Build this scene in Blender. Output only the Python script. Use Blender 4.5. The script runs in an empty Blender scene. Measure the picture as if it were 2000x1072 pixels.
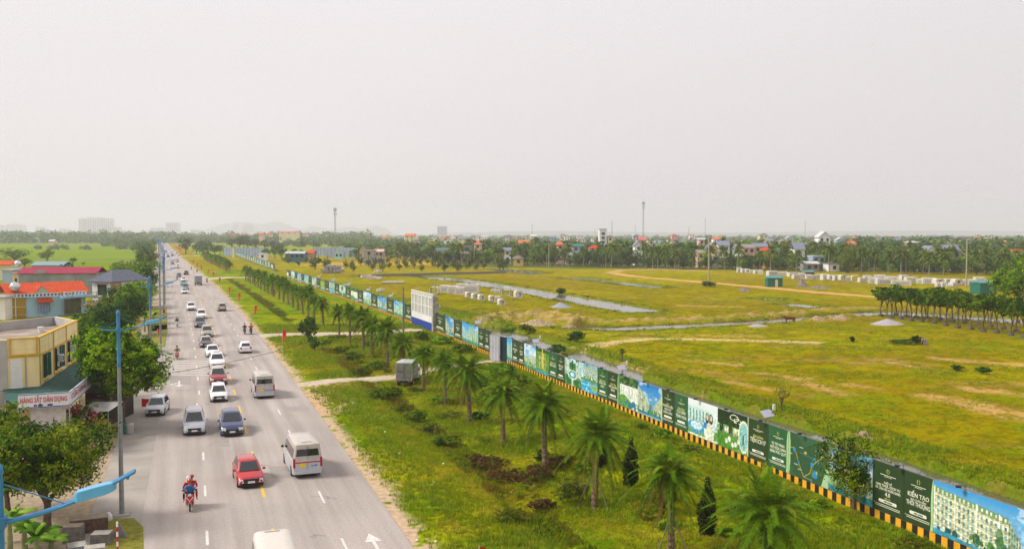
import bpy, bmesh, math, random
import numpy as np
from mathutils import Vector, Matrix
sc = bpy.context.scene
R = math.radians
# ---------------------------------------------------------------- camera
CH, FP, PITCH = 16.3, 1800.0, math.atan(80 / 1800.0)
cam = bpy.data.cameras.new('camera'); cam.lens = 32.4; cam.sensor_width = 36
cam.clip_start = 0.5; cam.clip_end = 40000
co = bpy.data.objects.new('camera', cam); sc.collection.objects.link(co)
co.location = (0, 0, CH); co.rotation_euler = (math.pi / 2 - PITCH, 0, 0)
sc.camera = co
# ---------------------------------------------------------------- world + sun (thin overcast, high warm sun)
SUN_EL, SUN_AZ = R(44), R(-97)          # azimuth measured from +Y towards +X
w = bpy.data.worlds.new('World'); sc.world = w; w.use_nodes = True
nt = w.node_tree; nt.nodes.clear()
sky = nt.nodes.new('ShaderNodeTexSky'); sky.sky_type = 'NISHITA'; sky.sun_disc = False
sky.sun_elevation = SUN_EL; sky.sun_rotation = SUN_AZ; sky.dust_density = 6; sky.air_density = 1.5
mx = nt.nodes.new('ShaderNodeMixRGB'); mx.inputs[0].default_value = 0.93

tcw = nt.nodes.new('ShaderNodeTexCoord'); mpw = nt.nodes.new('ShaderNodeMapping'); mpw.inputs['Scale'].default_value = (1.2, 1.2, 5); nzw = nt.nodes.new('ShaderNodeTexNoise'); nzw.inputs['Scale'].default_value = 1.6; nzw.inputs['Detail'].default_value = 5; nzw.inputs['Roughness'].default_value = .45
crw = nt.nodes.new('ShaderNodeMixRGB'); crw.inputs[1].default_value = (6.45, 6.07, 6.22, 1); crw.inputs[2].default_value = (6.95, 6.56, 6.72, 1)
nt.links.new(tcw.outputs['Generated'], mpw.inputs[0]); nt.links.new(mpw.outputs[0], nzw.inputs['Vector']); nt.links.new(nzw.outputs[0], crw.inputs[0]); 
dtw = nt.nodes.new('ShaderNodeVectorMath'); dtw.operation = 'DOT_PRODUCT'; dtw.inputs[1].default_value = (-.18, .3, .94); nt.links.new(tcw.outputs['Generated'], dtw.inputs[0])
mrw = nt.nodes.new('ShaderNodeMapRange'); mrw.inputs[1].default_value = .27; mrw.inputs[2].default_value = .60; mrw.inputs[3].default_value = .97; mrw.inputs[4].default_value = 1.15; nt.links.new(dtw.outputs['Value'], mrw.inputs[0])
vsw = nt.nodes.new('ShaderNodeVectorMath'); vsw.operation = 'SCALE'; nt.links.new(crw.outputs[0], vsw.inputs[0]); nt.links.new(mrw.outputs[0], vsw.inputs['Scale']); nt.links.new(vsw.outputs[0], mx.inputs[2])
bg = nt.nodes.new('ShaderNodeBackground'); bg.inputs[1].default_value = 0.11
ow = nt.nodes.new('ShaderNodeOutputWorld')
nt.links.new(sky.outputs[0], mx.inputs[1]); nt.links.new(mx.outputs[0], bg.inputs[0]); nt.links.new(bg.outputs[0], ow.inputs[0])
sl = bpy.data.lights.new('sun', 'SUN'); sl.energy = 3.1; sl.angle = R(15); sl.color = (1, .945, .88)
so = bpy.data.objects.new('sun', sl); sc.collection.objects.link(so)
sd = Vector((math.sin(SUN_AZ) * math.cos(SUN_EL), math.cos(SUN_AZ) * math.cos(SUN_EL), math.sin(SUN_EL)))
so.rotation_euler = sd.to_track_quat('Z', 'Y').to_euler(); so.location = (-40, 40, 60)
sc.view_settings.view_transform = 'Standard'; sc.view_settings.look = 'None'
sc.view_settings.exposure = 0.17; sc.view_settings.gamma = 1
sc.cycles.use_denoising = True; sc.cycles.denoising_prefilter = 'FAST'; sc.cycles.denoising_input_passes = 'RGB_ALBEDO_NORMAL'
try: sc.cycles.denoiser = 'OPENIMAGEDENOISE'
except Exception: pass
sc.cycles.max_bounces = 5; sc.cycles.diffuse_bounces = 2; sc.cycles.glossy_bounces = 2
sc.cycles.transmission_bounces = 2; sc.cycles.volume_bounces = 3; sc.cycles.transparent_max_bounces = 6
# ---------------------------------------------------------------- helpers
def rng(s): return np.random.default_rng(s)
def _h(ix, iy, s):
    n = (ix.astype(np.int64) * 374761393 + iy.astype(np.int64) * 668265263 + s * 1442695041) & 0xffffffff
    n = ((n ^ (n >> 13)) * 1274126177) & 0xffffffff
    n = (n ^ (n >> 16)) & 0xffffffff
    return n / 4294967295.0
def vnoise(x, y, s=0):
    ix, iy = np.floor(x), np.floor(y); fx, fy = x - ix, y - iy
    fx = fx * fx * (3 - 2 * fx); fy = fy * fy * (3 - 2 * fy)
    a, b, c, d = _h(ix, iy, s), _h(ix + 1, iy, s), _h(ix, iy + 1, s), _h(ix + 1, iy + 1, s)
    return (a * (1 - fx) + b * fx) * (1 - fy) + (c * (1 - fx) + d * fx) * fy
def fbm(x, y, s=0, o=4):
    t, a, n = 0, 1, 0
    for k in range(o):
        t = t + a * vnoise(x * 2 ** k + 17.3 * k, y * 2 ** k - 9.1 * k, s + k); n += a; a *= .55
    return t / n
def G(px, py, z=0.0):
    """ground point (at height z) seen at photo pixel px, py"""
    u, v = (px - 1000) / FP, (536 - py) / FP
    d = Vector((u, math.cos(PITCH) + v * math.sin(PITCH), -math.sin(PITCH) + v * math.cos(PITCH)))
    t = (z - CH) / d.z
    return Vector((d.x * t, d.y * t, z))
def GZ(px, Y, z=0.0):
    """point at distance Y in column px"""
    dep = Y * math.cos(PITCH) - (z - CH) * math.sin(PITCH)
    return Vector(((px - 1000) / FP * dep, Y, z))
def link(o, parent=None):
    sc.collection.objects.link(o)
    if parent is not None: o.parent = parent
    return o
def tag(o, label=None, cat=None, group=None, kind=None):
    if label: o['label'] = label
    if cat: o['category'] = cat
    if group: o['group'] = group
    if kind: o['kind'] = kind
    return o
def thing(name, label, cat, loc=(0, 0, 0), rz=0, group=None):
    o = bpy.data.objects.new(name, None); link(o); o.location = loc; o.rotation_euler = (0, 0, rz)
    o.empty_display_size = .3
    return tag(o, label, cat, group)
def copytree(o, loc, rz=0, label=None, scale=None, group=None):
    r = o.copy(); link(r); r.location = loc; r.rotation_euler = (0, 0, rz)
    if label: r['label'] = label
    if group: r['group'] = group
    if scale is not None: r.scale = scale
    for ch in list(o.children):
        c = ch.copy(); link(c, r)
        for g in list(ch.children):
            d = g.copy(); link(d, c)
    return r
def setmats(me, mats):
    for m in (mats if isinstance(mats, (list, tuple)) else [mats]): me.materials.append(m)
class MB:
    def __init__(s): s.v = []; s.f = []; s.m = []
    def add(s, vs, fs, mi=0):
        b = len(s.v); s.v += [tuple(p) for p in vs]
        for f in fs: s.f.append(tuple(b + i for i in f)); s.m.append(mi)
        return s
    def box(s, c, d, mi=0, rz=0, top=None):
        """c centre of the bottom, d full sizes, top=(sx,sy) scale of the top"""
        x, y, z = d[0] / 2, d[1] / 2, d[2]; tx, ty = top or (1, 1); q = []
        for (a, b, e) in ((-1, -1, 0), (1, -1, 0), (1, 1, 0), (-1, 1, 0), (-1, -1, 1), (1, -1, 1), (1, 1, 1), (-1, 1, 1)):
            px, py = a * x * (tx if e else 1), b * y * (ty if e else 1)
            q.append((c[0] + px * math.cos(rz) - py * math.sin(rz), c[1] + px * math.sin(rz) + py * math.cos(rz), c[2] + e * z))
        return s.add(q, [(3, 2, 1, 0), (4, 5, 6, 7), (0, 1, 5, 4), (1, 2, 6, 5), (2, 3, 7, 6), (3, 0, 4, 7)], mi)
    def prism(s, poly, z0, z1, mi=0):
        n = len(poly); q = [(p[0], p[1], z0) for p in poly] + [(p[0], p[1], z1) for p in poly]
        return s.add(q, [tuple(range(n - 1, -1, -1)), tuple(range(n, 2 * n))] + [(i, (i + 1) % n, n + (i + 1) % n, n + i) for i in range(n)], mi)
    def tube(s, pts, rad, seg=6, mi=0, cap=True):
        pts = [Vector(p) for p in pts]; n = len(pts)
        rad = rad if isinstance(rad, (list, tuple)) else [rad] * n; b = len(s.v); up0 = None
        for i, p in enumerate(pts):
            t = (pts[min(i + 1, n - 1)] - pts[max(i - 1, 0)]).normalized()
            a = t.orthogonal().normalized() if up0 is None else (up0 - t * up0.dot(t)).normalized()
            up0 = a; c = t.cross(a)
            for k in range(seg):
                an = 2 * math.pi * k / seg
                s.v.append(tuple(p + (a * math.cos(an) + c * math.sin(an)) * rad[i]))
        for i in range(n - 1):
            for k in range(seg):
                s.f.append((b + i * seg + k, b + i * seg + (k + 1) % seg, b + (i + 1) * seg + (k + 1) % seg, b + (i + 1) * seg + k)); s.m.append(mi)
        if cap:
            s.f.append(tuple(b + k for k in range(seg - 1, -1, -1))); s.m.append(mi)
            s.f.append(tuple(b + (n - 1) * seg + k for k in range(seg))); s.m.append(mi)
        return s
    def lathe(s, c, prof, seg=12, mi=0, axis='z'):
        b = len(s.v); n = len(prof)
        for (r, h) in prof:
            for k in range(seg):
                a = 2 * math.pi * k / seg; x, y = r * math.cos(a), r * math.sin(a)
                q = (x, y, h) if axis == 'z' else ((h, x, y) if axis == 'x' else (x, h, y))
                s.v.append((c[0] + q[0], c[1] + q[1], c[2] + q[2]))
        for i in range(n - 1):
            for k in range(seg):
                s.f.append((b + i * seg + k, b + i * seg + (k + 1) % seg, b + (i + 1) * seg + (k + 1) % seg, b + (i + 1) * seg + k)); s.m.append(mi)
        s.f.append(tuple(b + k for k in range(seg - 1, -1, -1))); s.m.append(mi)
        s.f.append(tuple(b + (n - 1) * seg + k for k in range(seg))); s.m.append(mi)
        return s
    def mesh(s, name, mats, smooth=None, bevel=0):
        me = bpy.data.meshes.new(name); me.from_pydata(s.v, [], s.f); setmats(me, mats)
        me.polygons.foreach_set('material_index', s.m)
        if bevel:
            bm = bmesh.new(); bm.from_mesh(me); bmesh.ops.recalc_face_normals(bm, faces=bm.faces)
            es = [e for e in bm.edges if len(e.link_faces) == 2 and e.calc_face_angle(0) > .5]
            bmesh.ops.bevel(bm, geom=es, offset=bevel, segments=2, affect='EDGES', profile=.6, clamp_overlap=True)
            bm.to_mesh(me); bm.free()
        else:
            bm = bmesh.new(); bm.from_mesh(me); bmesh.ops.recalc_face_normals(bm, faces=bm.faces); bm.to_mesh(me); bm.free()
        if smooth:
            me.polygons.foreach_set('use_smooth', [True] * len(me.polygons)); me.set_sharp_from_angle(angle=R(smooth))
        me.update(); return me
    def build(s, name, mats, parent=None, smooth=None, bevel=0):
        return link(bpy.data.objects.new(name, s.mesh(name, mats, smooth, bevel)), parent)
def npmesh(name, v, f, mats, mi=None, smooth=False):
    """v Nx3, f MxK arrays"""
    me = bpy.data.meshes.new(name); n, k = f.shape
    me.vertices.add(len(v)); me.vertices.foreach_set('co', np.ascontiguousarray(v, dtype=np.float32).ravel())
    me.loops.add(n * k); me.loops.foreach_set('vertex_index', f.astype(np.int32).ravel())
    me.polygons.add(n); me.polygons.foreach_set('loop_start', np.arange(0, n * k, k, dtype=np.int32))
    try: me.polygons.foreach_set('loop_total', np.full(n, k, dtype=np.int32))
    except Exception: pass
    setmats(me, mats)
    if mi is not None: me.polygons.foreach_set('material_index', mi.astype(np.int32))
    if smooth: me.polygons.foreach_set('use_smooth', np.ones(n, dtype=bool))
    me.update(calc_edges=True); me.validate(); return me
# ---------------------------------------------------------------- materials
_M = {}
HAZE = .0002
def srgb(c):
    if isinstance(c, str): c = tuple(int(c[i:i + 2], 16) / 255 for i in (0, 2, 4))
    return tuple(x / 12.92 if x <= .04045 else ((x + .055) / 1.055) ** 2.4 for x in c)
def mat(name, col, rough=.7, var=.15, scale=3.0, bump=0, metal=0, spec=.3, coat=0, attr=None, trans=0, emit=0, col2=None, det=4, stretch=None, alpha=1):
    if name in _M: return _M[name]
    m = bpy.data.materials.new(name); m.use_nodes = True; _M[name] = m
    nt = m.node_tree; N = nt.nodes; L = nt.links; p = N['Principled BSDF']
    p.inputs['Roughness'].default_value = rough; p.inputs['Metallic'].default_value = metal
    p.inputs['Specular IOR Level'].default_value = spec; p.inputs['Coat Weight'].default_value = coat
    p.inputs['Coat Roughness'].default_value = .08
    tc = N.new('ShaderNodeTexCoord'); no = N.new('ShaderNodeTexNoise'); no.inputs['Scale'].default_value = scale
    no.inputs['Detail'].default_value = det
    src = tc.outputs['Object']
    if stretch:
        mp = N.new('ShaderNodeMapping'); mp.inputs['Scale'].default_value = stretch; L.new(src, mp.inputs[0]); src = mp.outputs[0]
    L.new(src, no.inputs['Vector'])
    if attr:
        at = N.new('ShaderNodeAttribute'); at.attribute_name = attr; base = at.outputs['Color']
    mr = N.new('ShaderNodeMapRange'); mr.inputs[1].default_value = .3; mr.inputs[2].default_value = .7
    L.new(no.outputs[0], mr.inputs[0])
    mxx = N.new('ShaderNodeMixRGB')
    if attr:
        mr.inputs[3].default_value = 1 - var; mr.inputs[4].default_value = 1 + var
        mxx.blend_type = 'MULTIPLY'; mxx.inputs[0].default_value = 1; L.new(base, mxx.inputs[1]); L.new(mr.outputs[0], mxx.inputs[2])
    else:
        c = tuple(col[:3]); c2 = col2 or tuple(min(1, x * (1 + var)) for x in c); c1 = c if col2 else tuple(x * (1 - var) for x in c)
        mxx.inputs[1].default_value = (*c1, 1); mxx.inputs[2].default_value = (*c2, 1); L.new(mr.outputs[0], mxx.inputs[0])
    L.new(mxx.outputs[0], p.inputs['Base Color'])
    if trans:
        tr = N.new('ShaderNodeBsdfTranslucent'); L.new(mxx.outputs[0], tr.inputs[0]); ms = N.new('ShaderNodeMixShader')
        ms.inputs[0].default_value = trans; L.new(p.outputs[0], ms.inputs[1]); L.new(tr.outputs[0], ms.inputs[2])
        L.new(ms.outputs[0], N['Material Output'].inputs[0])
    if bump:
        b = N.new('ShaderNodeBump'); b.inputs['Strength'].default_value = 1; b.inputs['Distance'].default_value = bump
        L.new(no.outputs[0], b.inputs['Height']); L.new(b.outputs[0], p.inputs['Normal'])
    if emit:
        L.new(mxx.outputs[0], p.inputs['Emission Color']); p.inputs['Emission Strength'].default_value = emit
    return m
def paint(name, hexc, **k): return mat(name, srgb(hexc), **k)
GLASS = mat('window_glass', (.015, .022, .028), rough=.08, var=.3, scale=.6, spec=.6)
CARGLASS = mat('car_glass', (.012, .02, .022), rough=.04, var=.2, scale=.8, spec=.8)
RUBBER = mat('rubber', (.018, .018, .018), rough=.85)
RIM = mat('wheel_rim', (.45, .46, .47), rough=.35, metal=.8)
CONC = mat('concrete', (.34, .33, .30), rough=.9, var=.25, scale=1.3, bump=.01)
WHITEP = mat('white_paint', (.74, .74, .73), rough=.5, var=.05)
STEEL = mat('grey_steel', (.36, .38, .40), rough=.45, metal=.3, var=.08)
BLUEP = mat('lamp_blue', (.05, .22, .44), rough=.5, var=.25, scale=2)
# ---------------------------------------------------------------- the road's right edge, X as a function of Y
_ed = [(p.y, p.x) for p in (G(813, 1072), G(740, 971), G(659, 859), G(602, 780), G(578, 748), G(498, 648), G(441, 577.5), G(407.6, 546.3), G(387, 532), G(363.9, 511), G(350.5, 499), G(335.7, 487.6), G(329, 482), G(321, 475.5), G(297, 471))]
_ey = np.array([a for a, b in _ed]); _ex = np.array([b for a, b in _ed])
_pc = np.polyfit(_ey[:11], _ex[:11], 3)
def E(y):
    y = np.asarray(y, dtype=float)
    a = np.polyval(_pc, np.minimum(y, 640))
    d640 = np.polyval(np.polyder(_pc), 640.)
    far = a + np.maximum(y - 640, 0) * d640 + np.where(y > 1500, -(y - 1500) ** 2 * .00035, 0)
    near = np.polyval(_pc, 50.) + (y - 50) * np.polyval(np.polyder(_pc), 50.)
    return np.where(y < 50, near, far)
def Ef(y): return float(E(y))
def heading(y): return math.atan2(Ef(y + 2) - Ef(y - 2), 4.0)     # angle of the road from +Y towards +X
FOFF = np.interp
def FX(y):   # the hoarding's line
    return Ef(y) + float(np.interp(y, [0, 107, 153, 330, 396, 863], [27.6, 28.3, 29.6, 28.6, 33, 46]))
def text_mesh(txt, size, m, extr=.004, align='CENTER', sp=1.0):
    cu = bpy.data.curves.new('t', 'FONT'); cu.body = txt; cu.size = size; cu.align_x = align; cu.extrude = extr; cu.resolution_u = 2; cu.space_line = 1.0; cu.offset = size * .02; cu.space_character = sp
    o = bpy.data.objects.new('t', cu); sc.collection.objects.link(o); dg = bpy.context.evaluated_depsgraph_get()
    me = bpy.data.meshes.new_from_object(o.evaluated_get(dg)); bpy.data.objects.remove(o); bpy.data.curves.remove(cu); me.materials.clear(); setmats(me, m); return me
ORD = ['nearest', 'second', 'third', 'fourth', 'fifth', 'sixth', 'seventh', 'eighth', 'ninth', 'tenth', 'eleventh', 'twelfth', 'thirteenth', 'fourteenth', 'fifteenth', 'sixteenth', 'seventeenth', 'eighteenth', 'nineteenth', 'twentieth']
def ordn(k):
    if k < 20: return 'first' if k == 0 else ORD[k]
    n = k + 1; tens = {2: 'twenty', 3: 'thirty', 4: 'forty', 5: 'fifty', 6: 'sixty', 7: 'seventy', 8: 'eighty', 9: 'ninety'}
    if n >= 100: return 'hundred-' + ordn(n - 101) if n > 100 else 'hundredth'
    t, u = divmod(n, 10)
    return (tens[t][:-1] + 'ieth') if u == 0 else tens[t] + '-' + ('first' if u == 1 else ORD[u - 1])
# ================================================================ SETTING
def seg_dist(X, Y, pts):
    D = np.full(X.shape, 1e9); T = np.zeros(X.shape)
    for i in range(len(pts) - 1):
        ax, ay, bx, by = pts[i][0], pts[i][1], pts[i + 1][0], pts[i + 1][1]
        dx, dy = bx - ax, by - ay; t = np.clip(((X - ax) * dx + (Y - ay) * dy) / (dx * dx + dy * dy + 1e-9), 0, 1)
        d = np.hypot(X - ax - t * dx, Y - ay - t * dy); T = np.where(d < D, i + t, T); D = np.minimum(D, d)
    return D, T
def PX(*a): return [tuple(G(a[i], a[i + 1]).xy) for i in range(0, len(a), 2)]
TRACK1 = PX(1085, 691, 1150, 678, 1200, 668, 1260, 662, 1330, 661, 1450, 664.5, 1590, 669)
TRACK2 = PX(1195, 533, 1240, 540, 1300, 545, 1400, 553, 1500, 562, 1600, 571, 1720, 580, 1860, 587)
TRACK3 = PX(1195, 533, 1215, 527, 1290, 525, 1380, 529, 1240, 526)
CANALS = [(PX(845, 541, 870, 544, 920, 549, 980, 559, 1060, 573, 1130, 585, 1250, 606), 7.6), (PX(975, 525, 1010, 529, 1043, 533.5), 9),
          (PX(1112, 543, 1152, 546), 7), (PX(1168, 548, 1220, 553, 1282, 561), 6), (PX(1488, 583, 1520, 586), 3), (PX(1548, 594, 1585, 599), 4),
          (PX(1120, 639, 1200, 641, 1300, 637, 1400, 632, 1480, 628, 1560, 622, 1640, 615, 1700, 612, 1900, 618, 2060, 626), 3.7),
          (PX(700, 539, 780, 537, 860, 541), 4), (PX(1740, 611, 1850, 617, 2050, 630), 8)]
_b1 = [(FX(y) + 7.2, y) for y in range(20, 330, 6)]
CANALS.append((_b1, 7.6)); CANALS.append(([(FX(y) + 8, y) for y in (108, 125, 140, 156)], 10.5))
WZ = -0.17
SPOIL = [(PX(955, 632, 1000, 622, 1060, 618, 1115, 628), 7, 1.5), (PX(1120, 633, 1180, 630, 1250, 627, 1330, 625, 1400, 622, 1480, 618, 1560, 612), 3.2, .75),
         (PX(1600, 606, 1700, 602), 3, .7), (PX(1590, 628, 1665, 622), 3.2, 1.0), (PX(1150, 700, 1200, 712, 1260, 728), 2.2, .5), (PX(1345, 768, 1400, 790, 1470, 812, 1540, 835, 1640, 880, 1720, 905), 1.3, .22)]
PATHS = [(PX(585, 752, 650, 742, 720, 738, 780, 737, 850, 722, 930, 710, 985, 703), 2.6), (PX(505, 655, 600, 652, 700, 652, 760, 650, 800, 645), 4.6), (PX(405, 545, 440, 542, 520, 541), 7),
         (PX(360, 500, 420, 499), 9)]
def make_ground():
    rows = [30.0]
    while rows[-1] < 16000:
        r = rows[-1]; rows.append(r * (1.0045 if r < 320 else 1.0085 if r < 700 else 1.03))
    rows = np.array(rows); U = np.concatenate([np.linspace(-1.6, -.66, 40)[:-1], np.linspace(-.66, .66, 520), np.linspace(.66, 1.6, 40)[1:]])
    Y, UU = np.meshgrid(rows, U, indexing='ij'); X = UU * Y
    # near apron below the camera
    off = X - E(Y); fo = X - (E(Y) + np.interp(Y, [0, 107, 153, 330, 396, 863], [27.6, 28.3, 29.6, 28.6, 33, 46]))
    n1, n2, n3 = fbm(X / 9, Y / 9, 1), fbm(X / 2.2, Y / 2.2, 2), fbm(X / 40, Y / 40, 3); n4 = fbm(X / .7, Y / .7, 5, 3)
    near = np.clip((420 - Y) / 120, 0, 1)
    Z = (n1 - .5) * .34 * near + (n2 - .5) * .20 * near
    verge = (off > 0) & (fo < 0)
    hump = np.clip((off - 11) / 4, 0, 1) * np.clip((-fo) / 3, 0, 1) * (Y < 320)
    Z += hump * (fbm(X / 3.4, Y / 4.5, 8) - .42) * 1.9 * np.clip((130 - Y) / 60, 0.15, 1) * hump
    Z -= np.exp(-((off - 8.4) / 1.3) ** 2) * .35 * (Y < 330)
    left = off < -14.4
    Z = np.where(left & (Y < 260), Z * .2 - .02, Z)
    rd = np.clip((np.abs(off + 7.2) - 7.2 - .2) / 2.5, 0, 1); Z = Z * rd - .05 * (1 - rd)
    yard = left & (off > -32) & (Y < 135)
    Z = np.where(yard, np.minimum(Z, -.03), Z)
    # base colours
    def C(h): return np.array(srgb(h))
    col = np.zeros(X.shape + (3,))
    gA, gB, gC, tan, brn = C('969004'), C('877c04'), C('668000'), C('a08448'), C('7a5614')
    m = np.clip((n3 - .35) * 3.2, 0, 1)[..., None]; col[:] = gA * (1 - m) + gB * m
    m = np.clip((fbm(X / 6, Y / 6, 21) - .55) * 6, 0, 1)[..., None] * .6; col = col * (1 - m) + gC * m
    m = np.clip((fbm(X / 10, Y / 5, 31) - .62) * 9, 0, 1)[..., None] * (np.clip(fo / 12, 0, 1)[..., None]) * .75; col = col * (1 - m) + tan * m * .8 + brn * m * .2
    sp = np.clip((fbm(X / 1.4, Y / 1.4, 41, 3) - .58) * 8, 0, 1)[..., None] * .45; col = col * (1 - sp) + brn * sp
    def blend(mask, c):
        nonlocal col
        mk = np.clip(mask, 0, 1)[..., None]; col = col * (1 - mk) + c * mk
    mt_ = np.clip((fbm(X / 2.8, Y / 2.8, 61) - .5) * 6, 0, 1); blend(mt_ * .5, C('6a6200')); mt_ = np.clip((fbm(X / .9, Y / .9, 63, 3) - .56) * 8, 0, 1); blend(mt_ * .5 * near, C('4a5000')); mt_ = np.clip((fbm(X / 16, Y / 8, 65) - .55) * 7, 0, 1); blend(mt_ * .28, C('8a7010'))
    # verge: greener
    v = verge & (Y < 420); blend(v * .8, C('748e04')); blend(v * np.clip((n2 - .48) * 7, 0, 1) * .75, C('4a6c04')); blend(v * np.clip((n1 - .52) * 7, 0, 1) * .7, C('969004')); blend(v * np.clip((n4 - .55) * 6, 0, 1) * .5, C('355200'))
    blend(v * np.clip((fbm(X / 3, Y / 1.6, 77) - .55) * 6, 0, 1) * .45, C('8f7f2e'))
    e = np.clip(1 - np.abs(off - .2) / (.5 + 2.4 * n1 ** 1.5), 0, 1) * (n4 > .36) * (off > -.6) * (Y < 900); blend(e * 1.5, C('b9a184'))
    dd, _ = seg_dist(X, Y, PX(590, 770, 640, 750, 610, 800)); blend(np.clip((4.2 - dd) / 2.5, 0, 1) * (n4 > .42), C('bd9f7c'))
    # rice fields
    rice = ((off < -24) & (Y > 262) & (Y < 1500)); blend(rice * 1.0, C('6e8400') * (.88 + .3 * n3[..., None]))
    rice2 = (fo > -30) & (Y > 660) & (Y < 1500) & (X < -20); blend(rice2 * 1.0, C('7e8c20') * (.9 + .2 * n3[..., None]))
    for yy in (285, 330, 395, 480, 560, 640, 760, 900, 1100): blend(rice * (np.abs(Y + .12 * X - yy - 18 * (n3 - .5)) < yy * .006) * .7, C('5c7040'))
    bt = (off < -26) & (np.abs(Y + .05 * X - 560) < 22); blend(bt * .8, C('6f7b4a'))
    blend(rice2 * (np.abs(Y - 830) < 12) * .6, C('6c8040'))
    gold = (np.abs(Y - 500 - .1 * (X + 60)) < 26) & (X > -110) & (X < -5); blend(gold * .8, C('b8923c'))
    tb = (np.abs(Y - 452 + .28 * X) < 7) & (X > -20) & (X < 150); blend(tb * .8 * (n1 > .4), C('b59a5c'))
    # far land
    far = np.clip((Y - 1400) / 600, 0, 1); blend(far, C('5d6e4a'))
    vill = (fo > 40) & (Y > 440 - .3 * X) & (Y < 1400) & (X > -40); blend(vill * .85, C('4a5a2c'))
    # canals
    W = np.zeros(X.shape)
    for pts, wd in CANALS:
        d, _ = seg_dist(X, Y, pts); d = d + (n1 - .5) * .9
        bank = np.clip((wd / 2 + 1.0 - d) / 1.3, 0, 1); Z = Z * (1 - bank) - 1.1 * bank; W = np.maximum(W, bank)
        lush = np.clip((wd / 2 + 5.5 - d) / 3.5, 0, 1) * (bank < .5); blend(lush * .6 * (n2 > .42), C('5d7418'))
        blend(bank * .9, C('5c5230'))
    m = np.clip((fo - 9.5) / 1.5, 0, 1) * np.clip((17 - fo) / 5, 0, 1) * (Y < 260); blend(m * .65, C('5a7410')); blend(m * np.clip((n2 - .55) * 6, 0, 1) * .45, C('8a7434'))
    Z += m * (n2 - .3) * 1.5 * (W < .3)
    for pts, wd, h in SPOIL:
        d, _ = seg_dist(X, Y, pts); k = np.clip(1 - d / wd, 0, 1) * (.35 + 1.0 * n2); Z += k ** 1.2 * h * 1.1 * (.45 + 1.1 * fbm(X / 1.1, Y / 1.6, 91, 3)) * (W < .35)
        blend(np.clip((k - .12) * 2.4, 0, 1) * np.clip((n4 - .38) * 5, .0, .85) * (W < .5), C('a58a5e') * (.75 + .5 * n4[..., None]))
    for pts, wd, c in ((TRACK1, 2.4, 'c4ac78'), (TRACK2, 5.0, 'c49c60'), (TRACK3, 4.5, 'b09460')):
        d, _ = seg_dist(X, Y, pts); k = np.clip((wd / 2 + 1 - d + (n2 - .5) * 2.2) / 1.2, 0, 1); blend(k * .93, C(c) * (.9 + .2 * n4[..., None])); Z = Z * (1 - k * .8)
    for pts, wd in PATHS:
        d, _ = seg_dist(X, Y, pts); k = np.clip((wd / 2 + .4 - d + (n2 - .5) * 1.3) / .6, 0, 1); blend(k * .92, C('bfb09c') * (.88 + .25 * n4[..., None])); Z = Z * (1 - k) - .02 * k
    d, _ = seg_dist(X, Y, PX(1130, 635, 1200, 637, 1300, 633, 1400, 628.5, 1480, 624.5, 1560, 618.5, 1640, 611, 1700, 608)); blend(np.clip((1.5 - d) / .8, 0, 1) * .85, C('5c4a26')); Z = np.where((d < 1.3) & (Z > -.3), Z - .15, Z)  # muddy brown band paints the steep far bank's shade into the ground colour
    for q in ((PX(1830, 775, 1900, 790, 1990, 815), 3.2), (PX(1900, 760, 1960, 765, 2010, 772), 2.6), (PX(1490, 728, 1570, 738), 1.6), (PX(1430, 745, 1510, 760), 1.3), (PX(1660, 752, 1700, 758), 1.2),
              (PX(1340, 703, 1440, 712), 1.8), (PX(1740, 708, 1800, 716), 1.3), (PX(1840, 700, 1990, 712), 2.4), (PX(1560, 740, 1640, 770), 1.5), (PX(1330, 597, 1440, 600), 3), (PX(1250, 652, 1480, 657), 1.5)):
        d, _ = seg_dist(X, Y, q[0]); k = np.clip((q[1] / 2 + 1 - d + (n2 - .5) * 2.4) / 1.6, 0, 1); blend(k * .9 * np.clip((n4 - .28) * 4, .1, 1), C('b8925a'))
    # paved/dirt yard on the near side of the shops
    blend(yard * 1.0, C('a3937b') * (.85 + .3 * n2[..., None]))
    sh = left & (off > -20) & (Y >= 135) & (Y < 900); blend(sh * .85, C('a89c84') * (.85 + .25 * n2[..., None]))
    nr, nc = X.shape
    v = np.stack([X, Y, Z], -1).reshape(-1, 3)
    idx = np.arange(nr * nc).reshape(nr, nc)
    f = np.stack([idx[:-1, :-1], idx[:-1, 1:], idx[1:, 1:], idx[1:, :-1]], -1).reshape(-1, 4)
    # a wide skirt behind and beside the camera
    b0 = len(v); v = np.vstack([v, [[-16000, -3000, -.3], [16000, -3000, -.3], [16000, 30.0, -.3], [-16000, 30.0, -.3]]])
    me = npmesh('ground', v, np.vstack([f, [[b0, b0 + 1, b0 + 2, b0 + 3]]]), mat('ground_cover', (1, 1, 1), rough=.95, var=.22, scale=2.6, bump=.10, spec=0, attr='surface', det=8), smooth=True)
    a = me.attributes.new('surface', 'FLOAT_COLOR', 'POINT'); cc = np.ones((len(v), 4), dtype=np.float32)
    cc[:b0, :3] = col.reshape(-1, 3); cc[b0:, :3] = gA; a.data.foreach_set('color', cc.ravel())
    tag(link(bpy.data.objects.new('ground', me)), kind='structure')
    return rows, U, Z
GR, GU, GH = make_ground()
def gz(x, y):
    """height of the ground sheet at x, y"""
    if y < 31: return 0.
    i = int(np.clip(np.searchsorted(GR, y) - 1, 0, len(GR) - 2)); j = int(np.clip(np.searchsorted(GU, x / y) - 1, 0, len(GU) - 2))
    return float(GH[i:i + 2, j:j + 2].mean())
def sheet(name, polys, m, z, kind='structure', parent=None):
    b = MB()
    for p in polys: b.add([(q[0], q[1], z) for q in p], [tuple(range(len(p)))])
    o = b.build(name, m, parent)
    if kind: o['kind'] = kind
    return o
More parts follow.
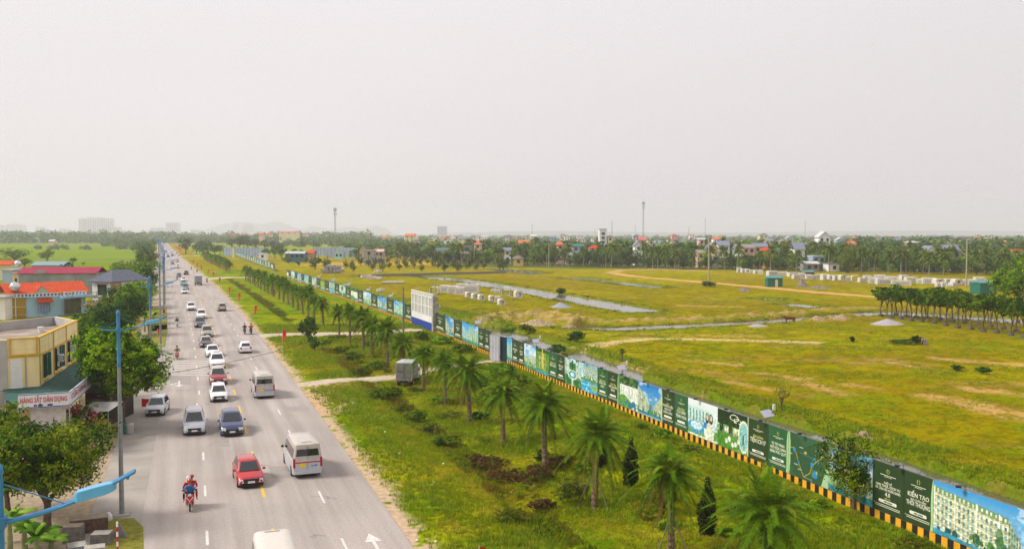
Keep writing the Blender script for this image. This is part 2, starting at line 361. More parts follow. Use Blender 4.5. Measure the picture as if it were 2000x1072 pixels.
# water lies under the whole field and shows where the channels are cut
wm = bpy.data.materials.new('channel_water'); wm.use_nodes = True
p = wm.node_tree.nodes['Principled BSDF']; p.inputs['Base Color'].default_value = (.10, .10, .055, 1); p.inputs['Roughness'].default_value = .12
p.inputs['Specular IOR Level'].default_value = 1.0; p.inputs['IOR'].default_value = 1.5
wn = wm.node_tree.nodes.new('ShaderNodeTexNoise'); wn.inputs['Scale'].default_value = 1.2; wb = wm.node_tree.nodes.new('ShaderNodeBump'); wb.inputs['Distance'].default_value = .02
wt = wm.node_tree.nodes.new('ShaderNodeTexCoord'); wm.node_tree.links.new(wt.outputs['Object'], wn.inputs[0]); wm.node_tree.links.new(wn.outputs[0], wb.inputs['Height']); wm.node_tree.links.new(wb.outputs[0], p.inputs['Normal'])
for k, (pts, wd) in enumerate(CANALS):
    P2 = [Vector((*q, 0)) for q in pts]; Lf, Rt = [], []
    for i, q in enumerate(P2):
        t = (P2[min(i + 1, len(P2) - 1)] - P2[max(i - 1, 0)]).normalized(); nrm = Vector((-t.y, t.x, 0)) * (wd / 2 + 2.5)
        ext = t * (2.5 if i == len(P2) - 1 else -2.5 if i == 0 else 0)
        Lf.append(q + nrm + ext); Rt.append(q - nrm + ext)
    b = MB(); b.add([(q.x, q.y, WZ - .006 * k) for q in Lf + Rt], [(i, i + 1, len(Lf) + i + 1, len(Lf) + i) for i in range(len(Lf) - 1)])
    b.build('water', wm)['kind'] = 'structure'
# the road
def strip(ys, a, b_, z, mb, mi=0):
    q = [(Ef(y) + a, y, z) for y in ys] + [(Ef(y) + b_, y, z) for y in ys]; n = len(ys)
    mb.add(q, [(i, i + 1, n + i + 1, n + i) for i in range(n - 1)], mi)
YS = [5 + 4 * i for i in range(50)] + [205 + 15 * i for i in range(90)] + [1560 + 40 * i for i in range(14)]
road_m = mat('asphalt', (.34, .298, .264), rough=.85, var=.10, scale=.12, spec=.25, bump=0, col2=(.398, .352, .316), det=10)
nt_ = road_m.node_tree; nn = nt_.nodes.new('ShaderNodeTexNoise'); nn.inputs['Scale'].default_value = 6; nn.inputs['Detail'].default_value = 6
mm = nt_.nodes.new('ShaderNodeMixRGB'); mm.blend_type = 'OVERLAY'; mm.inputs[0].default_value = .25
pb = nt_.nodes['Principled BSDF']; lk = pb.inputs['Base Color'].links[0].from_socket
cr_ = nt_.nodes.new('ShaderNodeMapping'); tcx = nt_.nodes.new('ShaderNodeTexCoord'); nt_.links.new(tcx.outputs['Object'], cr_.inputs[0]); nt_.links.new(cr_.outputs[0], nn.inputs[0])
nt_.links.new(lk, mm.inputs[1]); nt_.links.new(nn.outputs[0], mm.inputs[2])
# long tyre-polished streaks running with the road
wv = nt_.nodes.new('ShaderNodeTexNoise'); wv.inputs['Scale'].default_value = 1; wv.inputs['Detail'].default_value = 3
mp2 = nt_.nodes.new('ShaderNodeMapping'); mp2.vector_type = 'TEXTURE'; mp2.inputs['Rotation'].default_value = (0, 0, R(19.5)); mp2.inputs['Scale'].default_value = (.9, 28, 1)
nt_.links.new(tcx.outputs['Object'], mp2.inputs[0]); nt_.links.new(mp2.outputs[0], wv.inputs[0])
mm2 = nt_.nodes.new('ShaderNodeMixRGB'); mm2.blend_type = 'OVERLAY'; mm2.inputs[0].default_value = .4; nt_.links.new(mm.outputs[0], mm2.inputs[1]); nt_.links.new(wv.outputs[0], mm2.inputs[2]); nt_.links.new(mm2.outputs[0], pb.inputs['Base Color'])
mb = MB(); strip(YS, -14.4, 0, 0.0, mb); o = mb.build('road', road_m); o['kind'] = 'structure'
mb = MB(); n = len(YS)
q = [(Ef(y) - 17.4 - (.8 * math.sin(y * .7) + .5 * math.sin(y * 1.9) if y > 90 else 0), y, -.012) for y in YS] + [(Ef(y) - 14.3, y, -.012) for y in YS]
mb.add(q, [(i, i + 1, n + i + 1, n + i) for i in range(n - 1)])
o = mb.build('shoulder', mat('old_pavement', (.33, .30, .26), rough=.9, var=.18, scale=.4, det=9)); o['kind'] = 'structure'
pm1 = mat('road_repair', (.315, .283, .258), rough=.9, var=.10, scale=1.5, det=8); pm2 = mat('tar_seal', (.16, .15, .14), rough=.8, var=.2)
for k_, (y_, ln_, a_, b_) in enumerate(((61, 3, -6.2, -4.1), (70, 8, -10.2, -8.6), (84, 2.2, -3.0, -.6), (99, 6, -13.8, -11.5), (118, 10, -6.4, -4.4), (141, 4, -10, -7.6), (168, 16, -13.5, -11.6), (205, 12, -3.1, -.9))):
    mb = MB(); strip([y_ + ln_ * i / 4 for i in range(5)], a_, b_, .003, mb); mb.build('road_patch', pm1)['kind'] = 'structure'
mb = MB(); r_ = random.Random(5)
for k_ in range(26):
    y_ = 44 + k_ * 7 + r_.uniform(-3, 3); o_ = r_.uniform(-13.8, -3); q_ = [Vector((Ef(y_) + o_, y_, .0036))]
    for i in range(r_.randint(4, 9)): q_.append(q_[-1] + Vector((r_.uniform(-.2, .75), r_.uniform(-.25, .25), 0)))
    for a, b in zip(q_, q_[1:]): mb.add([a - Vector((0, .03, 0)), b - Vector((0, .03, 0)), b + Vector((0, .03, 0)), a + Vector((0, .03, 0))], [(0, 1, 2, 3)])
mb.build('road_cracks', pm2)['kind'] = 'structure'
# markings
def dash(mb, y0, ln, off, wd, z=.005, mi=0):
    ys = [y0, y0 + ln]
    strip(ys, off - wd / 2, off + wd / 2, z, mb, mi)
my = mat('yellow_marking', (.80, .46, .02), rough=.7, var=.12, scale=4); mw = mat('white_marking', (.62, .60, .55), rough=.8, var=.22, scale=5)
mb = MB()
for k in range(-4, 70): dash(mb, 56.4 + 9.06 * k, 3.0, -7.05, .17)
mb.build('yellow_marking', my)['kind'] = 'structure'
mb = MB()
for k in range(-4, 80):
    dash(mb, 51.6 + 9.06 * k - 4, 2.4, -10.7, .16); dash(mb, 55.2 + 9.06 * k, 2.6, -3.5, .15)
def arrow(x, y, s, h, turn=0):
    c, s_ = math.cos(h), math.sin(h)
    def T(a, b): return (x + a * c * s + b * s_ * s, y + (-a * s_ + b * c) * s, .005)
    mb.add([T(-.09, -2), T(.09, -2), T(.09, .8), T(-.09, .8)], [(0, 1, 2, 3)])
    mb.add([T(-.45, .8), T(.45, .8), T(0, 2.2)], [(0, 1, 2)])
    if turn: mb.add([T(.09, -1), T(.7, -.1), T(.55, .1), T(.09, -.6)], [(0, 1, 2, 3)]); mb.add([T(.9, -.2), T(.9, .6), T(.3, .1)], [(0, 1, 2)])
for px, py, tn, up in ((350, 749, 1, -1), (735, 1066, 0, 1), (400, 797, 0, -1), (385, 795, 1, -1), (540, 800, 0, 1)):
    g = G(px, py)
    if px not in (400, 540): arrow(g.x, g.y, 1, heading(g.y) + (math.pi if up < 0 else 0), tn)
for k in range(9):   # worn zebra bars near the junction
    a = G(400, 733 - k * 3.4); strip([a.y, a.y + .32], -14.0, -7.6, .0045, mb)
mb.build('white_marking', mw)['kind'] = 'structure'
# white edge stones of the far kerb
mb = MB()
for k in range(38):
    y = 255 + k * 16; mb.box((Ef(y) + .9, y, -.05), (.5, 2.2, .4))
# ================================================================ FOLIAGE GENERATORS
def leafmats(name, cols, trans=.25):
    return [mat(f'{name}_{i}', srgb(c), rough=.6, var=.22, scale=1.7, trans=trans, spec=.06) for i, c in enumerate(cols)]
LM = dict(
    mango=leafmats('mango_leaf', ('669414', '9cb824', '3a5e0e'), .35), bush=leafmats('bush_leaf', ('527614', '88941e', '2c4a0e'), .35),
    dark=leafmats('dark_leaf', ('345c18', '567c22', '1f3c12'), .3), far=leafmats('belt_leaf', ('456e24', '6c8a2c', '2f5220'), .3),
    palm=leafmats('palm_leaf', ('5c800e', '7e9422', '2e480a'), .35), coco=leafmats('coconut_leaf', ('5f7c26', '949a44', '3d5a20'), .3),
    cyp=leafmats('cypress_leaf', ('26320f', '39470f', '171f0b')), nurs=leafmats('nursery_leaf', ('527612', '7c9a1a', '30500c'), .35),
    red=leafmats('red_shrub_leaf', ('5e2828', '62502a', '52641a')), weed=leafmats('weed_leaf', ('74841a', '8a7428', '4c6a12'), .45),
    pink=leafmats('bougainvillea_bloom', ('c0184a', 'd8306a', 'e7a0b0')), ban=leafmats('banana_leaf', ('6f9a2a', '8fb840', '43701c')),
    grass=leafmats('grass_blade', ('929a16', '789614', 'aaa02c'), .45), olive=leafmats('olive_leaf', ('62741c', '8a8c2a', '3e501a')))
BARK = mat('bark', (.13, .095, .065), rough=.95, var=.4, scale=6, bump=.02)
PBARK = mat('palm_bark', (.19, .13, .075), rough=.95, var=.55, scale=9, bump=.03)
GBARK = mat('grey_bark', (.26, .235, .20), rough=.95, var=.3, scale=5)
def leaves(n, blobs, ls, seed, asp=.5, shell=.55, updir=.35, clump=0):
    """n leaf quads scattered through ellipsoid lobes; blobs (x,y,z,rx,ry,rz)"""
    r = rng(seed); B = np.array(blobs, float); vol = (B[:, 3] * B[:, 4] * B[:, 5]) ** .75; k = r.choice(len(B), n, p=vol / vol.sum())
    d = r.normal(size=(n, 3)); d /= np.linalg.norm(d, axis=1)[:, None]
    if clump:   # gather leaves into bunches so that gaps open between them
        nc = max(8, n // clump); cc = r.normal(size=(nc, 3)); cc /= np.linalg.norm(cc, axis=1)[:, None]; ci = r.integers(0, nc, n)
        d = cc[ci] * 1.0 + d * .20; d /= np.linalg.norm(d, axis=1)[:, None]; cr = (shell + (1 - shell) * r.random(nc)) * (.84 + .28 * r.random(nc)); rad = cr[ci] + r.normal(size=n) * .05
        k = r.choice(len(B), nc, p=vol / vol.sum())[ci]
    else: rad = shell + (1 - shell) * r.random(n) ** .6
    rad = rad * (.86 + .28 * r.random(n))
    P = B[k, :3] + d * B[k, 3:] * rad[:, None]
    nrm = d * .8 + r.normal(size=(n, 3)) * .55; nrm[:, 2] += updir; nrm /= np.linalg.norm(nrm, axis=1)[:, None]
    t = np.cross(nrm, r.normal(size=(n, 3))); t /= np.linalg.norm(t, axis=1)[:, None] + 1e-9; b = np.cross(nrm, t)
    s = ls * (.6 + .8 * r.random(n))[:, None]
    v = np.stack([P - t * s * .5, P + b * s * asp * .5 + t * s * .05, P + t * s * .5, P - b * s * asp * .5 + t * s * .05], 1).reshape(-1, 3)
    f = np.arange(4 * n).reshape(-1, 4)
    q = fbm(P[:, 0] * 1.1 / max(ls * 3, .3) + 50, (P[:, 1] + P[:, 2]) / max(ls * 3, .3) + 50, seed, 2) + r.normal(size=n) * .12
    mi = np.where(q > .62, 1, np.where(q < .42, 2, 0))
    return v, f, mi
def merge(parts):
    vs, fs, ms, b = [], [], [], 0
    for v, f, m in parts: vs.append(v); fs.append(f + b); ms.append(m); b += len(v)
    return np.vstack(vs), np.vstack(fs), np.concatenate(ms)
def crown_mesh(name, n, blobs, ls, seed, mats, **k):
    v, f, mi = leaves(n, blobs, ls, seed, **k); return npmesh(name, v, f, mats, mi)
def trunk_mesh(h, r0, r1, seed, limbs=5, spread=1.2, top=None, m=BARK, lean=.05):
    r = random.Random(seed); mb = MB(); pts = [Vector((0, 0, -.15))]
    for i in range(1, 6): pts.append(Vector((r.uniform(-1, 1) * lean * h * i / 5, r.uniform(-1, 1) * lean * h * i / 5, h * i / 5)))
    mb.tube(pts, [r0 * 1.3] + [r0 + (r1 - r0) * i / 5 for i in range(1, 6)], 7)
    top = top or h * 1.5
    for k in range(limbs):
        a = 2 * math.pi * k / limbs + r.uniform(-.4, .4); b0 = pts[3 + k % 3]; e = Vector((math.cos(a) * spread, math.sin(a) * spread, top - b0.z)) * r.uniform(.75, 1)
        mb.tube([b0, b0 + e * .5 + Vector((0, 0, .1 * h)), b0 + e], [r1 * .8, r1 * .5, r1 * .15], 5)
    return mb.mesh('trunk', m, smooth=50)
def lobes(seed, w, h, z0, n=6, k=.55):
    """uneven crown: a handful of overlapping lobes filling a box w wide, h tall from z0"""
    r = random.Random(seed); out = [(0, 0, z0 + h * .5, w * .34, w * .34, h * .42)]
    for i in range(n):
        a = 2 * math.pi * i / n + r.uniform(-.5, .5); rr = w * .5 * (1 - k * .5) * r.uniform(.55, .85); s = w * k * .5 * r.uniform(.7, 1.15)
        out.append((math.cos(a) * rr, math.sin(a) * rr, z0 + h * r.uniform(.25, .78), s, s, s * .8 * min(1.4, h / w * 1.2)))
    out.append((r.uniform(-.1, .1) * w, r.uniform(-.1, .1) * w, z0 + h * .82, w * .22, w * .22, h * .2))
    return out
def put_tree(name, label, cat, tm, cm, loc, rz=0, sc_=1, group=None, extra=()):
    t = thing(name, label, cat, loc, rz, group); t.scale = (sc_,) * 3 if not isinstance(sc_, tuple) else sc_
    if tm: link(bpy.data.objects.new('trunk', tm), t)
    if cm: link(bpy.data.objects.new('crown', cm), t)
    for nm, me in extra: link(bpy.data.objects.new(nm, me), t)
    return t
def frond_mesh(n, L, ll, nl, seed, mats, droop=.55, emax=82, emin=-32, lw=.045, fold=.35, zc=0, spike=.75):
    r = random.Random(seed); V = []; F = []; MI = []
    for i in range(n):
        q = (i + .5) / n; e = R(emax + (emin - emax) * q + r.uniform(-8, 8)); a = i * 2.39996 + r.uniform(-.2, .2); l = L * r.uniform(.85, 1.1) * (.86 + .14 * min(1, q * 4)); dr = droop * r.uniform(.7, 1.25)
        ca, sa = math.cos(a), math.sin(a); side = np.array([-sa, ca, 0.]); tw = r.uniform(-.25, .25)
        def P(s):
            x = s * math.cos(e) * l; z = s * math.sin(e) * l - dr * l * s ** 2.1 * (.35 + .65 * math.cos(e)); b = tw * s * s * l * .5
            return np.array([ca * (.08 + x) - sa * b, sa * (.08 + x) + ca * b, zc + z])
        dead = len(mats) > 3 and q > .9 and r.random() < .55; e = e - R(25) if dead else e; m = 3 if dead else (2 if q > .78 else (1 if .1 < q < .25 else 0))
        ns = 7; rw = .022 * L / 2.3
        for j in range(ns):   # rachis as a narrow three-sided strip
            p, p2 = P(j / ns), P((j + 1) / ns); w1, w2 = rw * (1.3 - j / ns), rw * (1.3 - (j + 1) / ns); b = len(V)
            V += [p - side * w1, p + side * w1, p + [0, 0, -w1], p2 - side * w2, p2 + side * w2, p2 + [0, 0, -w2]]
            F += [(b, b + 1, b + 4, b + 3), (b + 1, b + 2, b + 5, b + 4), (b + 2, b, b + 3, b + 5)]; MI += [1, 1, 1]
        for j in range(nl):
            s = .13 + .87 * (j + .5) / nl; p = P(s); t = P(min(1.02, s + .03)) - p; t /= np.linalg.norm(t) + 1e-9; up = np.cross(t, side); up /= np.linalg.norm(up); up = up if up[2] > 0 else -up
            le = ll * math.sin(min(1, .25 + s * 1.1) * math.pi * .80 + .25) * r.uniform(.85, 1.1) if s < .97 else ll * .5
            for sg in (-1, 1):
                d = side * sg * .85 + t * (.35 + .55 * s) + up * fold * r.uniform(.3, 1.3) - np.array([0, 0, .18]); d /= np.linalg.norm(d)
                b = len(V); hw = t * lw * .5
                mid = p + d * le * .55; tip = p + d * le - np.array([0, 0, le * .16])
                V += [p - hw * .6, p + hw * .6, mid + hw, mid - hw, tip]
                F += [(b, b + 1, b + 2, b + 3), (b + 3, b + 2, b + 4, b + 4)]; MI += [m if m == 3 or r.random() < .8 else r.choice((0, 1, 2))] * 2
    V = np.array(V); F4 = [f for f in F]; me = bpy.data.meshes.new('crown')
    me.from_pydata(V.tolist(), [], [f if f[2] != f[3] else f[:3] for f in F4]); setmats(me, mats); me.polygons.foreach_set('material_index', MI); me.update(); return me
def palm_trunk(h, r0, r1, seed, rough=.12, m=PBARK, seg=9, rings=None, bend=0):
    r = random.Random(seed); mb = MB(); n = rings or int(h / .16); pts, rad = [], []
    bx, by = r.uniform(-1, 1) * bend, r.uniform(-1, 1) * bend
    for i in range(n + 1):
        s = i / n; pts.append((bx * s * s, by * s * s, -.2 + s * (h + .2))); rad.append((r0 + (r1 - r0) * s) * (1 + (rough if i % 2 else -rough * .4)) * (1.25 if s < .06 else 1) * (1.12 if s > .9 else 1))
    mb.tube(pts, rad, seg); return mb.mesh('trunk', m), (bx, by)
# ---------------------------------------------------------------- row of date palms along the verge
def ang_prop(parent, seed, h=1.9):
    r = random.Random(seed)
    mb = MB()
    for k in range(3):
        a = k * 2.09 + r.uniform(-.3, .3); mb.tube([(math.cos(a) * 1.15, math.sin(a) * 1.15, -.1), (math.cos(a) * .17, math.sin(a) * .17, h)], .035, 5)
    for k in range(3):
        a, a2 = k * 2.09, (k + 1) * 2.09
        mb.tube([(math.cos(a) * .3, math.sin(a) * .3, h * .82), (math.cos(a2) * .3, math.sin(a2) * .3, h * .82)], .025, 5)
    mb.build('prop', mat('prop_wood', (.22, .16, .11), rough=.9), parent)
LM['palm'].append(mat('palm_dead', srgb('7a5a2c'), rough=.8, var=.3, trans=.2))
PV = []
for s in range(3):
    tm, (bx, by) = palm_trunk(4.45, .20, .15, s, .14, bend=.18)
    c_ = frond_mesh((50, 44, 54)[s], (2.55, 2.4, 2.65)[s], .50, 62, 10 + s, LM['palm'], zc=0, lw=.034, emax=72, emin=-44, droop=(.58, .68, .5)[s]); c_.transform(Matrix.Translation((bx, by, 4.45))); PV.append((tm, c_))
PM = [(palm_trunk(4.4, .20, .15, 9, .1, seg=6, rings=12)[0], frond_mesh(44, 2.45, .52, 28, 30 + s, LM['palm'], zc=4.4, lw=.085, emax=72, emin=-40, droop=.5)) for s in range(2)]
PF = [(palm_trunk(4.2, .21, .17, 9, .05, seg=5, rings=5)[0], frond_mesh(32, 2.6, .58, 12, 40 + s, LM['palm'], zc=4.2, lw=.25, emax=70, emin=-38, droop=.5)) for s in range(2)]
rr = random.Random(4); cnt = 0
palm_ys = [37.6 + 8.2 * k for k in range(14)] + [162 + 8.2 * k for k in range(20)] + [385 + 8.2 * k for k in range(24)]
for k, y in enumerate(palm_ys):
    if 340 < y < 375: continue
    x = Ef(y) + 12.5 + rr.uniform(-.25, .25); pool = PV if y < 112 else (PM if y < 230 else PF); tm, cm = pool[k % len(pool)]
    if y < 145: lab = f'date palm on the verge, {"closest" if k == 0 else ordn(k)} to the camera in the row before the concrete path'
    elif y < 330: lab = f'date palm on the verge, {ordn(k - 14)} past the concrete path'
    else: lab = f'small far date palm on the verge, {ordn(k - 34)} past the second crossing path'
    s = rr.uniform(.9, 1.06); s = 1.04 if k < 2 else s
    t = put_tree('date_palm', lab, 'palm tree', tm, cm, (x, y, gz(x, y)), rr.uniform(0, 6.28), s, 'date palms in a row along the verge')
    t.rotation_euler.x = rr.uniform(-.045, .045); t.rotation_euler.y = rr.uniform(-.045, .045); t.scale = (s * rr.uniform(.92, 1.08),) * 2 + (s * rr.uniform(.94, 1.07),)
    if k in (1, 2) or (14 <= k <= 24 and k % 2 == 0): ang_prop(t, k, 1.9 if k < 3 else 1.6)
# ================================================================ HOARDING WITH BANNERS
YEL, BLK = mat('stripe_yellow', (.78, .38, .015), rough=.6, var=.12, scale=2), mat('stripe_black', (.02, .018, .016), rough=.6)
GRD, GRM = mat('banner_dark_green', srgb('2f4426'), rough=.55, var=.10, scale=.7), mat('banner_green', srgb('2f5f3a'), rough=.55, var=.10, scale=.7)
GRW = mat('banner_print', (1, 1, 1), rough=.5, var=.06, scale=3, attr='print')
LT = mat('banner_lettering', (.72, .74, .55), rough=.5, var=.05); LY = mat('banner_gold', (.62, .60, .10), rough=.5); LG = mat('banner_emblem', (.42, .62, .10), rough=.5); PALE = mat('banner_pill', (.78, .80, .68), rough=.5)
POSTM = mat('hoarding_steel', (.22, .23, .24), rough=.6, metal=.4)
FH = 3.3
# table of u = (px-1000)/1800 against y along the hoarding line
_ty = np.concatenate([np.arange(20, 340, .25), np.arange(340, 900, 1.)]); _tx = np.array([FX(y) for y in _ty])
_tu = 1000 + FP * _tx / (_ty * math.cos(PITCH) - (1.8 - CH) * math.sin(PITCH))
def fy(px): return float(np.interp(-px, -_tu, _ty))
def F3(y, z, out=0.0):
    h = math.atan2(FX(y + 2) - FX(y - 2), 4.0); return Vector((FX(y) - math.cos(h) * out, y + math.sin(h) * out, z))
C_ = lambda h: np.array(srgb(h))
def art(kind, W, H, seed):
    """a small printed picture as a colour grid, row 0 at the bottom"""
    r = rng(seed); y, x = np.meshgrid(np.linspace(0, 1, H), np.linspace(0, 1, W), indexing='ij'); im = np.zeros((H, W, 3))
    def fill(mk, c, a=1.0):
        im[mk] = im[mk] * (1 - a) + (C_(c) if isinstance(c, str) else c) * a
    def skyfill(top='2a90cf', bot='9fd4ea'):
        im[:] = C_(bot) * (1 - y[..., None]) + C_(top) * y[..., None]; c = fbm(x * 3, y * 5, seed) > .62; fill(c & (y > .35), 'dfeef2', .5)
    def facade(x0, x1, ya, yb, yc, yd, nx, ny, wall='d9dcc0', win='4f98a8', roof=None, arch=False):
        """quad: base from ya (at x0) to yb (at x1), top from yc to yd"""
        t = (x - x0) / (x1 - x0); lo, hi = ya + (yb - ya) * t, yc + (yd - yc) * t; s = (y - lo) / (hi - lo + 1e-6); inside = (t >= 0) & (t <= 1) & (s >= 0) & (s <= 1)
        fill(inside, wall); fill(inside & (fbm(x * 14, y * 14, seed + 3) > .6), 'b4c08e', .35)
        ft, fs = (t * nx) % 1, (s * ny) % 1; wn = inside & (ft > .28) & (ft < .74) & (fs > .22) & (fs < .78); fill(wn, win); fill(wn & (((t * nx).astype(int) + (s * ny).astype(int) * 3) % 4 == 0), '2c6f80')
        fill(inside & (fs < .12), 'a9b184'); fill(inside & (ft < .07), 'f0f0dc')
        if roof: fill(inside & (s > .86), roof)
        if roof: wn = inside & (s > .88) & (s < .97) & (ft > .3) & (ft < .7); fill(wn, 'e8ecd8')
        return inside
    if kind == 'facade':      # long cream apartment front with green roof band
        skyfill('3b9ad6', 'b9def0'); facade(-.02, .80, .17, -.12, .90, .76, 17, 6, 'e2e0bc', '5aa0b0', '6f9a68'); fill((x < .8) & (np.abs(((y - .17 + .36 * x) / (.73 + .12 * x) * 6 + .9) % 1 - .5) < .07) & (y > .2 - .3 * x) & (y < .88 - .18 * x), '9aa468', .8); fill((x < .8) & (((x * 4.25) % 1) < .06) & (y < .9 - .17 * x), 'f2efd6')
        facade(.80, .93, -.1, .02, .74, .40, 5, 6, '9fb08a', '3f7f88'); facade(.955, 1.1, -.1, .0, .55, .75, 3, 6, 'cfd0a8', '5aa0b0')
        for k in range(16):
            cx, cy = r.uniform(.04, .9), r.uniform(.02, .2) - .02; rad = r.uniform(.012, .045); fill(((x - cx) / rad) ** 2 + ((y - cy) / (rad * 3)) ** 2 < 1, ('3f6a3a', '5f8f46', '2f5f5a')[k % 3])
        cx = .72; fill(((x - cx) / .045) ** 2 + ((y - .3) / .26) ** 2 + .6 * (fbm(x * 30, y * 12, 9) - .5) < .8, '4f7a4a'); fill((y < .10 - .1 * x), '3f9ab8')
    elif kind == 'street':    # two building rows closing on blue sky
        skyfill('1c7cc4', '7fc4ea'); facade(0, .52, .05, .10, .86, .42, 9, 7, 'c9d0a4', '3f8a96'); facade(.62, 1, .12, .06, .30, .72, 6, 6, 'c3caa2', '3f8490'); facade(.5, .6, .12, .12, .44, .34, 2, 8, '3f86b0', '2a5f90'); fill(y < .12, '2478b0'); fill((y < .05), '8fc0d0')
        for k in range(10): cx = r.uniform(0, 1); fill(((x - cx) / .03) ** 2 + ((y - .14) / .09) ** 2 < 1, '3f7f4a')
    elif kind == 'towers':    # group of tall blocks over water
        skyfill('2a9ad8', 'a4dcf0')
        for x0, x1, h in ((.02, .16, .78), (.2, .3, .45), (.33, .46, .66), (.5, .72, .92), (.76, .86, .6), (.84, .99, .8)): facade(x0, x1, .1, .08, h, h * .95, 4, 10, 'bcd3a0' if x0 < .5 else 'a8d0a0', '3f8f96')
        fill(y < .13, '2f90b0'); fill((y < .2) & (fbm(x * 12, y * 9, seed) > .5), '4f8f4a')
    elif kind == 'pool':
        skyfill('8fd0ea', 'dff0f0'); k = (x * .9 + (1 - y)); s_ = (x - .05) * 1.0; fan = (y > .45) & (x > .15); an = np.arctan2(y - .42, x - .02)
        fill(fan & (y < .9), 'cfe0c8'); fill(fan & (((an * 22) % 1) > .55), '2f6f66'); fill((y < .46) & (y > .36), '5f8f3a'); w = (y < .38); fill(w, '2f9fd8'); fill(w & (fbm(x * 6, y * 16, 2) > .58), '8fd8f0'); fill((((x - .8) / .22) ** 2 + ((y - .22) / .12) ** 2 < 1), 'a8b83a'); fill((((x - .8) / .14) ** 2 + ((y - .22) / .06) ** 2 < 1), '5fb0a0')
    elif kind == 'garden':
        fill(y > -1, '2f6a3c'); fill(fbm(x * 9, y * 9, seed) > .55, '5f9a4a'); facade(.0, .3, .35, .42, 1, .95, 5, 7, 'd3e2d6', '5fa6a8'); facade(.68, 1, .42, .3, .92, 1, 5, 7, 'cfe0d4', '5fa6a8'); fill((y > .86) & (x > .3) & (x < .68), 'bfe4ea')
        d = np.hypot((x - .48) / .24, (y - .42) / .15); fill(d < 1.25, 'cfe0c0'); fill(d < .95, '3fa0c0'); fill(d < .5, 'cfeaf0'); fill((np.abs(x - .48) < .04) & (y < .3), 'cfdcc0'); fill((np.abs(x - .48) < .05) & (y > .58) & (y < .95), '1f5a34')
    elif kind == 'party':     # night terrace above a lawn with tables
        fill(y > -1, '23361c'); fill((y < .62), '6f9a4a'); fill((y < .6) & (y > .42) & (fbm(x * 12, y * 10, 4) > .5), 'd9e4c4'); fill((y < .42) & (x < .5), '4f8a2a'); fill((((x - .55) / .4) ** 2 + ((y - .2) / .14) ** 2 < 1), '57962a')
        for k in range(7): cx, cy = .3 + .1 * k, .2 + .08 * math.sin(k * 2); fill(((x - cx) / .045) ** 2 + ((y - cy) / .07) ** 2 < 1, 'e6ecdc')
        for k in range(6): cx = .2 + .09 * k; fill((np.abs(x - cx) < .018) & (y > .38) & (y < .56), ('3f5f7a', 'd0c0a0', '7a4f3a')[k % 3])
        for cx, cy, ra in ((.55, .86, .15), (.66, .8, .12), (.5, .78, .09)): d = np.hypot((x - cx) / ra, (y - cy) / (ra * .55)); fill((d < 1) & (d > .8), 'e2ead0')
        d = np.hypot((x - .86) / .17, (y - .45) / .42); fill(d < 1, '8fc8c4'); fill((d < 1) & (d > .86), 'dfe8d0'); fill((np.abs(x - .84) < .02) & (y > .25) & (y < .5), '3a4a3a'); fill((x > .98), 'cfe0b8')
        fill((y > .88) & (x < .45) & (np.abs((y * 14) % 1 - .5) > .42), 'cfd8d0'); fill((np.hypot((x - .12) / .07, (y - .62) / .22) < 1), '1f3f1c'); fill((np.hypot((x - .42) / .06, (y - .6) / .2) < 1), '2a4a20')
    elif kind == 'women':     # two figures by a fountain before arches
        im[:] = C_('e4ecec') * y[..., None] + C_('a8d4d0') * (1 - y[..., None]); b = (y > .45) & (y < .82) & (x < .75); fill(b, 'c6e0da'); fill(b & (((x * 9) % 1) > .55) & (y < .74), '5f9f98'); fill((y < .3), '6aa050'); fill(((x - .3) / .3) ** 2 + ((y - .26) / .18) ** 2 < 1, '4fa6c8'); fill(((x - .3) / .2) ** 2 + ((y - .3) / .12) ** 2 < 1, 'cfe8f0')
        for cx, c in ((.66, '2a86c0'), (.79, 'e6ecd8')):
            fill(((x - cx) / .10) ** 2 + ((y - .25) / .30) ** 2 < 1, 'e2ead4'); fill(((x - cx) / .062) ** 2 + ((y - .60) / .15) ** 2 < 1, '3a4030'); fill(((x - cx) / .036) ** 2 + ((y - .63) / .085) ** 2 < 1, 'cfc4a8'); fill((np.abs(x - cx + .06) < .05) & (y > .3) & (y < .48), c)
        fill(y < .05, 'd9e4c8')
    elif kind == 'white':
        im[:] = C_('dfe6dc'); fill((y > .72), '2f4a2c'); fill((y > .72) & (fbm(x * 6, y * 12, 5) > .55), '4f7f3a'); fill(((x * 7) % 1 < .08) & (y > .35) & (y < .8), 'a8b4a4'); fill((y < .3 + .1 * np.sin(x * 6)) & (x < .7), '5f9a4a'); fill((y < .22) & (fbm(x * 9, y * 9, 1) > .5), '2f7a8a'); fill((((x - .8) / .1) ** 2 + ((y - .2) / .07) ** 2 < 1), '1f6f96'); fill((x < .08), '4f8a3a')
    elif kind == 'green':
        im[:] = C_('5f9a2a'); fill((y > .84), '2a5a2a'); facade(.12, .86, .18, .16, .86, .84, 5, 3, 'a3a82c', '3f7a2a'); fill(fbm(x * 10, y * 10, seed) > .6, '2f6f24', .7); fill(y < .12, '3f9aa8'); fill((np.abs(x - .5) < .03) & (y > .2), 'c9c83a')
    elif kind == 'sky':
        skyfill('4aa6da', 'c8e6f0'); fill((fbm(x * 4, y * 6, seed) > .5) & (y > .45), 'e6f0f2', .7); facade(0, .6, .1, .1, .5, .44, 8, 4, 'b8cf9a', '3f8a8a'); facade(.6, 1, .1, .1, .62, .56, 4, 5, 'c4d4a6', '4a9494'); fill(y < .13, '4f9a8a'); fill((y < .3) & (fbm(x * 14, y * 9, seed + 1) > .55), '3f7f3a')
    elif kind == 'bush':
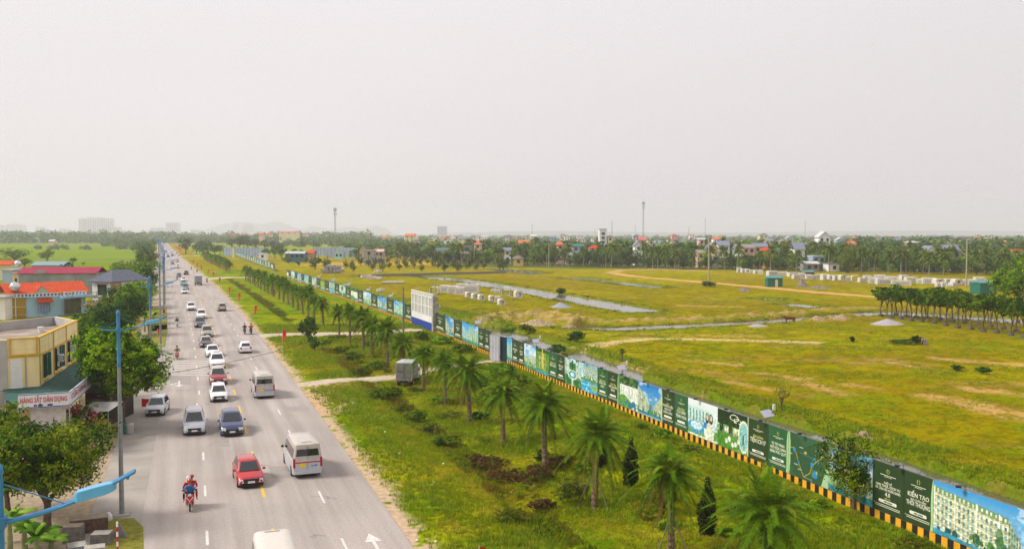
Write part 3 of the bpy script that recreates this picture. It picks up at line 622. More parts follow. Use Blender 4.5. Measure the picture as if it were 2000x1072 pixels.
        skyfill('6fb4da', 'dceef2'); facade(.1, 1, .1, .1, .52, .6, 8, 5, 'cfdcc8', '4f9a9a'); fill((x < .25) & (y < .5 - x), '9fbf8a'); fill(y < .15, '2f8a9a')
    elif kind == 'map':
        im[:] = C_('34583a'); fill(fbm(x * 2, y * 2, 8) > .6, '3b6444')
        def ln(pts, c, wd):
            for (ax, ay), (bx, by) in zip(pts, pts[1:]):
                dx, dy = bx - ax, by - ay; t = np.clip(((x - ax) * dx + (y - ay) * dy * .45) / (dx * dx + dy * dy * .45), 0, 1); fill(np.hypot(x - ax - t * dx, (y - ay - t * dy) * .65) < wd, c)
        ln([(.0, .62), (.16, .66), (.22, .5), (.27, .34), (.4, .06), (.56, .2), (.6, .38), (.72, .52), (1, .78)], 'b9a03a', .007); ln([(.3, .6), (.62, .55), (.62, .4)], '3f7f8a', .006); ln([(.7, .95), (.68, .5)], '6f8a4a', .005); ln([(.4, .06), (.6, .05), (.62, .3)], '8f9a3a', .005)
        for cx, cy, ra in ((.16, .62, .035), (.27, .36, .02), (.66, .56, .022), (.6, .40, .038), (.68, .2, .06), (.45, .1, .018), (.6, .03, .016), (.95, .72, .016), (.76, .5, .015)): fill(np.hypot(x - cx, (y - cy) * .65) < ra, '2f8fc0')
        fill((np.abs(x - .44) < .03) & (np.abs(y - .62) < .025), 'd0b030'); fill(np.hypot(x - .72, (y - .26) * .65) < .02, 'd8c03a')
        fill((x > .92 - .25 * np.maximum(0, .35 - y)) & (y < .42), 'a9cf9a'); fill(x < .03 + .03 * np.sin(y * 3), '9fc88a')
        for cx, cy in ((.34, .72), (.2, .28), (.82, .66), (.3, .2), (.05, .5)): fill((np.abs(x - cx) < .05) & (np.abs(y - cy) < .01), 'c8d0b0')
    if kind != 'map':
        q = np.clip((.85 - y) * 4, 0, 1) * np.clip((fbm(x * 34, y * 24, seed + 5, 3) - .5) * 1.6, -.3, .3); im *= (1 + q)[..., None]; g_ = fbm(x * 18, y * 14, seed + 8, 3); fill((g_ > .64) & (y < .5), '3f6a3a', .25); fill((g_ < .3) & (y < .7), 'bcd4b0', .2)
    return im
def picture(kind, w, h, res, seed):
    W, H = max(6, int(w * res)), max(6, int(h * res)); im = art(kind, W, H, seed); im = np.clip(im, 0, 1)
    y, x = np.meshgrid(np.linspace(0, h, H), np.linspace(-w / 2, w / 2, W), indexing='ij'); v = np.stack([x, 0 * x, y], -1).reshape(-1, 3); i = np.arange(H * W).reshape(H, W)
    f = np.stack([i[:-1, :-1], i[:-1, 1:], i[1:, 1:], i[1:, :-1]], -1).reshape(-1, 4)
    # give the sheet a back, a little behind
    b = len(v); v = np.vstack([v, [[-w / 2, .02, 0], [w / 2, .02, 0], [w / 2, .02, h], [-w / 2, .02, h]]]); f = np.vstack([f, [[b + 1, b, b + 3, b + 2]]])
    me = npmesh('banner_sheet', v, f, [GRW]); a = me.attributes.new('print', 'FLOAT_COLOR', 'POINT'); c = np.ones((len(v), 4), dtype=np.float32); c[:b, :3] = im.reshape(-1, 3); c[b:, :3] = .5; a.data.foreach_set('color', c.ravel()); return me
def emblem(z, s=.16):
    mb = MB()
    for sx in (-1, 1):
        mb.add([(sx * .02, -.012, z + s), (sx * s * .75, -.012, z + s * .25), (sx * s * .75, -.012, z - s * .2), (sx * .05, -.012, z + s * .25)], [(0, 1, 2, 3)])
        mb.add([(sx * .02, -.012, z - s), (sx * s * .75, -.012, z - s * .35), (sx * s * .5, -.012, z - s * .1), (sx * .05, -.012, z - s * .5)], [(0, 1, 2, 3)])
    return mb
def pill(z, w, h=.15):
    mb = MB(); pts = []
    for k in range(16):
        a = 2 * math.pi * k / 16; pts.append((math.copysign(w / 2 - h / 2, math.cos(a)) + math.cos(a) * h / 2, -.012, z + math.sin(a) * h / 2))
    mb.add(pts, [tuple(range(16))]); return mb
def bars(lst):
    mb = MB()
    for (x, z, w, h) in lst: mb.add([(x - w / 2, -.012, z), (x + w / 2, -.012, z), (x + w / 2, -.012, z + h), (x - w / 2, -.012, z + h)], [(0, 1, 2, 3)])
    return mb
def banner(px0, px1, kind, label, lines=None, detail=2, gm=None, curve=0):
    y0, y1 = fy(px0), fy(px1)       # px0 < px1 : y0 is the far edge
    a, b = F3(y0, 0), F3(y1, 0); w = (b - a).length; c = F3((y0 + y1) / 2, .48, .06); rz = math.atan2(b.y - a.y, b.x - a.x); h = FH - .5
    t = thing('banner', label, 'banner', c, rz, 'advertising banners on the hoarding')
    if kind:
        res = min(34, 1150 / y1) if detail else 6
        link(bpy.data.objects.new('printed_sheet', picture(kind, w - .02, h, res, int(px0))), t)
    else:
        mb = MB(); mb.box((0, .01, 0), (w - .02, .02, h)); mb.build('printed_sheet', gm or GRD, t)
        if curve:   # pale wavy border of the next picture
            mb = MB(); n = 12; q = []
            for k in range(n + 1):
                s = k / n; o_ = .05 + .22 * (.5 - .5 * math.cos(s * 4.2)) * (1 - s) ** .5 + (.16 * (1 - s) ** 3); q += [(curve * (w / 2 - .011), -.004, s * h), (curve * (w / 2 - o_), -.004, s * h)]
            mb.add(q, [(2 * k, 2 * k + 1, 2 * k + 3, 2 * k + 2) for k in range(n)]); mb.build('border', mat('banner_border', srgb('a8cf95'), rough=.5), t)
        emblem(h - .42).build('emblem', LG, t)
        bars([(0, h - .68, w * .5, .035), (0, h - .76, w * .25, .025)]).build('caption', LT, t)
        z = h - 1.05
        tot = w * .80
        for (s, sz, m) in (lines or ()):
            me = text_mesh(s, sz, m); xs = [v.co.x for v in me.vertices]; ww = max(xs) - min(xs); k = min(1.0, tot / ww)
            o = link(bpy.data.objects.new('lettering', me), t); o.rotation_euler = (math.pi / 2, 0, 0); o.location = (0, -.012, z - sz * .75); o.scale = (k * 1.0, 1, 1); z -= sz * 1.02
        pz = .62
        pill(pz, w * .58, .19).build('number_pill', PALE, t)
        if detail > 1:
            me = text_mesh('1800 633869', .13, GRD); o = link(bpy.data.objects.new('lettering', me), t); o.rotation_euler = (math.pi / 2, 0, 0); o.location = (.03, -.02, pz - .045); xs = [v.co.x for v in me.vertices]; k = min(1, w * .48 / (max(xs) - min(xs))); o.scale = (k, 1, 1)
        bars([(0, pz - .24, w * .78, .035), (0, pz - .33, w * .78, .035)] + [(-w * .43, pz - .23, .05, .05)]).build('small_print', LT, t)
    return t
L1 = lambda *a: [(s, z, (LT, LY)[m]) for s, z, m in a]
B_ = banner
B_(1825, 2012, 'facade', 'banner picturing a long cream apartment front under blue sky, largest on the hoarding', detail=2)
B_(1767, 1825, None, 'dark green banner reading KIẾN TẠO THỜI THƯỢNG', L1(('KIẾN TẠO', .34, 0), ('QUY CHUẨN SỐNG', .13, 0), ('THỜI THƯỢNG', .34, 0)), curve=1)
B_(1706, 1767, None, 'dark green banner with the figure 4.0, beside the leafy bush', L1(('THIẾT KẾ', .15, 0), ('CHO THUÊ, DỊCH VỤ', .2, 0), ('VÀ CĂN HỘ HẠNG SANG', .2, 0), ('4.0', .34, 0), ('KIẾN TẠO', .1, 1)))
B_(1620, 1706, 'bush', 'banner picturing pale buildings, half hidden behind the leafy bush')
B_(1541, 1620, 'map', 'green map banner with blue dots and yellow road lines')
B_(1502, 1541, None, 'green banner reading VÀNG ĐỊA LINH SINH PHÚ QUÝ', L1(('VỊ TRÍ VÀNG', .25, 0), ('NƠI ĐỊA LINH', .27, 0), ('SINH PHÚ QUÝ', .27, 0)), gm=GRM, curve=1)
B_(1463, 1502, None, 'dark green banner reading TIỆN ÍCH 5 star', L1(('TẬN HƯỞNG', .2, 1), ('TIỆN ÍCH 5*', .42, 0)))
B_(1403, 1463, 'party', 'banner picturing an evening garden party on a lawn')
B_(1345, 1403, 'women', 'banner picturing two women in pale dresses by a fountain')
B_(1319, 1345, None, 'bright green banner reading CƯ DÂN TINH HOA', L1(('CỘNG ĐỒNG', .18, 1), ('CƯ DÂN', .36, 0), ('TINH HOA', .36, 0)), gm=GRM, detail=1)
B_(1293, 1319, None, 'dark green banner reading THƯƠNG HIỆU DỊCH VỤ HẠNG SANG', L1(('DÒNG', .14, 1), ('THƯƠNG HIỆU', .26, 0), ('DỊCH VỤ', .26, 0), ('HẠNG SANG', .26, 0)), detail=1, curve=-1)
B_(1247, 1293, 'street', 'banner picturing a street of buildings narrowing under deep blue sky')
B_(1209, 1247, 'white', 'banner with a white interior and green plants, beside the deep blue sky picture')
B_(1188, 1209, None, 'green banner reading NÂNG CHUẨN SỐNG, second before the white interior picture', L1(('NÂNG TẦM', .2, 1), ('HỢP CHUẨN', .3, 0), ('SỐNG', .3, 0)), detail=1, curve=1)
B_(1168, 1188, None, 'green banner reading ĐẲNG CẤP SANG, next to the blue pool picture', L1(('KHÔNG GIAN', .2, 1), ('ĐẲNG CẤP', .3, 0), ('SANG', .3, 0)), gm=GRM, detail=1)
B_(1136, 1168, 'pool', 'banner picturing a blue pool below a fan-shaped facade')
B_(1104, 1136, 'garden', 'banner picturing a round fountain garden between towers')
B_(1089, 1104, None, 'dark green text banner next to the round fountain garden picture', L1(('TIỆN ÍCH', .3, 0), ('NHƯ Ý', .3, 0)), detail=1)
B_(1073, 1089, None, 'green text banner next to the yellow-green gateway picture', L1(('PHONG CÁCH', .25, 1), ('SỐNG XANH', .3, 0)), gm=GRM, detail=1)
B_(1048, 1073, 'green', 'banner picturing a yellow-green gateway')
B_(1025, 1048, 'sky', 'banner of clouds over low green buildings, beside the yellow-green gateway picture')
B_(1013, 1025, None, 'dark green text banner just past the clouds picture', L1(('ĐÔ THỊ', .3, 0), ('XANH', .3, 0)), detail=1)
B_(1001, 1013, None, 'dark green text banner nearly at the opened gate', L1(('CUỘC SỐNG', .3, 0), ('MỚI', .3, 0)), detail=1)
B_(991, 1001, 'towers', 'narrow blue banner strip at the edge of the opened gate')
B_(946, 958, None, 'dark green text banner behind the folded gate leaf', L1(('ĐÔ THỊ', .3, 0), ('XANH', .3, 0)), detail=1)
B_(935, 946, None, 'dark green text banner beside the blue tower blocks picture', L1(('CUỘC SỐNG', .3, 0), ('MỚI', .3, 0)), detail=1)
B_(903, 935, 'towers', 'banner picturing tall blue-green tower blocks over water')
B_(887, 903, None, 'dark green text banner between the tower blocks picture and the pale street picture', L1(('KHÔNG GIAN', .3, 0), ('SỐNG', .3, 0)), detail=1)
B_(871, 887, 'street', 'narrow banner of a pale blue street, second picture past the opened gate')
B_(849, 871, None, 'dark green text banner at the white trellis gateway', L1(('KHÔNG GIAN', .3, 0), ('XANH', .3, 0)), detail=1)
kinds = ['towers', 'street', 'sky', 'white', 'garden', 'pool', 'green', 'facade']
def runs(y_from, y_to, where, first=0):
    y, k = y_from, 0
    while y < y_to:
        pic = k % 2 == 1; wd = (8.5 if pic else 6.5) * .93; yb = min(y + wd, y_to)
        pxa = float(np.interp(yb, _ty, _tu)); pxb = float(np.interp(y, _ty, _tu)); kd = kinds[(k // 2 + first) % 8]
        col = {'towers': 'blue towers', 'street': 'blue street', 'sky': 'cloudy', 'white': 'white', 'garden': 'garden', 'pool': 'pool', 'green': 'yellow-green', 'facade': 'cream facade'}[kd]
        if pic: B_(pxa, pxb, kd, f'{col} picture banner, {ordn(k // 2)} picture {where}', detail=1 if y < 260 else 0)
        else: B_(pxa, pxb, None, f'dark green text banner, {ordn(k // 2)} one {where}', L1(('KHÔNG GIAN', .34, 0), ('SỐNG', .34, 0)) if y < 240 else None, detail=1)
        y = yb; k += 1
runs(fy(807), 330, 'past the white trellis gateway')
runs(398, 700, 'past the second crossing path', 3)
# the boards, posts, lamps and striped kerb of the hoarding
def hoard(ya, yb, label, step=2.2):
    t = thing('hoarding', label, 'fence', F3(ya, 0)); org = F3(ya, 0)
    def LQ(y, z, o=0): return F3(y, z, o) - org
    n = max(1, int((yb - ya) / 4)); mb = MB(); st = MB(); bk = MB(); ps = MB(); lp = MB()
    for k in range(n):
        y0, y1 = ya + (yb - ya) * k / n, ya + (yb - ya) * (k + 1) / n
        mb.add([LQ(y0, .4, .02), LQ(y1, .4, .02), LQ(y1, FH, .02), LQ(y0, FH, .02), LQ(y0, .4, -.02), LQ(y1, .4, -.02), LQ(y1, FH, -.02), LQ(y0, FH, -.02)], [(0, 1, 2, 3), (7, 6, 5, 4), (3, 2, 6, 7), (0, 4, 5, 1)])
        p = LQ(y0, 0, -.1); ps.box((p.x, p.y, -.3), (.08, .08, FH + .35)); q = LQ(y0, 0, -1.2); ps.tube([(p.x, p.y, FH - .6), (q.x, q.y, -.3)], .03, 4)
        a, b = LQ(y0, FH, 0), LQ(y1, FH, 0); ps.tube([a, b], .035, 4)
        c = LQ(y0 + 1, FH, .0); e = LQ(y0 + 1, FH + .22, .42)
        if ya < 200 or k % 2 == 0: lp.tube([c, c + Vector((0, 0, .2)), e], .018, 4); lp.box((e.x, e.y, e.z - .09), (.26, .2, .12), rz=heading(y0))
    L = (F3(yb, 0) - F3(ya, 0)).length; m = int(L / .42)
    if ya < 330:
        V_ = []
        for k in range(m + 1): y0 = ya + (yb - ya) * k / m; V_ += [LQ(y0, -.1, .05), LQ(y0, .44, .05), LQ(y0, .44, .03)]
        st.add(V_, [(3 * k, 3 * k + 3, 3 * k + 4, 3 * k + 1) for k in range(m)] + [(3 * k + 1, 3 * k + 4, 3 * k + 5, 3 * k + 2) for k in range(m)]); st.m = [k % 2 for k in range(m)] * 2
    mb.build('board', mat('hoarding_board', (.16, .22, .16), rough=.6), t); ps.build('framework', POSTM, t); lp.build('floodlights', mat('lamp_housing', (.03, .035, .045), rough=.5), t)
    if st.v: st.build('striped_kerb', [YEL, BLK], t)
hoard(33, fy(991), 'advertising hoarding with yellow and black kerb, near side of the opened gate')
hoard(fy(958), fy(850), 'advertising hoarding with striped kerb between the opened gate and the white trellis gateway')
hoard(fy(807), 330, 'long advertising hoarding from the white trellis gateway to the crossing path')
hoard(398, 700, 'far advertising hoarding past the second crossing path')
# ================================================================ VEHICLES
def carpaint(name, hexc, **k): return mat('car_paint_' + name, srgb(hexc), rough=.28, var=.04, coat=.7, spec=.5, **k)
HEAD = mat('headlight_glass', (.62, .64, .66), rough=.12, spec=.8, var=.05); TAIL = mat('tail_light_red', (.42, .012, .012), rough=.2, var=.1)
DARKP = mat('dark_plastic', (.022, .022, .024), rough=.6); PLATE = mat('number_plate_white', (.72, .72, .70), rough=.5); PLATEY = mat('number_plate_yellow', (.78, .52, .03), rough=.5); CHROME = mat('chrome', (.6, .6, .6), rough=.2, metal=.9)
def loft(mb, rings, mi=0, cap=True):
    b = len(mb.v); n = len(rings[0])
    for r_ in rings: mb.v += [tuple(q) for q in r_]
    for i in range(len(rings) - 1):
        for k in range(n): mb.f.append((b + i * n + k, b + i * n + (k + 1) % n, b + (i + 1) * n + (k + 1) % n, b + (i + 1) * n + k)); mb.m.append(mi)
    if cap: mb.f.append(tuple(b + k for k in range(n - 1, -1, -1))); mb.m.append(mi); mb.f.append(tuple(b + (len(rings) - 1) * n + k for k in range(n))); mb.m.append(mi)
# profile: list of (y, top z) from the tail (-L/2) to the nose (+L/2); cabin: (rear base, rear roof, front roof, front base)
SPEC = dict(
    hatch=dict(L=3.9, W=1.68, H=1.50, belt=.93, top=[(-1, .80), (-.96, .92), (-.5, .95), (.40, .93), (.62, .86), (.88, .70), (1, .50)], cab=(-.95, -.74, .16, .52), wb=2.45),
    suv=dict(L=4.5, W=1.84, H=1.68, belt=1.06, top=[(-1, .88), (-.96, 1.04), (-.5, 1.08), (.40, 1.06), (.60, 1.00), (.90, .84), (1, .56)], cab=(-.95, -.80, .12, .46), wb=2.65),
    mpv=dict(L=4.6, W=1.78, H=1.74, belt=1.02, top=[(-1, .85), (-.97, 1.0), (-.5, 1.04), (.44, 1.02), (.64, .94), (.90, .78), (1, .52)], cab=(-.97, -.88, .22, .56), wb=2.75),
    sedan=dict(L=4.55, W=1.78, H=1.45, belt=.92, top=[(-1, .72), (-.95, .98), (-.62, 1.0), (-.3, .94), (.38, .92), (.62, .86), (.90, .70), (1, .48)], cab=(-.64, -.34, .12, .46), wb=2.65),
    van=dict(L=5.75, W=2.0, H=2.32, belt=1.22, top=[(-1, 1.15), (-.99, 1.22), (-.5, 1.22), (.56, 1.22), (.70, 1.12), (.90, .96), (1, .62)], cab=(-.992, -.965, .36, .66), wb=3.75))
def wheel(parent, x, y, r_, w_, det):
    mb = MB(); mb.lathe((x, y, r_), [(r_ * .55, -w_ / 2), (r_ * .94, -w_ / 2), (r_, -w_ / 3), (r_, w_ / 3), (r_ * .94, w_ / 2), (r_ * .55, w_ / 2)], 16 if det else 10, axis='x')
    o = mb.build('wheel', RUBBER, parent, smooth=40)
    if det:
        s = 1 if x > 0 else -1; mb = MB(); mb.lathe((x, y, r_), [(r_ * .60, s * w_ * .46), (r_ * .58, s * (w_ / 2 + .01)), (r_ * .12, s * (w_ / 2 - .02))], 12, axis='x')
        for k in range(5):
            a = k * 1.2566; mb.tube([(x + s * (w_ / 2 + .005), y, r_), (x + s * (w_ / 2 + .005), y + math.cos(a) * r_ * .56, r_ + math.sin(a) * r_ * .56)], .03, 4)
        mb.build('rim', RIM, o)
def make_car(kind, pm, label, loc, rz, det=2, group=None, plate=PLATE, roofm=None, rails=False, bumper=None, sunroof=False, cat='car', facing=True, lower=None):
    S = SPEC[kind]; L, W, H, B = S['L'], S['W'], S['H'], S['belt']; hw = W / 2
    t = thing('parked_car' if cat == 'parked car' else ('passenger_van' if kind == 'van' else 'car'), label, cat, loc, rz, group)
    wr = .33 if kind != 'van' else .35; wy = S['wb'] / 2; yo = .05 * L / 4
    tops = S['top']
    def topz(y): return float(np.interp(y / (L / 2), [a for a, b in tops], [b for a, b in tops]))
    ys = sorted(set([round(a * L / 2, 3) for a, b in tops] + [round(s * wy + yo + d, 3) for s in (-1, 1) for d in (-.42, -.38, -.27, 0, .27, .38, .42)] + [0.0, round(-L / 2 * .985, 3), round(L / 2 * .97, 3)]))
    mb = MB(); rings = []
    for y in ys:
        q = abs(y) / (L / 2); w_ = hw * (1 - (.10 if kind != 'van' else .05) * q ** 5 - (.10 if y > 0 else .05) * max(0, q - .9) * 10 * .6); zt = topz(y)
        zb = .20 + .10 * max(0, q - .88) * 8; d = min(abs(y - yo - wy), abs(y - yo + wy)); ar = .38
        za = max(zb, math.sqrt(max(0, ar * ar - d * d)) + .33) if d < ar + .02 else zb
        mid = max(zb + (zt - zb) * .52, za + .02) if zt > za else zt - .02; sh = max(mid + .02, zt - .07)
        rings.append([(-w_ * .80, y, zb), (-w_ * .97, y, za), (-w_, y, mid), (-w_ * .965, y, sh), (-w_ * .86, y, zt), (0, y, zt + .025), (w_ * .86, y, zt), (w_ * .965, y, sh), (w_, y, mid), (w_ * .97, y, za), (w_ * .80, y, zb), (0, y, zb)])
    loft(mb, rings)
    # cabin
    rb, rr_, fr, fb = [c * L / 2 for c in S['cab']]; bw, rw = hw * (.90 if kind != 'van' else .965), hw * (.70 if kind != 'van' else .82); cr = []
    for s in (0, .12, .8, .93, 1.0):
        k = min(1, s / .93); zz = B + (H - B) * (s if s < .93 else .93 + (s - .93) * 1.0); yb, yf = rb + (rr_ - rb) * k, fb + (fr - fb) * k; ww = bw + (rw - bw) * k
        if s == 1.0: yb += .10; yf -= .12; ww -= .09
        c = .10; cr.append([(-ww + c, yb, zz), (-ww, yb + c, zz), (-ww, (yb + yf) / 2, zz), (-ww, yf - c * 1.5, zz), (-ww + c, yf, zz), (0, yf + .05, zz), (ww - c, yf, zz), (ww, yf - c * 1.5, zz), (ww, (yb + yf) / 2, zz), (ww, yb + c, zz), (ww - c, yb, zz), (0, yb - .03, zz)])
    cr.append([(p[0] * .5, p[1] * .55 + (rr_ + fr) / 2 * .45, H + .035) for p in cr[-1]])
    loft(mb, cr, 1 if roofm else 0)
    mb.build('body', [pm] + ([roofm] if roofm else []), t, smooth=38)
    mb = MB(); mb.box((0, 0, .17), (W * .86, L * .93, .2)); mb.build('underbody', DARKP, t)
    # glass: quads lying just proud of the cabin's faces
    def cab(k, side): yb, yf = rb + (rr_ - rb) * k, fb + (fr - fb) * k; return yb, yf, bw + (rw - bw) * k, B + (H - B) * .93 * k
    k0, k1 = (.05, .93) if kind != 'van' else (.08, .60)
    def end_glass(front, ka, kb, ins=.12):
        q = []
        for k in (ka, kb):
            yb, yf, ww, zz = cab(k, 0); y = (yf + .02) if front else (yb - .02); n = .05 if front else -.03
            q += [(-ww + ins, y, zz), (0, y + n, zz), (ww - ins, y, zz)]
        m_ = MB(); m_.add(q, [(0, 1, 4, 3), (1, 2, 5, 4)]); return m_
    end_glass(1, .04, .92 if kind != 'van' else .80).build('windscreen', CARGLASS, t)
    if det > 0: end_glass(0, .14 if kind != 'van' else .28, .84 if kind != 'van' else .72, .14 if kind != 'van' else .17).build('rear_window', CARGLASS, t)
    if det > 0:
        for s in (-1, 1):
            m_ = MB(); spans = ((.06, .48), (.51, .93)) if kind in ('hatch', 'sedan') else ((.04, .30), (.33, .64), (.67, .95)); ka, kb = (.10, .86) if kind != 'van' else (.10, .72)
            for (a, b) in spans:
                q = []
                for k in (ka, kb):
                    yb, yf, ww, zz = cab(k, 0); q += [(s * (ww + .012), yb + (yf - yb) * a, zz), (s * (ww + .012), yb + (yf - yb) * b, zz)]
                m_.add(q, [(0, 1, 3, 2)])
            m_.build('side_window', CARGLASS, t)
    for s in (-1, 1):
        for f in (-1, 1): wheel(t, s * (hw - .11), f * wy + yo, wr, .2, det > 1)
    nose, tail = L / 2, -L / 2
    if det > 0:
        for s in (-1, 1):
            zt = topz(nose * .93); m_ = MB(); m_.box((s * hw * .70, nose - .13, zt - .24), (hw * .40, .26, .21), rz=-s * .30, top=(.9, .65)); m_.build('headlight', HEAD, t, bevel=.02)
            m_ = MB(); zt = topz(tail * .98)
            if kind == 'van': m_.box((s * (hw - .11), tail + .02, .75), (.14, .10, .62))
            elif kind in ('suv', 'mpv', 'hatch'): m_.box((s * (hw - .20), tail + .10, zt - .30), (.26, .2, .34), rz=s * .2)
            else: m_.box((s * (hw - .28), tail + .06, zt - .18), (.40, .16, .17), rz=s * .2)
            m_.build('tail_light', TAIL, t, bevel=.015)
            m_ = MB(); m_.box((s * (hw + .10), fb - .22, B - .02), (.20, .11, .15), top=(.8, .8)); m_.build('mirror', DARKP if kind == 'van' else pm, t, bevel=.02)
        m_ = MB(); m_.box((0, nose - .05, .42), (W * .56, .16, .20), top=(1.1, .8)); m_.box((0, nose - .03, .22), (W * .66, .14, .15)); m_.build('grille', DARKP, t)
        m_ = MB(); m_.box((0, nose + .035, .36), (.44, .04, .13)); m_.build('number_plate', PLATE, t)
        m_ = MB(); m_.box((0 if kind != 'van' else -.35, tail - .012, .62 if kind != 'van' else .78), (.42, .04, .16 if kind != 'van' else .26)); m_.build('number_plate', plate, t)
        m_ = MB(); m_.box((0, tail + .02, .30), (W * .88, .16, .2)); m_.build('rear_bumper', lower or (bumper or pm), t, bevel=.03)
        if bumper: m_ = MB(); m_.box((0, nose - .04, .20), (W * .82, .16, .14)); m_.tube([(-.5, nose + .05, .3), (-.42, nose + .06, .22), (.42, nose + .06, .22), (.5, nose + .05, .3)], .03, 5, 0); m_.build('front_bumper', bumper, t)
    if rails:
        for s in (-1, 1): m_ = MB(); m_.tube([(s * rw * .93, rr_ + .2, H - .03), (s * rw * .93, rr_ + .3, H + .05), (s * rw * .93, fr - .3, H + .05), (s * rw * .93, fr - .15, H - .03)], .022, 5); m_.build('roof_rail', STEEL, t)
    if sunroof: m_ = MB(); m_.box((0, (rr_ + fr) / 2 + .1, H + .02), (rw * 1.1, .75, .03)); m_.build('sunroof', CARGLASS, t)
    if kind == 'van':
        m_ = MB(); m_.box((0, tail + .0, 1.26), (.012, .05, .9)); m_.box((0, tail + .005, .62), (.012, .05, .5)); m_.build('door_seam', DARKP, t)
        m_ = MB(); m_.box((0, rr_ + .35, H + .028), (.7, .05, .02)); m_.build('roof_vent', STEEL, t)
        m_ = MB(); m_.box((0, tail - .015, 1.06), (W * .80, .03, .07)); m_.build('trim_strip', TAIL if det == 3 else CHROME, t)
        me = text_mesh('16 chỗ' if det == 3 else 'ĐI HÀ NỘI', .15, mat('sticker_blue', (.05, .12, .4)));o = link(bpy.data.objects.new('lettering', me), t); o.rotation_euler = (math.pi / 2, 0, 0); o.location = (.42, tail - .03, .8)
    return t
P_W, P_SIL, P_BLUE, P_RED, P_RED2 = carpaint('white', 'e9e9ea'), carpaint('silver', 'b7bcc2'), carpaint('blue', '24345c'), carpaint('red', 'b3141c'), carpaint('dark_red', '8e1a1e')
P_BRN, P_BEI, P_GRY, P_CHAMP, P_TEAL, P_BLK = carpaint('brown', '4a3b38'), carpaint('beige', '9d9486'), carpaint('grey', '4a5058'), carpaint('champagne', 'b9b69e'), carpaint('teal', '3f9d9a'), carpaint('black', '1f2226')
DUSTY = mat('dusty_roof', (.50, .46, .41), rough=.5, var=.1, coat=.3)
Q = 'cars queueing in the lane beside the yellow line'; Q2 = 'cars driving away on the far lanes'
def at(px, py, toward=True, back=0, rot=0):
    g = G(px, py); h = heading(g.y); rz = -h + (math.pi if toward else 0) + rot
    d = Vector((math.sin(h), math.cos(h), 0)); return g + d * back, rz
def mk(kind, pm, label, px, py, toward, det=2, **k):
    g, rz = at(px, py, toward, back=SPEC[kind]['L'] / 2 - .25, rot=k.pop('rot', 0)); g.z = .006; return make_car(kind, pm, label, g, rz, det, **k)
mk('hatch', P_RED, 'red crossover hatchback with black bumper straddling the yellow line', 487, 952, 1, bumper=DARKP, rails=True, group=None, rot=.06)
mk('van', P_SIL, 'dusty white passenger van with red trim strip driving away, closest van but one', 598, 932, 0, 3, plate=PLATEY, roofm=DUSTY, rot=.03)
mk('van', P_SIL, 'silver passenger van driving away, beyond the van with the red strip', 517, 778, 0, 2, plate=PLATEY, roofm=DUSTY)
make_car('van', P_W, 'pale ribbed roof of a van coming up from below the frame', (Ef(40.4) - 7.7, 40.4, .006), -heading(40.4) + math.pi, 2, roofm=mat('ribbed_roof', (.62, .58, .52), rough=.6, stretch=(1, 6, 1), var=.1))
mk('mpv', P_SIL, 'silver people carrier abreast of the dark blue car', 380, 850, 1, rails=False)
mk('suv', P_BLUE, 'dark blue sport utility car abreast of the silver people carrier', 454, 852, 1, group=Q)
mk('hatch', P_W, 'white hatchback with a dark grille, last of the near queue', 428, 785, 1, group=Q)
mk('suv', P_RED2, 'dark red car close behind the white hatchback', 427, 752, 1, group=Q, roofm=DUSTY)
mk('suv', P_W, 'white sport utility car with sunroof in front of the dark red one', 425, 720, 1, group=Q, sunroof=True)
mk('sedan', P_W, 'white sedan overlapping the white sunroof car', 416, 698, 1, group=Q)
mk('sedan', P_BRN, 'brown black sedan with lit headlights in the queue', 403, 679, 1, group=Q, roofm=DUSTY)
mk('suv', P_BEI, 'beige sport utility car in the queue', 405, 659, 1, group=Q)
mk('suv', P_GRY, 'dark grey sport utility car in the queue', 391, 640, 1, group=Q)
mk('suv', P_W, 'white sport utility car ahead of the dark grey one', 394, 623, 1, group=Q)
mk('suv', P_W, 'white off-roader alone on the kerb side of the queue', 373.5, 607, 1)
mk('hatch', P_W, 'white hatchback with red tail lights driving away', 480, 690, 0, group=Q2, lower=P_W)
mk('mpv', P_CHAMP, 'champagne estate car driving away', 434, 608, 0, group=Q2, lower=DARKP)
g, rz = at(307, 812, 1, 1.7, rot=-.12); g.z = -.005; make_car('hatch', P_SIL, 'silver white hatchback parked on the shoulder by the mango tree', g, rz, 2, cat='parked car')
for px, py, pm, kd, lab in ((361, 574, P_W, 'sedan', 'white sedan well beyond the lone white off-roader'), (362.5, 566, P_GRY, 'suv', 'grey car just beyond the far white sedan'), (358.5, 557, P_TEAL, 'sedan', 'teal green taxi in the queue'), (359, 549.5, P_W, 'sedan', 'white car behind the teal taxi'),
    (350, 541, P_BLUE, 'sedan', 'blue grey sedan abreast of the box truck'), (348, 524, P_W, 'suv', 'white car by the second blue street lamp head')):
    mk(kd, pm, lab, px, py, 1, 1, group=Q)
mk('suv', P_BLK, 'black car just beyond the grey box truck', 363.5, 537, 0, 1, group=Q2)
mk('sedan', P_RED2, 'dark red roofed car far up the road', 337, 516.5, 1, 1)
mk('suv', P_SIL, 'pale blue silver car driving away up the road', 346.5, 512, 0, 1, group=Q2)
mk('sedan', P_BLK, 'dark purple car far off on the far lane', 336.5, 499.5, 0, 1, group=Q2)
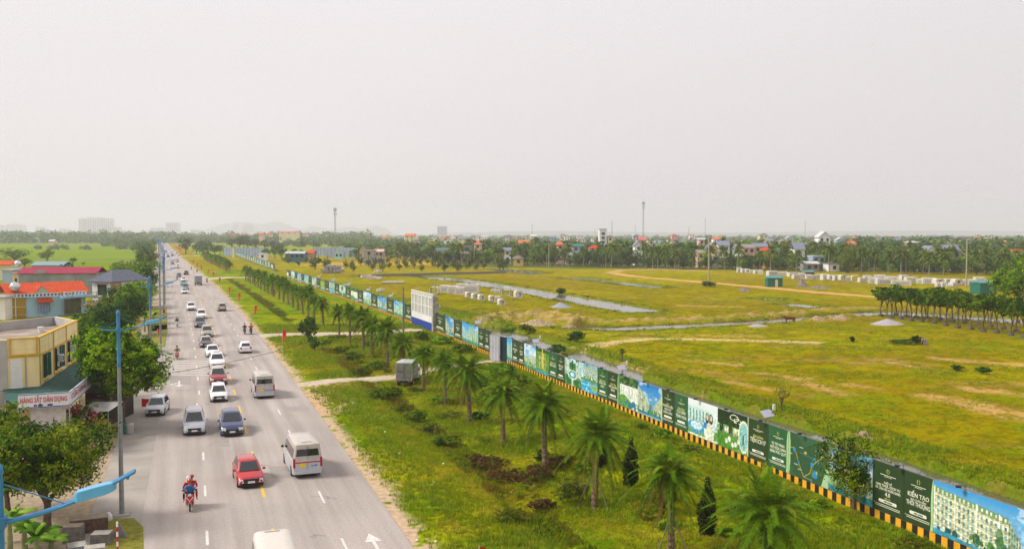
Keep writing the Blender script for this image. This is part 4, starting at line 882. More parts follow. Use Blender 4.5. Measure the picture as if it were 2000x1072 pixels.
# the long far queue, thinning with distance
rr = random.Random(11); cols = [(P_W, 'white'), (P_SIL, 'silver'), (P_GRY, 'grey'), (P_BLUE, 'blue'), (P_W, 'white'), (P_RED2, 'red')]; seen = {}
for k in range(34):
    y = 560 + 24 * k * (1 + k * .012); off = (-12.6, -8.9)[k % 2] if k % 5 else -12.6; pm, cn = cols[rr.randrange(6)]; x = Ef(y) + off; seen[cn] = seen.get(cn, 0) + 1
    make_car(('suv', 'sedan', 'hatch')[k % 3], pm, f'{cn} car in the distant traffic jam, {ordn(seen[cn] - 1)} {cn} one from the black car', (x, y, .006), -heading(y) + math.pi, 0, group='distant traffic jam')
# box truck driving away
def box_truck(label, loc, rz, small=False):
    t = thing('box_truck', label, 'truck', loc, rz); w_, h0, h1, L = (1.72, .75, 2.55, 2.9) if small else (2.1, .95, 3.05, 4.6); fr = mat('box_frame', (.42, .43, .43), rough=.5, metal=.3)
    sidem = mat('box_side', (.24, .25, .23), rough=.45, metal=.3, var=.12); roof = mat('box_roof', (.60, .61, .62), rough=.4, metal=.1)
    mb = MB(); mb.box((0, 0, h0), (w_, L, h1 - h0)); mb.build('box', sidem, t)
    mb = MB(); mb.box((0, 0, h1), (w_ + .06, L + .06, .05)); mb.build('roof', roof, t)
    mb = MB()
    for x in (-1, 1):
        for y in (-1, 1): mb.box((x * w_ / 2, y * L / 2, h0), (.08, .08, h1 - h0))
        for k in range(1, 4): mb.box((x * w_ / 2, 0, h0 + (h1 - h0) * k / 4), (.04, L, .05))
    mb.box((0, -L / 2, h0 - .02), (w_ + .04, .08, .10)); mb.box((0, -L / 2 - .01, h1 - .08), (w_ + .04, .08, .08)); mb.build('frame', fr, t)
    for s in (-1, 1):
        mb = MB(); mb.box((s * w_ * .245, -L / 2 - .025, h0 + .1), (w_ * .45, .04, h1 - h0 - .2)); o = mb.build('rear_door', mat('box_door', (.30, .29, .25), rough=.35, metal=.4, var=.18) if small else mat('box_door_grey', (.30, .31, .31), rough=.5, var=.1, stretch=(9, 1, 1)), t)
        mb = MB(); mb.tube([(s * .05, -L / 2 - .07, h0 + .15), (s * .05, -L / 2 - .07, h1 - .15)], .02, 5); mb.build('handle', STEEL, o)
        mb = MB(); mb.box((s * (w_ / 2 - .2), -L / 2 - .02, .55), (.26, .08, .16)); mb.build('tail_light', TAIL, t)
    mb = MB(); mb.box((0, -L / 2 + .02, .52), (w_, .08, .2)); mb.build('bumper', fr if small else DARKP, t)
    mb = MB(); mb.box((0, .4, .45), (.8, L + 1.6, .22)); mb.build('chassis', DARKP, t)
    cy = L / 2 + .85; mb = MB()
    loft(mb, [[(-w_ / 2 * a, y, z0), (-w_ / 2 * a, y, z1), (w_ / 2 * a, y, z1), (w_ / 2 * a, y, z0)] for y, z0, z1, a in ((cy - .75, .5, h1 * .72, .96), (cy + .25, .5, h1 * .74, .97), (cy + .72, .5, h1 * .45, .95), (cy + .8, .45, h1 * .30, .92))])
    mb.build('cab', P_W, t, smooth=30)
    mb = MB(); mb.add([(-w_ * .4, cy + .74, h1 * .46), (w_ * .4, cy + .74, h1 * .46), (w_ * .38, cy + .30, h1 * .71), (-w_ * .38, cy + .30, h1 * .71)], [(0, 1, 2, 3)]); mb.build('windscreen', CARGLASS, t)
    mb = MB(); mb.box((w_ * .485, cy - .1, h1 * .48), (.03, .7, .45)); mb.build('side_window', CARGLASS, t)
    for s in (-1, 1):
        for y in (-L / 2 + .75, cy + .1): wheel(t, s * (w_ / 2 - .13), y, .36 if small else .42, .24, True)
    if not small:
        mb = MB()
        for s in (-1, 1): mb.box((s * (w_ / 2 + .2), cy + .6, 1.5), (.12, .1, .36))
        mb.build('mirror', DARKP, t)
    else:
        me = text_mesh('XE TẢI', .22, mat('box_lettering', (.03, .07, .22))); o = link(bpy.data.objects.new('lettering', me), t); o.rotation_euler = (math.pi / 2, 0, 0); o.location = (-w_ * .25, -L / 2 - .055, 1.55)
    return t
g, rz = at(388, 557.5, 0, 2.3); box_truck('grey box truck driving away in the far lane', g + Vector((0, 0, .006)), rz)
g, rz = at(801, 753, 0, 1.4, rot=0); g.z = gz(g.x, g.y); box_truck('small box truck with glossy doors parked on the grass between date palms', g, -.12, True)
# ---------------------------------------------------------------- riders
SKIN = mat('skin', srgb('b98a66'), rough=.6, var=.06)
def skin_mesh(verts, edges, name, m, sub=1, root=0):
    """verts: (x,y,z,r)"""
    me = bpy.data.meshes.new(name); me.from_pydata([v[:3] for v in verts], edges, []); o = bpy.data.objects.new(name, me); sc.collection.objects.link(o)
    md = o.modifiers.new('s', 'SKIN'); md.use_smooth_shade = True
    for i, v in enumerate(verts):
        r_ = v[3]; me.skin_vertices[0].data[i].radius = (r_, r_) if not isinstance(r_, tuple) else r_
        me.skin_vertices[0].data[i].use_root = (i == root)
    if sub: ms = o.modifiers.new('u', 'SUBSURF'); ms.levels = sub; ms.render_levels = sub
    dg = bpy.context.evaluated_depsgraph_get(); out = bpy.data.meshes.new_from_object(o.evaluated_get(dg)); bpy.data.objects.remove(o); bpy.data.meshes.remove(me)
    out.materials.clear(); setmats(out, m); out.name = name; return out
def build_person(label, loc, rz, shirt, trousers, pose='ride', helmet=None, hair=None, cat='person', group=None, skirt=False, hands=True, sit_y=0.0, passenger=False):
    """local frame: facing +y, origin on the ground under the seat"""
    t = thing('person', label, cat, loc, rz, group)
    if pose == 'ride':
        pz = .86; hip = (0, 0, pz); chest = (0, .07, pz + .42); neck = (0, .10, pz + .56); head = (0, .13, pz + .72)
        sh = .19; el = lambda s: (s * .30, .20, pz + .24); wr_ = lambda s: (s * .31, .46, pz + .22) if not passenger else (s * .17, .34, pz + .12)
        kn = lambda s: (s * .17, .42, pz - .02) if not passenger else (s * .26, .36, pz - .04); an = lambda s: (s * .16, .34, .30) if not passenger else (s * .27, .20, .34); toe = lambda s: (s * .17, .50, .25) if not passenger else (s * .30, .36, .29)
    else:
        pz = .88; hip = (0, 0, pz); chest = (0, .02, pz + .42); neck = (0, .03, pz + .56); head = (0, .05, pz + .72)
        if pose == 'bend': chest = (0, .32, pz + .18); neck = (0, .44, pz + .20); head = (0, .56, pz + .14)
        el = lambda s: (s * .26, .0 + (.36 if pose == 'bend' else -.02), pz + (.0 if pose == 'bend' else .16)); wr_ = lambda s: (s * .24, (.44 if pose == 'bend' else .10), pz - (.30 if pose == 'bend' else .04))
        kn = lambda s: (s * .11, .05, .47); an = lambda s: (s * .12, -.01 + s * .08, .09); toe = lambda s: (s * .13, .15 + s * .08, .05); sh = .18
    V = [(*hip, .14), (0, (hip[1] + chest[1]) / 2, (hip[2] + chest[2]) / 2, .125), (*chest, .145), (*neck, .055), (head[0], head[1] - .005, head[2] - .03, .075), (head[0], head[1], head[2] + .05, .095), (head[0], head[1] - .01, head[2] + .12, .07)]
    Ed = [(0, 1), (1, 2), (2, 3), (3, 4), (4, 5), (5, 6)]
    for s in (-1, 1):
        b = len(V); V += [(s * sh, chest[1], chest[2] + .04, .062), (*el(s), .046), (*wr_(s), .028)]; Ed += [(2, b), (b, b + 1), (b + 1, b + 2)]
        if hands:
            w0 = Vector(wr_(s)); d = (w0 - Vector(el(s))).normalized(); V.append((*(w0 + d * .07), .034)); Ed.append((b + 2, b + 3)); sd_ = Vector((s, 0, 0)).cross(d).normalized(); lat = d.cross(sd_).normalized()
            for k in range(4):
                f0 = w0 + d * .10 + lat * (.026 * (k - 1.5)); ln = (.068, .078, .074, .058)[k]; i0 = len(V)
                V += [(*f0, .010), (*(f0 + d * ln * .6 - sd_ * .012), .009), (*(f0 + d * ln * .75 - sd_ * .045), .008)]; Ed += [(b + 3, i0), (i0, i0 + 1), (i0 + 1, i0 + 2)]
            i0 = len(V); th = w0 + d * .04 + lat * .035 * -s; V += [(*th, .012), (*(th + d * .03 - lat * .03 * s - sd_ * .02), .010)]; Ed += [(b + 3, i0), (i0, i0 + 1)]
        b = len(V); V += [(s * .09, hip[1] + .01, hip[2] - .02, .095), (*kn(s), .060), (*an(s), .038), (*toe(s), .034)]; Ed += [(0, b), (b, b + 1), (b + 1, b + 2), (b + 2, b + 3)]
    link(bpy.data.objects.new('body', skin_mesh(V, Ed, 'body', SKIN)), t)
    g_ = 1.16
    V = [(*hip, .165), (0, (hip[1] + chest[1]) / 2, (hip[2] + chest[2]) / 2, .155), (chest[0], chest[1], chest[2], .178), (neck[0], neck[1], neck[2] - .03, .075)]; Ed = [(0, 1), (1, 2), (2, 3)]
    for s in (-1, 1):
        b = len(V); V += [(s * sh, chest[1], chest[2] + .04, .08), (*el(s), .062), (*(Vector(el(s)).lerp(Vector(wr_(s)), .75)), .042)]; Ed += [(2, b), (b, b + 1), (b + 1, b + 2)]
    link(bpy.data.objects.new('shirt', skin_mesh(V, Ed, 'shirt', shirt)), t)
    V = [(*hip, .162), (hip[0], hip[1] + .01, hip[2] + .06, .15)]; Ed = [(0, 1)]
    for s in (-1, 1):
        b = len(V); V += [(s * .10, hip[1] + .02, hip[2] - .03, .108), (*kn(s), .076), (*(Vector(kn(s)).lerp(Vector(an(s)), .85)), .056)]; Ed += [(0, b), (b, b + 1), (b + 1, b + 2)]
    link(bpy.data.objects.new('trousers', skin_mesh(V, Ed, 'trousers', trousers)), t)
    mb = MB()   # face: nose, eyes, mouth, ears
    hx, hy, hz = head
    mb.box((hx, hy + .098, hz + .02), (.025, .035, .04), top=(.5, .3))
    for s in (-1, 1): mb.box((hx + s * .098, hy, hz + .015), (.02, .035, .055))
    mb.build('nose_and_ears', SKIN, t)
    mb = MB()
    for s in (-1, 1): mb.box((hx + s * .034, hy + .092, hz + .052), (.026, .012, .012))
    mb.box((hx, hy + .088, hz - .02), (.045, .012, .01)); mb.build('eyes_and_mouth', mat('face_dark', (.04, .02, .02)), t)
    mb = MB()
    if helmet:
        mb.lathe((hx, hy - .005, hz + .045), [(.128, -.01), (.135, .03), (.125, .09), (.09, .135), (.03, .155)], 12); mb.box((hx, hy + .14, hz + .045), (.16, .10, .015)); mb.build('helmet', helmet, t, smooth=60)
    else:
        mb.lathe((hx, hy - .018, hz + .055), [(.105, -.05), (.118, .0), (.112, .06), (.07, .10), (.02, .112)], 12); mb.build('hair', hair or mat('black_hair', (.015, .012, .01), rough=.5), t, smooth=60)
    return t
def motorbike(label, loc, rz, pm, group=None, white_front=False):
    t = thing('motorbike', label, 'motorbike', loc, rz, group)
    for y in (-.62, .64):
        mb = MB(); mb.lathe((0, y, .29), [(.20, -.045), (.27, -.045), (.29, 0), (.27, .045), (.20, .045)], 16, axis='x'); o = mb.build('wheel', RUBBER, t, smooth=40)
        mb = MB(); mb.lathe((0, y, .29), [(.20, -.02), (.20, .02), (.04, .05), (.04, -.05)], 10, axis='x'); mb.build('rim', RIM, o)
    mb = MB()   # body shell: leg shield, step-through, tail
    loft(mb, [[(-w_, y, z0), (-w_ * 1.05, y, (z0 + z1) / 2), (-w_ * .8, y, z1), (w_ * .8, y, z1), (w_ * 1.05, y, (z0 + z1) / 2), (w_, y, z0)] for y, w_, z0, z1 in ((-.92, .06, .66, .74), (-.6, .15, .50, .76), (-.2, .17, .38, .74), (.06, .14, .30, .56), (.26, .15, .30, .58), (.40, .24, .38, .92), (.52, .20, .48, 1.0), (.62, .10, .66, .98))])
    mb.build('fairing', pm, t, smooth=45)
    mb = MB(); loft(mb, [[(-w_, y, z), (-w_ * .9, y, z + .08), (w_ * .9, y, z + .08), (w_, y, z)] for y, w_, z in ((-.78, .09, .76), (-.5, .14, .75), (-.1, .14, .72), (.08, .08, .68))]); mb.build('saddle', DARKP, t, smooth=45)
    mb = MB(); mb.box((0, .70, .50), (.12, .34, .10), top=(.7, .6)); mb.build('mudguard', pm, t, bevel=.02)
    mb = MB()
    for s in (-1, 1): mb.tube([(s * .08, .64, .29), (s * .08, .50, .80)], .02, 5)
    mb.tube([(-.08, .50, .80), (.08, .50, .80)], .02, 5); mb.tube([(0, .52, .8), (0, .46, 1.02)], .03, 5); mb.build('fork', STEEL, t)
    mb = MB(); mb.tube([(-.36, .40, 1.04), (-.12, .48, 1.04), (.12, .48, 1.04), (.36, .40, 1.04)], .018, 6); mb.build('handlebar', DARKP, t)
    mb = MB(); mb.box((0, .60, .90), (.22, .10, .13), top=(.7, .7)); mb.build('headlight', HEAD, t, bevel=.02)
    if white_front: mb = MB(); mb.add([(-.2, .615, .86), (-.16, .62, .84), (0, .66, .64), (0, .665, .58), (-.19, .61, .80)], [(0, 1, 2, 3, 4)]); mb.add([(.2, .615, .86), (.16, .62, .84), (0, .66, .64), (0, .665, .58), (.19, .61, .80)], [(0, 1, 2, 3, 4)]); mb.build('front_trim', WHITEP, t)
    for s in (-1, 1):
        mb = MB(); mb.tube([(s * .28, .44, 1.04), (s * .34, .42, 1.20)], .009, 4); mb.box((s * .36, .42, 1.18), (.14, .03, .08)); mb.build('mirror', DARKP, t)
    mb = MB(); mb.box((0, -.93, .64), (.16, .05, .08)); mb.build('tail_light', TAIL, t)
    mb = MB(); mb.tube([(.14, -.1, .26), (.18, -.75, .34)], .045, 8); mb.build('exhaust', STEEL, t)
    return t
def fab(n, h): return mat('cloth_' + n, srgb(h), rough=.9, var=.12, scale=5)
F_BLUE, F_RED, F_BLK, F_WHT, F_GRY, F_KHK, F_ORG, F_NAVY = fab('blue', '2f6fa6'), fab('red', 'b01822'), fab('black', '1c1c20'), fab('white', 'd8d8d4'), fab('grey', '77787c'), fab('khaki', '8a7a55'), fab('orange', 'c8722a'), fab('navy', '22304a')
HR, HW, HB = mat('helmet_red', (.45, .02, .02), rough=.25, coat=.5), mat('helmet_white', (.7, .7, .68), rough=.25, coat=.5), mat('helmet_black', (.03, .03, .035), rough=.25, coat=.5)
def rider(px, py, toward, bpm, blab, plab, shirt, trs, hel, wf=False):
    g, rz = at(px, py, toward, .6); g.z = .006; motorbike(blab, g, rz, bpm, 'motorbikes on the road', wf)
    off = Matrix.Rotation(rz, 3, 'Z') @ Vector((0, -.10, 0)); build_person(plab, g + off, rz, shirt, trs, helmet=hel, group='riders'); return g, rz
g, rz = rider(371, 998, 1, carpaint('bike_red', 'c4141a'), 'bright red motorbike carrying three people, closest to the camera', 'driver in a blue shirt and red helmet on the closest red motorbike', F_BLUE, F_NAVY, HR, True)
for dx, dy, s, h, lab in ((.07, -.42, F_RED, HW, 'passenger in a white helmet and red top behind the blue-shirted driver'), (-.12, -.74, F_RED, HR, 'passenger in red at the back of the closest motorbike')):
    off = Matrix.Rotation(rz, 3, 'Z') @ Vector((dx, dy, .10)); build_person(lab, g + off, rz, s, F_NAVY if dy > -.5 else F_RED, helmet=h, passenger=True, group='riders')
rider(346, 702, 1, carpaint('bike_red', 'c4141a'), 'dark red motorbike in the kerb lane beside the mango tree', 'rider in tan clothes on the kerb lane red motorbike', F_KHK, F_ORG, HB, True)
rider(346, 639, 1, carpaint('bike_white', 'd5dde2'), 'white scooter in the kerb lane beyond the red motorbike', 'rider in black on the white scooter', F_BLK, F_NAVY, None)
rider(478.5, 653, 0, P_BLK, 'dark motorbike ridden away, on the yellow line side of its pair', 'rider in a black shirt riding beside the red-shirted rider', F_BLK, F_KHK, None)
rider(491, 653, 0, P_BLUE, 'blue motorbike ridden away along the verge', 'rider in a bright red shirt seen from behind', F_RED, F_NAVY, None)
rider(404.5, 553, 0, P_BLK, 'motorbike beside the grey box truck', 'rider in a blue shirt beside the grey box truck', F_BLUE, F_ORG, HB)
rider(385, 532.5, 0, P_GRY, 'dark motorbike at the verge beyond the box truck', 'rider in dark green near the verge beyond the box truck', fab('green', '2f4a44'), F_BLK, HB)
rider(374, 527, 0, P_RED2, 'motorbike with a rider in pink beyond the box truck', 'rider in a pink top beyond the box truck', fab('pink', 'b8466a'), F_GRY, HW)
rider(346, 547, 1, P_BLUE, 'motorbike squeezing past the teal taxi on the kerb side', 'rider in grey squeezing past the teal taxi', F_GRY, F_BLK, HB)
rider(349, 501.5, 0, P_BLK, 'far motorbike at the verge, first of a small cluster', 'far rider in black, first of the small cluster at the verge', F_BLK, F_BLK, HB)
rider(344.5, 497.5, 0, P_BLK, 'far motorbike at the verge, second of a small cluster', 'far rider in green, second of the small cluster at the verge', fab('green', '2f4a44'), F_BLK, HB)
rider(318, 502, 1, P_BLUE, 'far motorbike in the kerb lane between blue lamp posts', 'far rider in blue in the kerb lane between lamp posts', F_BLUE, F_BLK, HW)
# ================================================================ SHOPS AND HOUSES BESIDE THE ROAD
def xy(v): return (v[0], v[1])
def wall_pt(A, B, t, z, out=0.0):
    d = Vector((B[0] - A[0], B[1] - A[1], 0)); n = Vector((d.y, -d.x, 0)).normalized()   # points away from the building when A->B runs clockwise seen from the road
    q = Vector((A[0], A[1], 0)) + d * t + n * out; return (q.x, q.y, z)
def tpx(A, B, px):
    k = (px - 1000) / FP; f = lambda P: P[0] - k * P[1] * math.cos(PITCH) - k * 12 * math.sin(PITCH); a, b = f(A), f(B); return a / (a - b)
def panel(mb, A, B, t0, t1, z0, z1, o0=.0, o1=.03, mi=0):
    q = [wall_pt(A, B, t0, z0, o0), wall_pt(A, B, t1, z0, o0), wall_pt(A, B, t1, z1, o0), wall_pt(A, B, t0, z1, o0), wall_pt(A, B, t0, z0, o1), wall_pt(A, B, t1, z0, o1), wall_pt(A, B, t1, z1, o1), wall_pt(A, B, t0, z1, o1)]
    mb.add(q, [(0, 1, 2, 3), (7, 6, 5, 4), (0, 4, 5, 1), (1, 5, 6, 2), (2, 6, 7, 3), (3, 7, 4, 0)], mi)
CREAM = mat('cream_wall', srgb('f0dca4'), rough=.85, var=.13, scale=1.3, det=8, stretch=(1, 1, .22)); CTRIM = mat('ochre_trim', srgb('cfa83a'), rough=.8, var=.12); DECK = mat('stained_deck', (.30, .25, .20), rough=.95, var=.45, scale=.35, det=8)
GREYW = mat('grey_render', (.42, .41, .40), rough=.9, var=.15, scale=.5, det=8); BLUEW = mat('pale_blue_wall', srgb('a8d2ee'), rough=.85, var=.12, scale=1.2, det=8, stretch=(1, 1, .22)); OCH = mat('ochre_panel', srgb('a8861c'), rough=.7, var=.1)
def tilemat(name, hexc, sx=2.2, sy=3.0, var=.25):
    """roof tiles: courses and joints from a wave pattern"""
    if name in _M: return _M[name]
    m = mat(name, srgb(hexc), rough=.75, var=var, scale=2.5); nt = m.node_tree; N, L = nt.nodes, nt.links; p = N['Principled BSDF']; tc = N.new('ShaderNodeTexCoord')
    wv = N.new('ShaderNodeTexWave'); wv.bands_direction = 'X'; wv.inputs['Scale'].default_value = sx; wz = N.new('ShaderNodeTexWave'); wz.bands_direction = 'Z'; wz.inputs['Scale'].default_value = sy
    for w_ in (wv, wz): L.new(tc.outputs['Object'], w_.inputs[0])
    ad = N.new('ShaderNodeMath'); ad.operation = 'ADD'; L.new(wv.outputs[1], ad.inputs[0]); L.new(wz.outputs[1], ad.inputs[1]); b = N.new('ShaderNodeBump'); b.inputs['Distance'].default_value = .06; L.new(ad.outputs[0], b.inputs['Height']); L.new(b.outputs[0], p.inputs['Normal']); return m
ORTILE, PINKR, GREYT, GREENR = tilemat('orange_tiles', 'd8501c'), tilemat('magenta_sheet_roof', 'b8365a', 5, .01), tilemat('grey_tiles', '6a6f80'), tilemat('green_sheet_roof', '4a7a70', 6, .01, .2)
# --- cream two-storey shop
hB, dk = 8.0, 7.15
A, B, C, D, Ee, Fq = G(15, 663, hB), G(75, 660, hB), G(151, 626, hB), G(108, 617.5, hB), G(-90, 637, hB), G(-60, 666, hB)
shop = thing('shop_building', 'cream two-storey shop with flat stained roof and green awning', 'shop building', (A.x, A.y, 0)); OO = Vector((A.x, A.y, 0))
def rel(mb):   # shift geometry into the shop's frame
    mb.v = [(v[0] - OO.x, v[1] - OO.y, v[2]) for v in mb.v]; return mb
foot = [xy(q) for q in (A, B, C, D, Ee, Fq)]
mb = MB(); mb.prism(foot, 0, dk - .01); rel(mb).build('wall', CREAM, shop)
mb = MB(); mb.prism(foot, dk - .01, dk + .002); rel(mb).build('roof', DECK, shop)
mb = MB()
for (P_, Q_) in ((A, B), (B, C), (C, D), (D, Ee), (Fq, A)): panel(mb, P_, Q_, 0, 1, dk, hB, -.2, .0)
rel(mb).build('parapet', [CREAM], shop)
mb = MB()
for (P_, Q_) in ((A, B), (B, C)):
    panel(mb, P_, Q_, -.01, 1.01, hB - .02, hB + .08, -.24, .06); panel(mb, P_, Q_, 0, 1, 6.55, 6.67, .004, .06)
for t in (0.01, .33, .66, .985): panel(mb, B, C, t, t + .016, 2.5, hB - .03, .003, .05)
panel(mb, A, B, .04, .10, 6.75, hB - .05, .01, .12); panel(mb, A, B, .92, .98, 6.75, hB - .05, .01, .12); panel(mb, A, B, .04, .98, 6.68, 6.78, .01, .13)
rel(mb).build('trim', CTRIM, shop)
mb = MB()
for (P_, Q_) in ((C, D), (D, Ee)): panel(mb, P_, Q_, 0.01, .99, dk + .01, hB + .01, -.26, -.21)
rel(mb).build('parapet_render', GREYW, shop)
for px0, px1 in ((85.5, 93), (108, 120.5), (133, 145.5)):
    t0, t1 = tpx(B, C, px0), tpx(B, C, px1); mb = MB(); panel(mb, B, C, t0, t1, 4.6, 6.55, .004, .02); w_ = rel(mb).build('window', GLASS, shop)
    mb = MB(); panel(mb, B, C, t0 - .01, t1 + .01, 6.56, 6.64, .003, .14); panel(mb, B, C, t0, t1, 4.3, 4.42, .003, .1); rel(mb).build('sill', CTRIM, w_)
    for (tt, sg) in ((t0, -1), (t1, 1)):
        mb = MB(); a = Vector(wall_pt(B, C, tt, 4.62, .03)); d_ = (Vector((C.x, C.y, 0)) - Vector((B.x, B.y, 0))).normalized(); n_ = Vector((d_.y, -d_.x, 0)); e_ = a + (d_ * sg * .30 + n_ * .22)
        mb.add([a, e_, e_ + Vector((0, 0, 1.9)), a + Vector((0, 0, 1.9))], [(0, 1, 2, 3)])
        rel(mb).build('shutter', mat('green_shutter', srgb('1f5a4a'), rough=.5), w_)
mb = MB(); panel(mb, A, B, tpx(A, B, 21), tpx(A, B, 44), 3.75, 6.4, .005, .05)
for k in range(9): panel(mb, A, B, tpx(A, B, 21), tpx(A, B, 44), 3.85 + .28 * k, 3.9 + .28 * k, .05, .08)
rel(mb).build('louvred_panel', WHITEP, shop)
mb = MB(); mb.tube([wall_pt(A, B, .56, 3.5, .07), wall_pt(A, B, .56, 6.5, .07)], .045, 6); rel(mb).build('drainpipe', STEEL, shop)
mb = MB(); panel(mb, Fq, A, .0, .97, 2, hB - .05, .01, .12); rel(mb).build('side_render', GREYW, shop)
for t_, z_ in ((.44, 5.2), (.76, 5.4)):
    mb = MB(); panel(mb, B, C, t_, t_ + .045, z_, z_ + .6, .02, .38); u_ = rel(mb).build('air_conditioner', WHITEP, shop); mb = MB(); panel(mb, B, C, t_ + .006, t_ + .032, z_ + .1, z_ + .5, .385, .39); rel(mb).build('fan_grille', DARKP, u_)
# awning and sign boards
Sa, Sb, Sc = G(35, 771, 4.6), G(135, 765, 4.6), G(197, 715, 4.6); Sl = G(11, 772, 4.1)
mb = MB(); zi, zo = 4.15, 3.75
mb.add([(Sl.x, Sl.y, zo), (Sa.x, Sa.y, zo), (Sb.x, Sb.y, zo), (Sc.x, Sc.y, zo), (C.x, C.y, zi + .1), (B.x, B.y, zi), (A.x - .5, A.y, zi)], [(0, 1, 5, 6), (1, 2, 5), (2, 3, 4, 5)])
rel(mb).build('awning', GREENR, shop)
def signboard(P_, Q_, name, txt, size, z0, z1):
    mb = MB(); panel(mb, P_, Q_, 0, 1, z0, z1, -.04, .04); o = rel(mb).build('sign_board', mat('sign_face', (.72, .73, .76), rough=.5, var=.06, scale=.8), shop)
    if name: o['label'] = name
    mb = MB(); panel(mb, P_, Q_, .0, 1, z0 + .02, z0 + .10, .041, .05); panel(mb, P_, Q_, .0, 1, z1 - .06, z1, .041, .05); rel(mb).build('sign_edge', mat('sign_blue', (.05, .12, .38)), o)
    d_ = Vector((Q_.x - P_.x, Q_.y - P_.y, 0)); me = text_mesh(txt, size, mat('sign_red', (.50, .07, .08), rough=.5)); xs = [v.co.x for v in me.vertices]; k = d_.length * .92 / (max(xs) - min(xs)); t = link(bpy.data.objects.new('lettering', me), o)
    c = Vector(wall_pt(P_, Q_, .5, (z0 + z1) / 2 - size * .20, .06)) - OO; t.location = c; t.rotation_euler = (math.pi / 2, 0, math.atan2(d_.y, d_.x)); t.scale = (k, 1, 1); return o
o = signboard(Sa, Sb, 'white sign board reading HÀNG SẮT DÂN DỤNG', 'HÀNG SẮT DÂN DỤNG', .50, 3.55, 4.6)
mb = MB()   # tool pictures under the words: drill and pliers
for t, w_ in ((.30, .06), (.38, .10), (.57, .07), (.62, .05)): panel(mb, Sa, Sb, t, t + w_, 3.68, 3.68 + .14, .042, .05)
panel(mb, Sa, Sb, .41, .44, 3.66, 3.9, .042, .05); rel(mb).build('tool_pictures', mat('tool_blue', (.04, .08, .12)), o)
signboard(Sb, Sc, 'side sign board reading CỬA HÀNG SẮT THỦY LỢI', 'CỬA HÀNG SẮT MẠ KẼM', .52, 3.55, 4.6)
mb = MB(); d0 = Vector(wall_pt(Sa, Sb, .22, 0, -.6)); d1 = Vector(wall_pt(Sa, Sb, .92, 0, -.6)); panel(mb, d0, d1, 0, 1, .3, 3.5, 0, .05); rel(mb).build('shop_screen', mat('shop_screen', (.55, .54, .52), rough=.7), shop)
mb = MB(); panel(mb, Sl, Sa, 0, 1, 0, 3.7, -.05, 0); rel(mb).build('side_screen', mat('green_screen', srgb('1f4a3a'), rough=.7), shop)
mb = MB()
for q in (Sl, Sa, Sb, Sc): mb.tube([(q.x, q.y, 0), (q.x, q.y, 3.75)], .05, 6)
rel(mb).build('awning_post', STEEL, shop)
bk = G(80, 649, dk); mb = MB(); mb.lathe((0, 0, 0), [(.22, 0), (.28, .5), (.29, .52)], 14); b_ = mb.build('bucket', WHITEP, None, smooth=40); b_.location = bk + Vector((0, 0, .002)); tag(b_, 'small white bucket on the stained flat roof', 'bucket')
# --- blue house with orange tiles
def tank(label, loc, r_=.85):
    t = thing('water_tank', label, 'water tank', loc); mb = MB()
    for a in (-1, 1):
        for b in (-1, 1): mb.tube([(a * r_ * .6, b * r_ * .6, 0), (a * r_ * .45, b * r_ * .45, .8)], .04, 4)
    mb.build('stand', STEEL, t); mb = MB(); mb.lathe((0, 0, r_ + .65), [(r_ * .15, -r_), (r_ * .7, -r_ * .72), (r_, -r_ * .2), (r_, r_ * .2), (r_ * .7, r_ * .72), (r_ * .15, r_)], 18); mb.build('drum', mat('stainless', (.62, .64, .66), rough=.18, metal=.9, var=.1), t, smooth=70); return t
def gable(mb, A_, B_q, back, z0, z1, over=.4, mi=0, th=.12):
    """roof over the rectangle that starts at edge A_-B_q and runs `back` away from the camera"""
    d = Vector((B_q[0] - A_[0], B_q[1] - A_[1], 0)); u = d.normalized(); n = Vector((-u.y, u.x, 0)); a = Vector((A_[0], A_[1], 0)) - u * over; b = Vector((B_q[0], B_q[1], 0)) + u * over
    f0, f1, m0, m1, b0, b1 = a - n * over, b - n * over, a + n * back / 2, b + n * back / 2, a + n * (back + over), b + n * (back + over)
    Z = lambda p_, z: (p_.x, p_.y, z)
    mb.add([Z(f0, z0), Z(f1, z0), Z(m1, z1), Z(m0, z1), Z(b1, z0), Z(b0, z0)] + [Z(f0, z0 - th), Z(f1, z0 - th), Z(m1, z1 - th), Z(m0, z1 - th), Z(b1, z0 - th), Z(b0, z0 - th)],
           [(0, 1, 2, 3), (3, 2, 4, 5), (7, 6, 9, 8), (8, 9, 11, 10), (0, 3, 9, 6), (3, 5, 11, 9), (1, 7, 8, 2), (2, 8, 10, 4), (0, 6, 7, 1), (5, 4, 10, 11)], mi)
def rectf(A_, B_q, back):
    u = Vector((B_q[0] - A_[0], B_q[1] - A_[1], 0)).normalized(); n = Vector((-u.y, u.x, 0)) * back; return [xy(A_), xy(B_q), (B_q[0] + n.x, B_q[1] + n.y), (A_[0] + n.x, A_[1] + n.y)]
def relto(mb, o):
    l = o.location; mb.v = [(v[0] - l.x, v[1] - l.y, v[2]) for v in mb.v]; return mb
Pa, Pb, Pc = G(10, 575.5, 4.6), G(119, 571.5, 4.6), G(167, 569, 4.6)
hs = thing('blue_house', 'pale blue house with bright orange tiled roof and blue shutters', 'house', (Pa.x, Pa.y, 0))
mb = MB(); mb.prism(rectf(Pa, Pc, 9.5), 0, 4.0); relto(mb, hs).build('wall', BLUEW, hs)
mb = MB()
panel(mb, Pa, Pb, 0, 1, 3.95, 4.08, -.1, .35); panel(mb, Pa, Pb, 0, 1, 4.5, 4.62, .0, .2)
n_ = 15
for k in range(n_ + 1): panel(mb, Pa, Pb, k / n_ - .014 if k else 0, min(1, k / n_ + .014), 4.08, 4.5, .02, .18)
